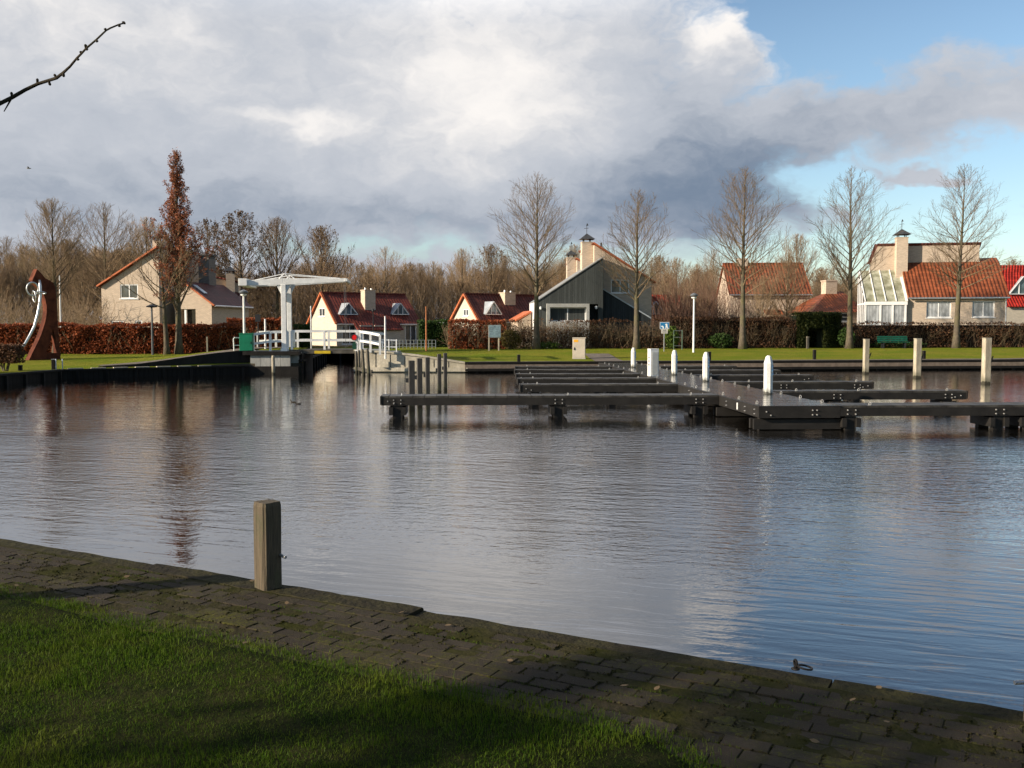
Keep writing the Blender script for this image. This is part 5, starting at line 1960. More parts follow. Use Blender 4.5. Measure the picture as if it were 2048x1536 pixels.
# low wing with its own gable to the right, roof running back to the right
gx0, gx1 = lx(352, .6), lx(425, .6)
gp = lx(372, .6)
zp, zee = z(566, gp, .6), z(607, gx1, .6)
m_ = MB()
m_.wall((gx0, .6, 0), (1, 0, 0), (0, 0, 1), (0, -1, 0), [(0, -.3), (gx1 - gx0, -.3), (gx1 - gx0, zee), (gp - gx0, zp), (0, zp - .7)], [(.15, lx(393, .6) - gx0, -.2, z(618, gp, .6))], 1.2)
Lw = 6.0
w3 = [(1.0, 2.1, .3, 1.75), (4.2, 5.4, .3, 1.6)]
m_.wall((gx1, .6, 0), (0, 1, 0), (0, 0, 1), (1, 0, 0), [(0, -.3), (Lw, -.3), (Lw, zee), (0, zee)], w3)
m_.wall((gx1, .6 + Lw, 0), (-1, 0, 0), (0, 0, 1), (0, 1, 0), [(0, -.3), (gx1 - gx0, -.3), (gx1 - gx0, zp - .7), (gx1 - gp, zp), (0, zee)])
m_.build('wing_wall', M['pale_brick'], t)
for w_ in w3:
    frame_window(t, (gx1, .6, 0), (0, 1, 0), (0, 0, 1), (1, 0, 0), w_, M['white_plain'], M['glass_blue'], 1)
m_ = MB()
m_.box(gx0 + .17, lx(393, .6) - .02, 1.7, 1.78, -.2, z(618, gp, .6))
m_.build('porch_glass', M['glass'], t)
m_ = MB()
pxm = lx(373.5, .75)
m_.box(pxm - .07, pxm + .07, .68, .82, -.2, z(618, gp, .6))
m_.build('porch_post', M['white_plain'], t)
kk = (zp - zee) / (gx1 - gp)
m_ = MB()
slab(m_, (gx1 + .3, .45, zee - .3 * kk + .12), (gx1 + .3, .7 + Lw, zee - .3 * kk + .12), (gp, .7 + Lw, zp + .12), (gp, .45, zp + .12), .12)
slab(m_, (gx0 - .1, .7 + Lw, zp - .7), (gx0 - .1, .45, zp - .7), (gp - .002, .45, zp + .12), (gp - .002, .7 + Lw, zp + .12), .12)
rf = m_.build('wing_roof', M['tile_dark_y'], t)
m_ = MB()
m_.beam((gx1 + .3, .4, zee - .3 * kk + .08), (gp, .4, zp + .08), .1, .18, up=(0, 1, 0))
m_.build('wing_verge', M['verge'], rf)
m_ = MB()
ra, rb = gp + (gx1 - gp) * .2, gp + (gx1 - gp) * .62
m_.prism([(ra, 1.0, zp - kk * (ra - gp) + .14), (rb, 1.0, zp - kk * (rb - gp) + .14), (rb, 1.5, zp - kk * (rb - gp) + .14), (ra, 1.5, zp - kk * (ra - gp) + .14)], (kk * .05, 0, .05))
m_.build('skylight', M['zinc'], rf)
m_ = MB()
m_.tube([(gx1 + .34, .45, zee - .3 * kk + .05), (gx1 + .34, .7 + Lw, zee - .3 * kk + .05)], .06, 6)
m_.build('gutter', M['grey_metal'], t)
# chimneys: dark one behind the oak, and a pale one on the high gable
m_ = MB()
c0, c1 = lx(400, 4), lx(421, 4)
m_.box(c0, c1, 4, 5.1, 1.5, z(517, c0, 4))
ch = m_.build('chimney', M['chimney_dark'], t)
m_ = MB()
m_.box(c0 + .04, c1 - .04, 4.04, 5.06, z(517, c0, 4), z(511, c0, 4))
m_.box(c0 - .1, c1 + .1, 3.9, 5.2, z(511, c0, 4), z(508, c0, 4))
m_.build('cap', M['dark_cap'], ch)
m_ = MB()
c0 = lx(310, .9)
m_.box(c0, c0 + .55, .9, 1.7, zr - .6, z(481, c0, .9))
ch = m_.build('chimney', M['pale_brick'], t)
cap_roof(ch, (c0 + .27, 1.3), .9, z(481, c0, .9), .34, M['dark_cap'], False)

# second house behind it to the right
fs_ = Frame(478, 73, 14, .78)
t = thing('brick_house', 'brick house with capped chimney and dark roof further back beside the bridge', 'house', fs_.loc(), R(fs_.deg))
lx, z = fs_.lx, fs_.z
x0 = lx(421)
m_ = MB()
m_.prism([(x0, 0, -.3), (0, 0, -.3), (0, 0, z(566)), (lx(433), 0, z(556, -2)), (x0, 0, z(568, x0))], (0, .25, 0))
m_.box(-.25, 0, .26, 4, -.3, z(566))
m_.box(x0, x0 + .25, .26, 4, -.3, z(568, x0))
m_.box(x0, 0, 4.01, 4.2, -.3, z(568, x0))
m_.build('wall', M['pale_brick'], t)
m_ = MB()
slab(m_, (x0 - .15, -.15, z(569, x0)), (lx(433), -.15, z(552, x0)), (lx(433), 4.3, z(552, x0)), (x0 - .15, 4.3, z(569, x0)), .1)
slab(m_, (lx(433), -.15, z(552, x0)), (.2, -.15, z(564)), (.2, 4.3, z(564)), (lx(433), 4.3, z(552, x0)), .1)
m_.build('roof', M['tile_red'], t)
m_ = MB()
c0, c1 = lx(454.5, -.6), lx(472, -.6)
m_.box(c0, c1, -.6, -.01, -.2, z(548, c0))
ch = m_.build('chimney', M['pale_brick'], t)
cap_roof(ch, ((c0 + c1) / 2, -.3), .95, z(548, c0), .36, M['dark_cap'])
m_ = MB()
w0, w1_ = .2, lx(560)
slab(m_, (lx(470, -2), -2.5, z(613, 0, -2.5)), (lx(500, -2.5), -2.5, z(613, 0, -2.5)), (lx(492, -.1), -.1, z(588)), (lx(450, -.1), -.1, z(578)), .1)
m_.build('lower_roof', M['tile_dark'], t)
m_ = MB()
q0, q1 = lx(468, -2.3), lx(497, -2.3)
m_.wall((q0, -2.3, 0), (1, 0, 0), (0, 0, 1), (0, -1, 0), [(0, -.3), (q1 - q0, -.3), (q1 - q0, z(614, 0, -2.3)), (0, z(614, 0, -2.3))], [(.3, .9, .6, 1.6)])
m_.box(q1 - .1, q1, -2.29, -.1, -.3, z(616, 0, -2.3))
m_.build('lower_wall', M['pale_brick'], t)
frame_window(t, (q0, -2.3, 0), (1, 0, 0), (0, 0, 1), (0, -1, 0), (.3, .9, .6, 1.6), M['white_plain'], M['glass_blue'], 0)
# tiny white flat-roofed shed left of the second cottage, and the orange eave at the far left
fz = Frame(877, 74, 8, .8)
t = thing('flat_shed', 'small white flat-roofed shed beside the dark hedge', 'shed', fz.loc(), R(8))
m_ = MB()
m_.box(.1, fz.lx(902) - .1, .1, 2.6, 0, fz.z(648))
m_.build('wall', M['cream_wall'], t)
MB().box(0, fz.lx(902), 0, 2.7, fz.z(648), fz.z(644.5)).build('roof', M['white_plain'], t)
fz = Frame(197, 68, 20, .78)
t = thing('garden_shed', 'low orange tiled shed at the left corner of the tall gable', 'shed', fz.loc(), R(20))
m_ = MB()
m_.box(.05, 1.5, .05, 2, -.1, fz.z(643))
m_.build('wall', M['pale_brick'], t)
m_ = MB()
m_.prism([(-.05, -.1, fz.z(643)), (1.6, -.1, fz.z(643)), (1.6, -.1, fz.z(622)), (1.0, -.1, fz.z(622))], (0, 2.2, 0))
m_.build('roof', M['tile_orange'], t)

# ================================================================ BRIDGE
BR = R(6.0)
bx, by = X_at(570, 48.6), 48.6
br = thing('drawbridge', 'white drawbridge with balance beams over the canal mouth', 'bridge', (bx, by, 0), BR)


def bl(px, py, dy):
    """bridge-local point seen at pixel px,py on the plane dy behind the near side"""
    c, s = math.cos(BR), math.sin(BR)
    k = (px - CX) / FPX
    x = (k * (by + dy * c) - bx + dy * s) / (c - k * s)
    Y = by + x * s + dy * c
    return Vector((x, dy, atY(px, py, Y).z))


WD = 2.6
DZ = 1.17
nc, fc_ = bl(569, 702, 0), bl(580, 694, WD)
for p_, top in ((nc, bl(569, 569, 0).z), (fc_, bl(580, 569, WD).z)):
    m_ = MB()
    m_.cbox((p_.x, p_.y, DZ - .1), .24, .24, top - DZ + .1)
    m_.cbox((p_.x, p_.y, DZ - .1), .34, .34, .16)
    for sg in (-1, 1):
        m_.prism([(p_.x + sg * .12, p_.y - .05, top - .5), (p_.x + sg * .12, p_.y - .05, top), (p_.x + sg * .36, p_.y - .05, top)], (0, .1, 0))
    m_.build('column', M['white'], br, bevel=.012)
for dy, pl in ((0, ((497.5, 566), (568, 563.5), (694, 560))), (WD, ((500, 568), (580, 565.5), (697, 561)))):
    a, b, c = (bl(x_, y_, dy) for x_, y_ in pl)
    m_ = MB()
    hgt = ((.27), (.34), (.16))
    for (p_, q_, h0, h1) in ((a, b, .27, .34), (b, c, .34, .17)):
        w_ = .1
        vs = []
        for r_, h_ in ((p_, h0), (q_, h1)):
            for sy, sz in ((-1, -1), (1, -1), (1, 1), (-1, 1)):
                vs.append((r_.x, r_.y + sy * w_, r_.z + sz * h_ / 2))
        m_.add(vs, MB.BOXF)
    m_.build('balance_beam', M['white'], br, bevel=.01)
    # stay rods over a small A-frame
    top = bl(571 if dy == 0 else 583, 547.5 if dy == 0 else 551, dy)
    m_ = MB()
    for e in (a + Vector((.25, 0, .12)), c + Vector((-.3, 0, .08))):
        m_.tube([e, top], .022, 6)
    for dx in (-.3, .3):
        m_.tube([Vector((b.x + dx + .1, dy, b.z + .15)), top], .028, 6)
    m_.build('stay_rods', M['white'], br)
    m_ = MB()
    hz = bl(690 if dy == 0 else 683, 690, dy)
    m_.tube([c + Vector((-.12, 0, -.05)), Vector((c.x - .05, dy, DZ + .1))], .010, 6)
    m_.build('lifting_chain', M['lamp_grey'], br)
m_ = MB()
a, a2 = bl(490, 565, 0), bl(493, 567, WD)
m_.cbox((a.x - .02, 0 + WD / 2, a.z - .17), .42, WD + .5, .36)
c1_, c2_ = bl(694, 560, 0), bl(697, 561, WD)
MB().cbox((c1_.x, WD / 2, c1_.z - .07), .12, WD + .3, .14).build('cross_beam', M['white'], br)
b1_ = bl(568, 566, 0)
MB().cbox((nc.x, WD / 2, b1_.z - .12), .16, WD, .2).build('cross_beam', M['white'], br)
m_.build('counterweight', M['white'], br, bevel=.01)
# deck
xa, xb, xl, xr = bl(578, 700, 0).x, bl(716, 700, 0).x, bl(503, 700, 0).x, bl(765, 700, 0).x
m_ = MB()
n_ = 24
for k in range(n_):
    m_.box(xa + (xb - xa) * k / n_, xa + (xb - xa) * (k + .94) / n_, -.05, WD + .05, DZ - .06, DZ)
m_.box(xa - .02, xb + .02, -.09, .05, DZ - .2, DZ - .065)
m_.box(xa - .02, xb + .02, WD - .05, WD + .09, DZ - .2, DZ - .065)
m_.build('deck', M['timber_grey'], br)
m_ = MB()
m_.box(xl - .1, xa - .02, -.1, WD + .1, DZ - .14, DZ - .03)
m_.box(xb + .02, xr + .2, -.1, WD + .1, DZ - .14, DZ - .03)
m_.build('approach_slab', M['concrete_grey'], br)
y0, y1 = bl(629, 702.5, -.1), bl(661, 702.5, -.1)
m_ = MB()
m_.box(y0.x, y1.x, -.125, -.095, DZ - .2, DZ - .06)
m_.build('yellow_strip', M['yellow'], br)


def railing(pts, zs, name='railing', end_posts=(), every=1.0):
    """white two-rail wooden railing along local points (x, y) with foot heights zs"""
    m_ = MB()
    for i in range(len(pts) - 1):
        p_, q_ = Vector((*pts[i], zs[i])), Vector((*pts[i + 1], zs[i + 1]))
        for h_, hh in ((.94, .12), (.47, .11)):
            m_.beam(p_ + Vector((0, 0, h_)), q_ + Vector((0, 0, h_)), .07, hh)
        n = max(1, round((q_ - p_).length / every))
        for k in range(n + 1):
            if k == n and i < len(pts) - 2:
                continue
            r_ = p_.lerp(q_, k / n)
            m_.cbox((r_.x, r_.y, r_.z - .05), .11, .11, 1.0)
    return m_.build(name, M['white'], br)


# moving span railings
railing([(xa + .15, .03), (xb - .05, .03)], [DZ, DZ], every=1.9)
railing([(xa + .15, WD - .03), (xb - .05, WD - .03)], [DZ, DZ], every=1.9)
# fixed approach railings, flared at their ends
railing([(bl(507, 700, -.45).x, -.45), (bl(541, 700, -.12).x, -.12), (xa - .05, -.02)], [DZ - .16, DZ - .05, DZ - .02], every=.95)
railing([(bl(522, 700, WD).x - .2, WD + .3), (xa - .05, WD + .05)], [DZ - .06, DZ - .02], every=.95)
railing([(xb + .1, .0), (bl(741, 700, -.5).x, -.42), (bl(760, 700, -1.).x, -.85)], [DZ - .02, DZ - .1, DZ - .2], every=.8)
railing([(xb + .1, WD), (bl(770, 700, WD).x, WD + .3)], [DZ - .02, DZ - .16], every=.85)

# signal light with its dark green box at the bridge's right end
P0 = atY(709, 690, 49.0)
t = thing('signal_light', 'round red signal light on a dark green box at the right end of the bridge', 'signal light', (P0.x, P0.y, 1.08))
m_ = MB()
m_.box(-.1, .1, -.06, .1, .0, .42)
m_.box(-.05, .05, -.02, .06, .42, .56)
m_.build('box', pm('dark_green_box', (.01, .05, .03), .5, .2, 4), t)
m_ = MB()
m_.tube([(0, -.1, .72), (0, .02, .72)], .15, 18)
m_.build('disc', pm('red_signal_disc', (.55, .012, .012), .4, .1, 6), t)
m_ = MB()
m_.torus((0, -.1, .72), .15, .018, (0, 1, 0))
m_.build('rim', M['black_metal'], t)

# green cabinet and white tube rail at the left end
P0 = atY(479, 704, 47.6)
t = thing('green_cabinet', 'dark green steel cabinet at the left end of the bridge', 'cabinet', (P0.x, P0.y, 1.0), R(6))
m_ = MB()
m_.box(0, .66, 0, .5, .04, .98)
m_.build('body', M['green_paint'], t, bevel=.012)
m_ = MB()
m_.box(-.02, .68, -.02, .52, .985, 1.02)
m_.build('lid', M['green_paint'], t)
m_ = MB()
m_.box(.03, .63, -.012, -.002, .1, .93)
m_.build('door', M['green_paint'], t)
m_ = MB(); m_.box(.55, .59, -.03, -.013, .48, .6); m_.build('handle', M['black_metal'], t)
P0 = atY(468.5, 705, 48.2)
t = thing('tube_railing', 'short white tubular handrail left of the green cabinet', 'railing', (P0.x, P0.y, 1.0))
m_ = MB()
m_.tube([(0, 0, -.1), (-.03, 0, .72), (.02, 0, .79), (.34, .5, .77)], .028, 7)
m_.tube([(0, 0, .4), (.34, .5, .38)], .02, 6)
m_.tube([(.34, .5, -.1), (.34, .5, .77)], .026, 6)
m_.build('rail', M['white_plain'], t)
P0 = atY(765, 698, 50.3)
t = thing('gate_railing', 'low white rail with thin posts right of the bridge', 'railing', (P0.x, P0.y, 1.0))
m_ = MB()
for dx in (0, .33, .72):
    m_.cbox((dx, dx * .2, -.1), .05, .05, .78 if dx else .7)
m_.beam((-.05, 0, .66), (.78, .16, .62), .05, .07)
m_.beam((-.05, 0, .3), (.78, .16, .27), .05, .07)
m_.build('rail', M['white_plain'], t)


def pole(name, label, px, ptop, pbase, Y, r, mat, cat='pole', extra=None, zbase=None, r2=None):
    a = atY(px, pbase, Y)
    b = atY(px, ptop, Y)
    t = thing(name, label, cat, (a.x, a.y, a.z))
    h = b.z - a.z
    m_ = MB()
    m_.tube([(0, 0, -.3), (0, 0, h * .5), (0, 0, h)], [r, r * .95, r2 or r * .8], 10)
    m_.build('post', mat, t, smooth=False)
    if extra: extra(t, h)
    return t


def sig(t, h):
    m_ = MB(); m_.box(-.14, .12, -.08, .08, h - .42, h - .02); m_.build('lamp_box', M['black_metal'], t)


pole('signal_post', 'dark signal post with black lamp box left of the bridge columns', 517, 628, 699, 51, .03, M['black_metal'], 'signal post', sig)
pole('white_post', 'slim white post left of the bridge columns', 531, 638, 699, 48.9, .05, M['white_plain'], 'post')
pole('metal_pole', 'thin grey pole before the left edge of the white gabled cottage', 622.6, 612, 696, 52.5, .045, M['grey_metal'])
pole('white_post', 'tall slim white post right of the bridge railing', 770.8, 632.5, 706, 48.3, .05, M['white_plain'], 'post')
pole('flagpole', 'rusty orange bare pole right of the white gabled cottage', 852.6, 613, 692, 58, .05, M['orange_pole'])
pole('flagpole', 'thin white flagpole right of the sculpture', 121.8, 551, 652, 58, .05, M['white_plain'], r2=.03)
pole('garden_lamp', 'thin dark lamp post before the cottage roof', 746.6, 623, 662, 66, .035, M['black_metal'], 'lamp', lambda t, h: MB().lathe((0, 0, h), ((.02, 0), (.12, .02), (.1, .12), (.02, .2)), 10).build('lamp_head', M['black_metal'], t))


def disc_head(t, h):
    MB().lathe((0, 0, h - .06), ((.06, 0), (.22, .05), (.25, .1), (.20, .17), (.06, .23), (.02, .25)), 16).build('lamp_hood', M['lamp_grey'], t)
    MB().lathe((0, 0, h - .17), ((.05, 0), (.15, .03), (.17, .10)), 14).build('lamp_glass', M['white_plain'], t)


pole('street_lamp', 'white street lamp with grey disc head behind the green cabinet', 489, 586, 700, 52, .065, M['white_plain'], 'street lamp', disc_head)
pole('street_lamp', 'white street lamp with dark hood on the lawn right of the wedge house', 1387, 592, 703, 59.5, .065, M['white_plain'], 'street lamp', disc_head)
pole('street_lamp', 'dark grey street lamp before the tall brick gable', 305.5, 614, 711, 54.6, .06, M['lamp_grey'], 'street lamp',
     lambda t, h: MB().lathe((0, 0, h - .04), ((.05, 0), (.30, .03), (.32, .08), (.05, .2)), 14).build('lamp_hood', M['black_metal'], t))

# terrace railing by the cottage
P0 = atY(784, 694, 66.0)
t = thing('terrace_railing', 'grey metal terrace railing in front of the white gabled cottage', 'railing', (P0.x, P0.y, .8))
m_ = MB()
for k in range(13):
    m_.cbox((k * .25, k * .03, -.02), .035, .035, .66)
for zz in (.2, .4, .64):
    m_.tube([(0, 0, zz), (3.0, .36, zz)], .018, 5)
m_.build('rail', M['grey_metal'], t)
MB().box(-2.6, 3.2, .2, 2.6, -.3, .02).build('terrace', M['concrete_grey'], t)

# timber piles guarding the bridge
def pile(label, px, ptop, pwl, w, mat, lean=(0, 0), name='mooring_pile', group=None, rz=.2, round_=True, hook=False, cap=None):
    P0 = atZ(px, pwl, 0)
    h = atY(px, ptop, P0.y).z
    t = thing(name, label, 'pile', P0, 0, group)
    m_ = MB()
    if round_:
        m_.tube([(-lean[0], -lean[1], -1), (0, 0, 0), (lean[0] * h * .9, lean[1] * h * .9, h * .93), (lean[0] * h, lean[1] * h, h)], [w / 2, w / 2, w * .48, w * .36], 10)
        m_.build('post', mat, t)
    else:
        m_.cbox((0, 0, -1), w, w, 1 + h, rz, lean=lean)
        m_.build('post', mat, t, bevel=.015)
    if hook:
        m_ = MB()
        m_.box(w * .55, w * .55 + .1, -.03, .03, h * .55 - .02, h * .55 + .02)
        m_.tube([(w * .55 + .08, 0, h * .55), (w * .55 + .13, 0, h * .55 + .12), (w * .55 + .04, 0, h * .55 - .16)], .022, 6)
        m_.build('hook', M['black_metal'], t)
    if cap:
        m_ = MB(); m_.cbox((0, 0, h), w * 1.02, w * 1.02, .03, rz); m_.build('cap', cap, t)
    return t


pile('pale timber pile before the left bridge abutment', 547, 711, 749, .17, M['pile_pale'], group='piles at the bridge')
pile('short pale pile at the left side of the bridge opening', 588, 709, 741, .12, M['pile_pale'], group='piles at the bridge')
for k, (px, pt, pw, w, lab) in enumerate(((713.5, 702, 747, .14, 'outermost left of the sunlit guard piles'), (719, 700, 747, .14, 'behind the white plate on the sunlit guard piles'),
                                          (728, 698, 750, .15, 'second from the right of the guard piles at the wing wall'), (738, 698, 752, .16, 'rightmost of the guard piles at the wing wall'))):
    pile('grey guard pile, ' + lab, px, pt, pw, w, M['pile_grey'], lean=(-.02 if k < 2 else -.06, 0), group='guard piles at the bridge')
P0 = atY(716, 706, 48.0)
t = thing('guide_board', 'white plate fixed on the guard piles right of the bridge opening', 'sign', P0)
m_ = MB(); m_.box(-.12, .13, -.12, -.08, -.16, .16); m_.build('plate', M['white_plain'], t, bevel=.008)
m_ = MB(); m_.box(-.03, .03, -.08, .1, -.3, .1); m_.build('bracket', M['grey_metal'], t)
P0 = atY(728, 738, 47.6)
t = thing('fender_beam', 'low timber fender beam between the guard piles', 'beam', P0)
m_ = MB(); m_.beam((-.45, 0, .06), (.45, -.35, -.12), .12, .16); m_.build('timber', M['timber_grey'], t)

M['post_wet'] = pm('dark_grey_wet_post', (0.075, 0.07, 0.064), 0.75, 0.28, 3, 0.006, fine=0.35, stretch=(1, 1, .3), wet=.25)
# five dark square posts rising behind the long front jetty
for px, pt, Y, w, lab in ((823, 721, 26.4, .165, 'thickest and leftmost'), (839, 716.5, 27.8, .15, 'second'), (855, 714.5, 29.2, .13, 'third'), (878.5, 708, 33, .13, 'fourth'), (890.5, 706, 34.6, .125, 'slimmest and rightmost')):
    wl = CY - (CY - atY(0, 0, 1).z) * 0
    P0 = Vector((X_at(px, Y), Y, 0))
    h = atY(px, pt, Y).z
    t = thing('mooring_post', lab + ' of the five dark square posts behind the front jetty', 'post', P0, 0, 'dark square mooring posts')
    m_ = MB(); m_.cbox((0, 0, -1), w, w, 1 + h, .25); m_.build('post', M['post_wet'], t, bevel=.012)
    m_ = MB(); m_.cbox((-w * .7, 0, h * .55), w * .5, .05, .12); m_.build('ring_plate', M['black_metal'], t)

# tall pale square mooring posts on the right
for px, pt, pw, w, lab in ((1731, 679, 747.5, .235, 'leftmost'), (1833.5, 678, 756, .26, 'middle'), (1971, 677, 768, .265, 'rightmost and nearest')):
    pile(lab + ' of the three tall pale square mooring posts in the water', px, pt, pw, w, M['pile_pale'], name='mooring_post', group='tall pale mooring posts', rz=.1, round_=False, hook=True, cap=M['concrete'], lean=(.004, 0))

# dark short posts along the far quay
for px, pt, Y, lab in ((1037.5, 710, 48.9, 'behind the left ends of the jetty fingers'), (1419, 704, 51.2, 'behind the second white bollard'), (1629, 700, 52.6, 'below the dark arched opening'), (1848, 702, 53.4, 'beside the middle pale mooring post'), (40, 731, 41.6, 'at the shaded left shore')):
    X = X_at(px, Y)
    z = (h_left(X, Y) if px < 600 else h_right(X, Y))
    h = atY(px, pt, Y).z - z
    t = thing('quay_post', 'short dark square post ' + lab, 'post', (X, Y, z), 0, 'short dark posts on the quay')
    m_ = MB(); m_.cbox((0, 0, -.3), .15, .15, h + .3, .15); m_.build('post', M['timber_dark'], t, bevel=.012)
    m_ = MB(); m_.cbox((0, 0, h), .16, .16, .02, .15); m_.build('cap', M['post_dark'], t)

# ================================================================ JETTY
JA = R(2.4)
FL = atZ(1521, 811.5, .55)                # front left corner of the walkway deck
jo = Vector((FL.x, FL.y, 0))
jd = Vector((-math.sin(JA), math.cos(JA), 0))   # along the walkway, away
jr = Vector((math.cos(JA), math.sin(JA), 0))    # to the right
JZ, JW, JL = .55, 1.72, 26.6


def deck_mat():
    m, nt, b = newmat('wet_black_decking')
    tc = nt.nodes.new('ShaderNodeTexCoord')
    x, y, z = xyz(nt, tc.outputs['Object'])
    n = noise(nt, vec(nt, x * 1.5, y * 1.5, 0.0), 1.6, 5, 0.6)
    cs = mixc(nt, n.smooth(0.3, 0.7), (0.022, 0.022, 0.023), (0.045, 0.043, 0.040))
    nt.links.new(cs, b.inputs['Base Color'])
    nt.links.new((n * 0.2 + 0.06).v, b.inputs['Roughness'])
    b.inputs['Specular IOR Level'].default_value = 0.9
    b.inputs['IOR'].default_value = 1.7
    bp = nt.nodes.new('ShaderNodeBump')
    bp.inputs['Distance'].default_value = 0.002
    g = noise(nt, vec(nt, x * 4, y * 22, 0.0), 1.5, 4, 0.6)
    nt.links.new(g.v, bp.inputs['Height'])
    nt.links.new(bp.outputs[0], b.inputs['Normal'])
    return m


M['deck'] = deck_mat()
M['deck_dry'] = pm('grey_decking', (0.05, 0.046, 0.042), 0.5, 0.5, 2.5, 0.006, fine=0.45, c2=(0.085, 0.08, 0.07))


def ring(mb, c, r=.038):
    mb.torus((c[0], c[1], c[2] + r * .9), r, .008, (1, .3, 0), 14, 5)
    mb.cbox((c[0], c[1], c[2] - .01), .05, .05, .03)


def bolts(mb, c, ax, n):
    """pair of dome bolts, ax: direction along the board, n: outward"""
    mb.tube([Vector(c), Vector(c) + Vector(n) * .03], [.018, .011], 8)


jt = thing('jetty', 'long dark main walkway of the jetty running from the near end to the far quay', 'jetty', jo, JA)
dk, fs_b, pl, bo, rg_ = MB(), MB(), MB(), MB(), MB()
n_ = int(JL / .2)
for k in range(n_):
    dk.box(.0, JW, k * .2, k * .2 + .192, JZ - .045, JZ + .002 * math.sin(k * 1.7))
dk.build('deck', M['deck'], jt)
fs_b.box(-.05, -.002, 0, JL, JZ - .26, JZ - .01)
fs_b.box(JW + .002, JW + .05, 0, JL, JZ - .26, JZ - .01)
fs_b.box(-.05, JW + .05, -.05, -.002, JZ - .27, JZ - .004)
fs_b.box(.1, .18, 0, JL, JZ - .26, JZ - .05)
fs_b.box(JW - .18, JW - .1, 0, JL, JZ - .26, JZ - .05)
fs_b.build('edge_board', M['recycled'], jt)
for k in range(9):
    y_ = .25 + k * 3.2
    pp = MB()
    for x_ in (.12, JW - .12):
        pp.cbox((x_, y_, -1.2), .17, .17, 1.2 + JZ - .06)
    pp.beam((-.12, y_ + .14, JZ - .42), (JW + .12, y_ + .14, JZ - .42), .1, .22)
    pp.beam((-.12, y_ - .14, JZ - .42), (JW + .12, y_ - .14, JZ - .42), .1, .22)
    pp.build('pile_pair', M['recycled'], jt)
for k in range(18):
    y_ = .45 + k * 1.45
    ring(rg_, (.06, y_, JZ))
    ring(rg_, (JW - .06, y_ + .3, JZ))
rg_.build('mooring_rings', M['bolt'], jt)
for y_ in (.25, 1.0, 2.6, 3.45, 5.2, 6.65, 9.8, 13.0):
    for dz in (-.10, -.20):
        bolts(bo, (-.05, y_, JZ + dz), None, (-1, 0, 0))
for x_, dz in ((.12, -.13), (.22, -.21), (1.15, -.1), (1.25, -.1), (1.15, -.2), (1.25, -.2)):
    bolts(bo, (x_, -.05, JZ + dz), None, (0, -1, 0))
bo.build('bolts', M['bolt'], jt)
m_ = MB()
for y_ in (1.6, 5.0, 8.4, 11.8):
    m_.box(-.062, -.051, y_, y_ + .07, JZ - .22, JZ - .06)
m_.build('reflector_plates', M['white_plain'], jt)


def finger(label, side, y0, L, w=.72, piles=(), detail=True):
    """finger pier leaving the walkway at distance y0, side -1 left, +1 right"""
    base = jo + jd * y0 + (jr * (JW + .055) if side > 0 else jr * -.055)
    t = thing('finger_pier', label, 'jetty', base, JA, 'finger piers of the jetty')
    s_ = side
    dk, bd, pp, bo, rg_ = MB(), MB(), MB(), MB(), MB()

    def bx_(mb, a, b, *r):
        mb.box(min(s_ * a, s_ * b), max(s_ * a, s_ * b), *r)
    k = 0.0
    i = 0
    while k < L - .02:
        e = min(k + .292, L)
        bx_(dk, k + .004, e, .03, w - .03, JZ - .045, JZ + .003 * math.sin(i * 2.3))
        k += .3
        i += 1
    dk.build('deck', M['deck_dry'], t)
    bx_(bd, 0, L, 0, .05, JZ - .235, JZ - .047)
    bx_(bd, 0, L, w - .05, w, JZ - .235, JZ - .047)
    bx_(bd, L - .05, L, .051, w - .051, JZ - .235, JZ - .047)
    bx_(bd, L, L + .03, -.02, w + .02, JZ - .215, JZ - .0)
    bd.build('edge_board', M['recycled'], t)
    for a in piles:
        q = MB()
        for yy in (.12, w - .12):
            q.cbox((s_ * a, yy, -1.2), .24, .15, 1.2 + JZ - .06)
        q.beam((s_ * (a - .16), -.02, JZ - .38), (s_ * (a - .16), w + .02, JZ - .38), .1, .2)
        q.beam((s_ * (a + .16), -.02, JZ - .38), (s_ * (a + .16), w + .02, JZ - .38), .1, .2)
        q.build('pile_pair', M['recycled'], t)
        if detail:
            for dx in (-.09, .09):
                for dz in (-.1, -.19):
                    bolts(bo, (s_ * (a + dx), 0, JZ + dz), None, (0, -1, 0))
    bolts(bo, (s_ * (L - .16), 0, JZ - .13), None, (0, -1, 0))
    bolts(bo, (s_ * (L - .32), 0, JZ - .17), None, (0, -1, 0))
    bo.build('bolts', M['bolt'], t)
    for a in ((.7, L * .45, L - .5) if detail else (.6, L - .5)):
        ring(rg_, (s_ * a, .1, JZ), .034)
    rg_.build('mooring_rings', M['bolt'], t)
    return t


def y_on_walk(px_end, py, left=True):
    P = atZ(px_end, py, JZ)
    v = P - jo
    return v.dot(jd), abs(v.dot(jr))


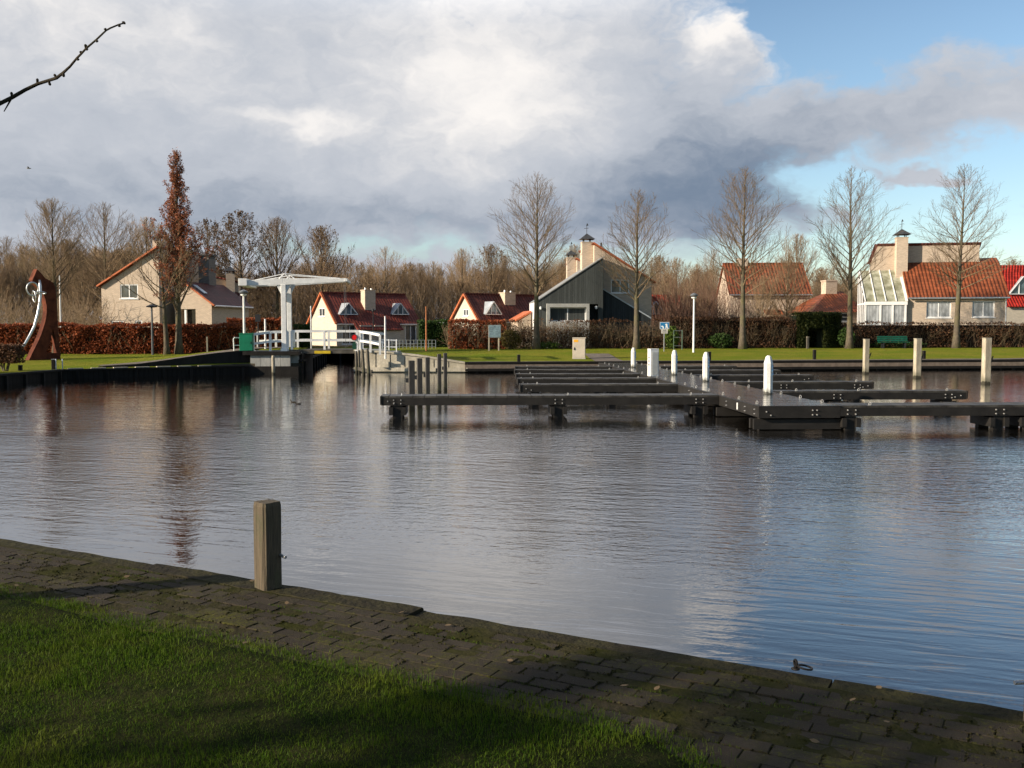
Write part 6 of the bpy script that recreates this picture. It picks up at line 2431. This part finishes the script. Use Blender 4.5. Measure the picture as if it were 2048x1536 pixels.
y_, L_ = y_on_walk(763, 792.5)
finger('long front finger pier reaching furthest left', -1, y_, L_ - .05, .8, (.5, 4.1, L_ - .45))
for px, py, lab in ((1042, 769, 'second left finger pier, behind the long front one'), (1037, 757, 'third left finger pier counted from the long front one'), (1034, 748, 'fourth left finger pier counted from the long front one'),
                    (1031, 739.5, 'fifth left finger pier counted from the long front one'), (1032, 733, 'last left finger pier, closest to the far quay')):
    y_, L_ = y_on_walk(px, py)
    finger(lab, -1, y_, L_ - .05, .6, (2.0, L_ - .5), False)
finger('front right finger pier at the near end, running out of the picture', 1, -.05, 11.5, .85, (.25, 3.6, 4.3, 10.9))
for px, py, lab in ((1933, 781.5, 'second right finger pier, behind the front right one'), (1745.5, 763.5, 'third right finger pier, ending before the leftmost pale mooring post'), (1626, 750, 'fourth right finger pier, shorter and further'),
                    (1560, 740, 'fifth right finger pier, near the far quay'), (1472, 732, 'last right finger pier, closest to the far quay')):
    y_, L_ = y_on_walk(px, py)
    L_ -= JW + .05
    finger(lab, 1, y_, L_, .6, (1.8, L_ - .5), py > 760)

# white light bollards and the power pillar on the walkway
for px, pt, pb_, w, lab in ((1536, 711, 788, .225, 'nearest white octagonal bollard on the jetty walkway'), (1411.5, 704, 763, .21, 'second nearest white octagonal bollard on the jetty walkway'),
                            (1348.5, 700, 750, .205, 'third white octagonal bollard, right of the square power pillar'), (1266.5, 695, 735, .20, 'farthest white octagonal bollard, left of the square power pillar')):
    P0 = atZ(px, pb_, JZ)
    h = atY(px, pt, P0.y).z - JZ
    t = thing('bollard', lab, 'bollard', P0, R(-12 if px > 1270 else -8), 'white octagonal bollards on the jetty')
    r = w / 2 / math.cos(math.pi / 8)
    m_ = MB()
    m_.lathe((0, 0, 0), ((r, 0), (r, h * .80), (r * .98, h * .81), (r * .62, h * .965), (r * .3, h)), 8)
    m_.build('body', M['bollard_white'], t)
    m_ = MB()
    m_.lathe((0, 0, h * .795), ((r * 1.03, 0), (r * 1.03, .015)), 8)
    m_.build('collar', M['white_plain'], t)
    a = R(-90 + 45 + 12)
    q = Vector((math.cos(a), math.sin(a), 0))
    sd = Vector((-q.y, q.x, 0))
    for k in range(3):
        m_ = MB()
        c = q * (w / 2 + .004) + Vector((0, 0, h * (.72 - .10 * k)))
        m_.prism([c - sd * .035 + Vector((0, 0, -.035)), c + sd * .035 + Vector((0, 0, -.02)), c + sd * .035 + Vector((0, 0, .04)), c - sd * .005 + Vector((0, 0, .04))], q * .012)
        m_.build('socket_cover', M['sticker_blue'], t)
P0 = atZ(1306, 752.5, JZ)
h = atY(1306, 697.5, P0.y).z - JZ
t = thing('power_pillar', 'white square power pillar with grey front on the left edge of the jetty walkway', 'power pillar', P0, R(14))
m_ = MB()
m_.box(-.16, .16, -.14, .14, 0, h - .03)
m_.build('body', M['white'], t, bevel=.01)
MB().box(-.165, .165, -.145, .145, h - .03, h).build('lid', M['white_plain'], t, bevel=.008)
MB().box(-.10, .12, -.152, -.141, .06, h - .12).build('front_panel', pm('grey_panel', (.5, .5, .47), .5, .1, 4), t)
m_ = MB()
for k in range(4):
    m_.box(.135, .145, -.156, -.142, .1 + k * .2, .16 + k * .2)
m_.build('hinge', M['grey_metal'], t)
m_ = MB()
for k in range(3):
    m_.cbox((-.167, -.02, h - .34 - k * .13), .012, .09, .07)
m_.build('socket_cover', M['lamp_grey'], t)

# ================================================================ LAWN FURNITURE AND SIGNS
P0 = atY(1158, 713, 53.2)
X = P0.x
zb = h_right(P0.x, P0.y)
t = thing('utility_cabinet', 'beige utility cabinet with orange sticker standing on the far lawn', 'cabinet', (P0.x, P0.y, zb), R(-4))
h = atY(1158, 675, 53.2).z - zb
m_ = MB(); m_.box(-.36, .36, 0, .45, .02, h - .04); m_.build('body', M['cabinet'], t, bevel=.012)
MB().box(-.38, .38, -.02, .47, h - .04, h).build('lid', M['cabinet'], t)
MB().box(-.37, .37, -.01, .46, -.2, .03).build('plinth', M['concrete_grey'], t)
MB().box(-.33, .33, -.012, -.001, .08, h - .08).build('door', M['cabinet'], t)
MB().box(-.29, -.05, -.018, -.013, h - .26, h - .12).build('sticker', M['orange_sticker'], t)
m_ = MB(); m_.box(-.29, -.24, -.04, -.013, h * .42, h * .54); m_.tube([(-.265, -.03, h * .5), (-.265, -.06, h * .46)], .012, 6); m_.build('handle', M['black_metal'], t)

P0 = atY(977, 706, 61.5)
zb = h_right(P0.x, P0.y)
t = thing('notice_board', 'grey-blue notice board on two pale posts before the red hedge', 'sign', (P0.x, P0.y, zb), R(4))
zz = lambda py: atY(980, py, 61.5).z - zb
w_ = (X_at(1001.5, 61.5) - X_at(977, 61.5))
for x_ in (.03, w_ - .13):
    m_ = MB(); m_.cbox((x_, 0.06, -.3), .08, .08, .3 + zz(651 if x_ < .1 else 652)); m_.build('post', M['timber_pale'], t)
MB().box(.0, w_, -.02, .02, zz(675), zz(650)).build('frame', M['grey_metal'], t)
bd_ = MB().box(.05, w_ - .04, -.028, -.021, zz(674), zz(651)).build('panel', M['board_grey'], t)
m_ = MB()
for k in range(5):
    for a, b in ((.1, .36), (.44, .70)):
        m_.box(a, b - (.05 * (k % 3)), -.032, -.029, zz(656 + k * 3.4) - .012, zz(656 + k * 3.4) + .012)
m_.box(.34, .44, -.032, -.029, zz(654.5), zz(652.5))
m_.build('lettering', pm('faded_print', (.09, .12, .16), .6, .2, 9), bd_)

P0 = atY(1328, 702, 60.5)
zb = h_right(P0.x, P0.y)
t = thing('dog_sign', 'small blue sign with white dog picture and a pale plate below on a thin post', 'sign', (P0.x, P0.y, zb), 0)
zz = lambda py: atY(1328, py, 60.5).z - zb
xx = lambda px: X_at(px, 60.5) - P0.x
m_ = MB(); m_.tube([(0, .03, -.3), (0, .03, zz(645))], .026, 8); m_.build('post', M['grey_metal'], t)
MB().box(xx(1319.3), xx(1338.2), -.012, .0, zz(658), zz(644.3)).build('border', M['white_plain'], t)
sg = MB().box(xx(1320), xx(1337.5), -.018, -.0125, zz(657.3), zz(645)).build('panel', M['sign_blue'], t)
m_ = MB()
f = -.024


def pict(pts):
    m_.prism([(xx(1319.3 + a), f, zz(645 + b)) for a, b in pts], (0, .005, 0))


# a crouching animal at left, a larger sitting dog at right
pict([(2.2, 7.6), (3.2, 6.6), (5.2, 6.4), (7.0, 7.4), (8.0, 9.6), (8.0, 12.2), (5.4, 12.2), (5.6, 10.0), (4.2, 8.6), (2.4, 8.6)])
pict([(10.6, 2.6), (12.0, 3.0), (13.6, 2.0), (14.8, 3.6), (15.2, 7.0), (16.6, 11.0), (17.2, 12.2), (14.8, 12.2), (13.6, 9.0), (12.8, 12.2), (11.0, 12.2), (11.6, 7.4), (11.4, 4.6), (10.2, 4.2)])
m_.build('picture', M['white_plain'], sg)
pl_ = MB().box(xx(1322.2), xx(1335), -.012, .0, zz(666.8), zz(658.4)).build('plate', pm('pale_plate', (.55, .52, .48), .5, .08, 5), t)
m_ = MB()
for py, a, b in ((660.6, 1325, 1332.5), (664.0, 1324, 1333.5)):
    x_ = a
    i = 0
    while x_ < b:
        m_.box(xx(x_), xx(x_ + (.85 if i % 3 else .55)), -.017, -.0125, zz(py + 1.0), zz(py - (.9 if i % 4 else 1.3)))
        x_ += 1.25
        i += 1
m_.build('lettering', M['lamp_grey'], pl_)

P0 = atY(1364, 702, 63.6)
zb = h_right(P0.x, P0.y)
t = thing('garden_gate', 'thin green metal gate frame in the hedge gap right of the dog sign', 'gate', (P0.x, P0.y, zb))
m_ = MB()
m_.tube([(0, 0, -.2), (0, 0, 1.32)], .03, 7)
m_.tube([(-.55, .05, -.2), (-.55, .05, 1.3)], .025, 7)
m_.build('post', pm('green_gate_paint', (.10, .15, .11), .5, .2, 4), t)
m_ = MB()
for zz_ in (.25, .82, 1.26):
    m_.tube([(-.55, .05, zz_), (0, 0, zz_)], .018, 6)
m_.build('rail', M['lamp_grey'], t)

P0 = atY(1790, 693, 66.6)
zb = h_right(P0.x, P0.y)
t = thing('park_bench', 'dark green slatted bench before the brown hedge', 'bench', (P0.x, P0.y, zb), R(2))
wz = X_at(1820, 66.6) - X_at(1759, 66.6)
m_ = MB()
for zz_, yy in ((.50, .42), (.63, .45), (.76, .48)):
    m_.box(-wz / 2, wz / 2, yy, yy + .035, zz_, zz_ + .10)
m_.build('backrest', M['bench_green'], t)
m_ = MB()
for yy in (.02, .15, .28):
    m_.box(-wz / 2, wz / 2, yy, yy + .11, .42, .455)
m_.build('seat', M['bench_green'], t)
for x_ in (-wz * .36, wz * .36):
    m_ = MB()
    m_.box(x_ - .04, x_ + .04, .05, .12, -.1, .42)
    m_.box(x_ - .04, x_ + .04, .36, .43, -.1, .42)
    m_.box(x_ - .04, x_ + .04, .121, .359, .36, .419)
    m_.beam((x_, .45, .38), (x_, .53, .88), .07, .05)
    m_.build('leg', M['black_metal'], t)

P0 = atY(1615, 699, 66.4)
zb = h_right(P0.x, P0.y)
t = thing('wooden_stake', 'pale square stake standing in the dark hedge opening', 'post', (P0.x, P0.y, zb))
m_ = MB(); m_.cbox((0, 0, -.2), .14, .14, 1.0, .2); m_.build('post', M['timber_grey'], t)
m_ = MB(); m_.cbox((0, 0, .8), .15, .15, .03, .2); m_.build('cap', M['timber_pale'], t)
P0 = atY(414.5, 707, 55.2)
zb = h_left(P0.x, P0.y)
t = thing('wooden_stake', 'short pale stake in front of the red hedge, right of the oak', 'post', (P0.x, P0.y, zb))
m_ = MB(); m_.cbox((0, 0, -.2), .08, .08, .2 + 1.0, .2); m_.build('post', M['timber_pale'], t)

# ================================================================ SCULPTURE
fs = Frame(121, 50.5, 52, .60)
zb = h_left(fs.X0, fs.Y0) - .02
fs.z0 = zb
t = thing('rusty_sculpture', 'tall curved rusty steel sculpture with silver rings and tube on the left lawn', 'sculpture', fs.loc(), R(fs.deg))
lx, z = fs.lx, fs.z


def sp(px, py, y=0.0):
    x = lx(px, y)
    return (x, z(py, x, y))


out = [(79.5, 538), (96, 557), (104, 561), (111, 566), (114.5, 574), (115.5, 590), (116, 606), (117, 647), (119, 680), (121.3, 719), (57.5, 720.5), (67, 702), (77, 683), (84, 668), (90, 651), (94, 637),
       (96.2, 622), (95.8, 610), (93.5, 597), (90, 586), (85.5, 577), (69, 561)]
hole = [(107.5, 656), (112.8, 680), (115.2, 706), (92, 706), (101, 686)]
TH = .42
O2 = [sp(*p) for p in out]
H2 = [sp(*p) for p in hole]
m_ = MB()
for yy, flip in ((0.0, False), (TH, True)):
    loops = [[Vector((a, b, 0)) for a, b in O2], [Vector((a, b, 0)) for a, b in H2]]
    tr = tessellate_polygon(loops)
    flat = [Vector((p.x, yy, p.y)) for l in loops for p in l]
    m_.add(flat, tr)
for loop in (O2, H2):
    n = len(loop)
    vs = [Vector((a, 0, b)) for a, b in loop] + [Vector((a, TH, b)) for a, b in loop]
    m_.add(vs, [(i, (i + 1) % n, (i + 1) % n + n, i + n) for i in range(n)])
m_.build('body', M['rust'], t)


def s3(px, py, y):
    x = lx(px, y)
    return Vector((x, y, z(py, x, y)))


m_ = MB()
pts = [s3(83.5, 560, -.12), s3(84.5, 572, -.16), s3(84.5, 592, -.18), s3(82, 610, -.18), s3(78, 628, -.18), s3(70.5, 653, -.18), s3(61, 671, -.18), s3(51.5, 687, -.18), s3(41, 700, -.18), s3(31, 714, -.18)]
m_.tube(pts, [.05, .075, .075, .07, .07, .07, .07, .07, .07, .07], 12)
m_.build('tube', M['grey_metal'], t, smooth=True)
m_ = MB(); m_.torus(s3(85, 585.5, -.18), .25, .035, (.15, .1, 1), 28, 8); m_.build('ring', M['grey_metal'], t, smooth=True)
m_ = MB(); m_.torus(s3(69, 578, -.2), .27, .035, (.35, 1, .1), 28, 8, sq=1.25); m_.build('ring', M['grey_metal'], t, smooth=True)
m_ = MB(); m_.torus(s3(72, 593, -.2), .24, .030, (1, -.15, .1), 28, 8, sq=1.2); m_.build('ring', M['grey_metal'], t, smooth=True)
m_ = MB(); m_.tube([s3(80, 556, -.1), s3(80, 556, .05)], .07, 10); m_.build('peg', M['rust'], t)

# ================================================================ LADDER
P0 = atY(119, 752, 42.3)
t = thing('swim_ladder', 'chrome ladder with curved handrails on the shaded left quay', 'ladder', (P0.x, P0.y, 0), R(25))
m_ = MB()
for dx in (-.13, .13):
    m_.tube([(dx, -.12, -.7), (dx, -.12, .62), (dx, -.08, .80), (dx, .04, .88), (dx, .18, .82), (dx, .22, .40)], .022, 8)
m_.build('handrail', M['zinc'], t, smooth=True)
for k in range(5):
    m_ = MB(); m_.tube([(-.13, -.12, -.5 + k * .22), (.13, -.12, -.5 + k * .22)], .016, 6); m_.build('rung', M['grey_metal'], t)
P0 = atY(107.5, 745, 42.4)
t = thing('mooring_post', 'dark post beside the chrome ladder on the left quay', 'post', (P0.x, P0.y, .42))
m_ = MB(); m_.cbox((0, 0, -.5), .15, .15, .95, .2); m_.build('post', M['timber_dark'], t, bevel=.012)
m_ = MB(); m_.cbox((0, 0, .45), .16, .16, .02, .2); m_.build('cap', M['grey_metal'], t)

# ================================================================ NEAR BANK OBJECTS
def near_bollard(label, P0, h, w, rz, lean, seed):
    t = thing('wooden_bollard', label, 'bollard', P0, rz)
    rg = random.Random(seed)
    bm = bmesh.new()
    n = 26
    rings = []
    for k in range(n + 1):
        zz_ = -.1 + (h + .1) * k / n
        row = []
        for s_ in range(4):
            a, b = ((-1, -1), (1, -1), (1, 1), (-1, 1))[s_], ((1, -1), (1, 1), (-1, 1), (-1, -1))[s_]
            for j in range(10):
                f = j / 10
                px_, py_ = a[0] + (b[0] - a[0]) * f, a[1] + (b[1] - a[1]) * f
                r_ = w / 2
                cr = .88 if j == 0 else (.975 if j in (1, 9) else 1.0)
                if k == n: cr *= .93
                crack = -.006 * max(0, mnoise.noise(Vector((px_ * 9, py_ * 9, zz_ * 1.2 + seed))) - .1) * 6
                ww = r_ * cr * (1 + .02 * mnoise.noise(Vector((px_ * 2, py_ * 2, zz_ * 5 + seed)))) + crack * .25
                row.append(bm.verts.new((px_ * ww + lean[0] * zz_, py_ * ww + lean[1] * zz_, zz_ + (.006 * mnoise.noise(Vector((px_ * 3, py_ * 3, 1))) if k == n else 0))))
        rings.append(row)
    m = 40
    for k in range(n):
        for j in range(m):
            bm.faces.new((rings[k][j], rings[k][(j + 1) % m], rings[k + 1][(j + 1) % m], rings[k + 1][j]))
    c = bm.verts.new((lean[0] * h, lean[1] * h, h + .004))
    for j in range(m):
        bm.faces.new((rings[n][j], rings[n][(j + 1) % m], c))
    me = bpy.data.meshes.new('post')
    bm.to_mesh(me)
    bm.free()
    me.materials.append(M['bollard_wood'])
    o = bpy.data.objects.new('post', me)
    col.objects.link(o)
    o.parent = t
    return t


def bollard_wood():
    m, nt, b = newmat('weathered_bollard_wood')
    tc = nt.nodes.new('ShaderNodeTexCoord')
    x, y, z = xyz(nt, tc.outputs['Object'])
    gr = noise(nt, vec(nt, x * 1.0, y * 1.0, z * 0.055), 70.0, 5, 0.65, 0.3)
    big = noise(nt, vec(nt, x, y, z * .5), 9.0, 5, 0.6)
    fine = noise(nt, vec(nt, x, y, z * .35), 160.0, 3, 0.6)
    cs = mixc(nt, gr.smooth(0.3, 0.7), (0.042, 0.032, 0.018), (0.098, 0.072, 0.042))
    cs = mixc(nt, big.smooth(0.45, 0.7) * 0.6, cs, (0.048, 0.05, 0.018))
    cs = mixc(nt, fine.smooth(0.55, 0.75) * 0.55, cs, (0.03, 0.022, 0.014))
    low = z.smooth(0.10, 0.0)
    cs = mixc(nt, gr.smooth(0.62, 0.72) * 0.8, cs, (0.035, 0.026, 0.017))
    nt.links.new(cs, b.inputs['Base Color'])
    b.inputs['Roughness'].default_value = 0.85
    bp = nt.nodes.new('ShaderNodeBump')
    bp.inputs['Distance'].default_value = 0.008
    nt.links.new((gr * -0.8 + fine * -0.3).v, bp.inputs['Height'])
    nt.links.new(bp.outputs[0], b.inputs['Normal'])
    return m


M['bollard_wood'] = bollard_wood()
P0 = atZ(531.5, 1180, ZP)
hb = (atY(531, 1003, P0.y).z - ZP)
wb = (X_at(562, P0.y, .8) - X_at(501, P0.y, .8)) / 1.402
t = near_bollard('weathered square wooden bollard with a steel pin on the near bank', (P0.x, P0.y + .07, ZP), hb - .012, wb, R(47), (0, 0), 3)
m_ = MB()
ang = R(49)
# the pin leaves the shaded right-hand face
m_.tube([(.02, -wb / 2 + .01, hb * .375), (.02, -wb / 2 - .055, hb * .36)], .0115, 10)
p_ = m_.build('pin', M['grey_metal'], t)
p_.location = (.035, 0, 0)

P0 = atZ(2097, 1444, ZP)
t = near_bollard('wooden bollard at the right edge of the picture with a steel pin', (P0.x, P0.y + .05, ZP), .615, wb, R(58), (-.012, .004), 8)
m_ = MB()
m_.tube([(-.02, -.0, .18), (-.155, .005, .172)], .010, 10)
p_ = m_.build('pin', M['grey_metal'], t)
p_.location = (-.02, -.02, 0)
p_.rotation_euler = (0, 0, R(-58 + 4))

# mooring eye with ring lying on the edge timber
P0 = atZ(1603, 1336, ZP + .01)
t = thing('mooring_ring', 'small dark iron mooring eye with a ring lying on the near timber edge', 'mooring ring', P0, math.atan2(ED.y, ED.x))
M['iron'] = pm('rusty_iron', (.035, .030, .027), .55, .35, 20, .002, metal=.5)
m_ = MB()
m_.torus((-.030, 0, .020), .017, .0065, (1, .7, 0), 18, 7)
m_.lathe((-.03, 0, -.012), ((.022, 0), (.022, .006), (.010, .012)), 12)
m_.build('eye', M['iron'], t, smooth=True)
m_ = MB()
m_.torus((.018, -.004, .008), .036, .0055, (.12, .1, 1), 26, 7)
m_.build('ring', M['iron'], t, smooth=True)

# fallen leaves and small litter on the walk
M['litter'] = leaf_mat('fallen_leaf', (.10, .06, .03), (.24, .17, .09))
rg = random.Random(9)
for k in range(44):
    s_, t_ = rg.uniform(0, 13), rg.uniform(.05, PW + .5)
    p_ = nb(s_, t_, .016)
    m_ = MB()
    a = rg.uniform(0, 6.28)
    d1, d2 = Vector((math.cos(a), math.sin(a), rg.uniform(-.1, .3))) * .022, Vector((-math.sin(a), math.cos(a), rg.uniform(-.1, .4))) * .013
    m_.add([-d1, -d1 * .3 + d2, d1 * .4 + d2 * .8, d1, d1 * .4 - d2 * .9, -d1 * .3 - d2], [(0, 1, 2, 3), (0, 3, 4, 5)])
    tag(m_.build('fallen_leaf', M['litter'], loc=p_), 'small dry fallen leaf lying on the near paved walk or turf', 'leaf', 'fallen leaves on the near bank')

# ================================================================ BIRDS
def coot(label, px, py, L, rz):
    P0 = atZ(px, py, 0)
    t = thing('duck', label, 'duck', P0, rz, 'ducks on the water')
    m_ = MB()
    prof = [(-.5, .02, .09), (-.38, .10, .07), (-.15, .17, .06), (.1, .18, .05), (.28, .13, .06), (.38, .05, .08)]
    vs, fs = [], []
    for x_, r_, z_ in prof:
        for k in range(10):
            a = 2 * math.pi * k / 10
            vs.append((x_ * L, r_ * L * math.cos(a), z_ * L + r_ * L * .62 * math.sin(a)))
    for i in range(len(prof) - 1):
        for k in range(10):
            fs.append((i * 10 + k, i * 10 + (k + 1) % 10, (i + 1) * 10 + (k + 1) % 10, (i + 1) * 10 + k))
    m_.add(vs, fs)
    m_.tube([(.28 * L, 0, .10 * L), (.36 * L, 0, .25 * L), (.40 * L, 0, .34 * L), (.45 * L, 0, .36 * L)], [.08 * L, .06 * L, .085 * L, .05 * L], 8)
    m_.build('body', pm('dark_feathers_' + str(px), (.03, .026, .022), .7, .3, 20), t, smooth=True)
    m_ = MB(); m_.tube([(.46 * L, 0, .35 * L), (.56 * L, 0, .32 * L)], [.03 * L, .012 * L], 6); m_.build('beak', pm('beak', (.35, .28, .18), .5, .1, 9), t)


coot('small dark duck swimming ahead in the water below the bridge', 586.5, 805, .22, R(160))
coot('small dark duck following behind in the water below the bridge', 596.5, 808.5, .20, R(175))
P0 = atY(57, 337, 70)
t = thing('gull', 'tiny gull flying high over the left trees', 'bird', P0, R(20))
m_ = MB()
m_.tube([(-.16, 0, 0), (-.05, 0, .01), (.1, 0, .01), (.19, 0, 0)], [.01, .045, .04, .012], 8)
m_.build('body', pm('gull_feathers', (.35, .35, .36), .7, .1, 9), t, smooth=True)
for sg_ in (-1, 1):
    m_ = MB()
    m_.prism([(-.05, 0, .02), (.07, 0, .02), (.02, sg_ * .22, .10), (-.10, sg_ * .40, .03), (-.06, sg_ * .2, .09)], (0, 0, .012))
    m_.build('wing', pm('gull_wing', (.2, .2, .21), .7, .1, 9), t)

# ================================================================ BRANCH reaching in at the upper left, on a tree standing left of the view
DB = 6.0
tr_loc = Vector((-5.6, 5.2, .5))
t = thing('bare_tree', 'bare tree left of the view whose single twig reaches into the upper left sky', 'tree', tr_loc)
pxs = [(-260, 330), (-120, 262), (-40, 226), (0, 207), (24, 195), (50, 180), (75, 168), (97, 161), (113, 156), (127, 145), (140, 133), (154, 116), (163, 107), (172, 97), (192, 80), (212, 61), (221, 56), (238, 49), (247, 46.5)]
rds = [.036, .032, .029, .0275, .0265, .0245, .0225, .0215, .0215, .0185, .0155, .0145, .014, .013, .012, .011, .011, .010, .010]
B3 = []
for i, (a, b) in enumerate(pxs):
    B3.append(atY(a, b, DB + .25 * math.sin(i * .3)) - tr_loc)
m_ = MB()
m_.tube([Vector((0, 0, -.2)), Vector((.02, 0, 1.2)), Vector((-.02, .05, 2.2)), Vector((.05, .1, 3.4)), Vector((.0, .2, 4.6))], [.16, .12, .11, .09, .05], 12)
m_.build('trunk', M['bark'], t, smooth=True)
M['branch'] = bark_mat('dark_branch_bark', (.030, .024, .018), (.035, .035, .014), .5)
m_ = MB()
m_.tube([Vector((-.02, .05, 2.0)), Vector((-.35, .3, 2.15)), B3[0] * .6 + Vector((-.3, .3, 2.2)) * .4] + B3, [.05, .045, .04] + [r_ * .47 for r_ in rds], 8)
for i, (dx, dy) in ((3, (-.02, .055)), (4, (-.004, .05)), (6, (0.0, .05)), (7, (.015, -.045)), (8, (-.02, .035)), (9, (.0, -.04)), (11, (.014, -.02)), (12, (-.01, .02)), (13, (.014, -.012)), (13, (-.004, .036)), (14, (.014, -.016)), (15, (-.01, .018)), (17, (.006, -.02)), (18, (.016, .004)), (18, (-.002, .016))):
    p_ = B3[i]
    q_ = p_ + Vector((dx, 0, dy)) * .72
    m_.tube([p_, p_.lerp(q_, .5), p_.lerp(q_, .8), q_], [.007, .008, .009, .003], 6)
m_.tube([B3[4], B3[4] + Vector((-.03, 0, -.05)), B3[4] + Vector((-.055, 0, -.09))], [.007, .005, .003], 5)
m_.build('branch', M['branch'], t, smooth=True)
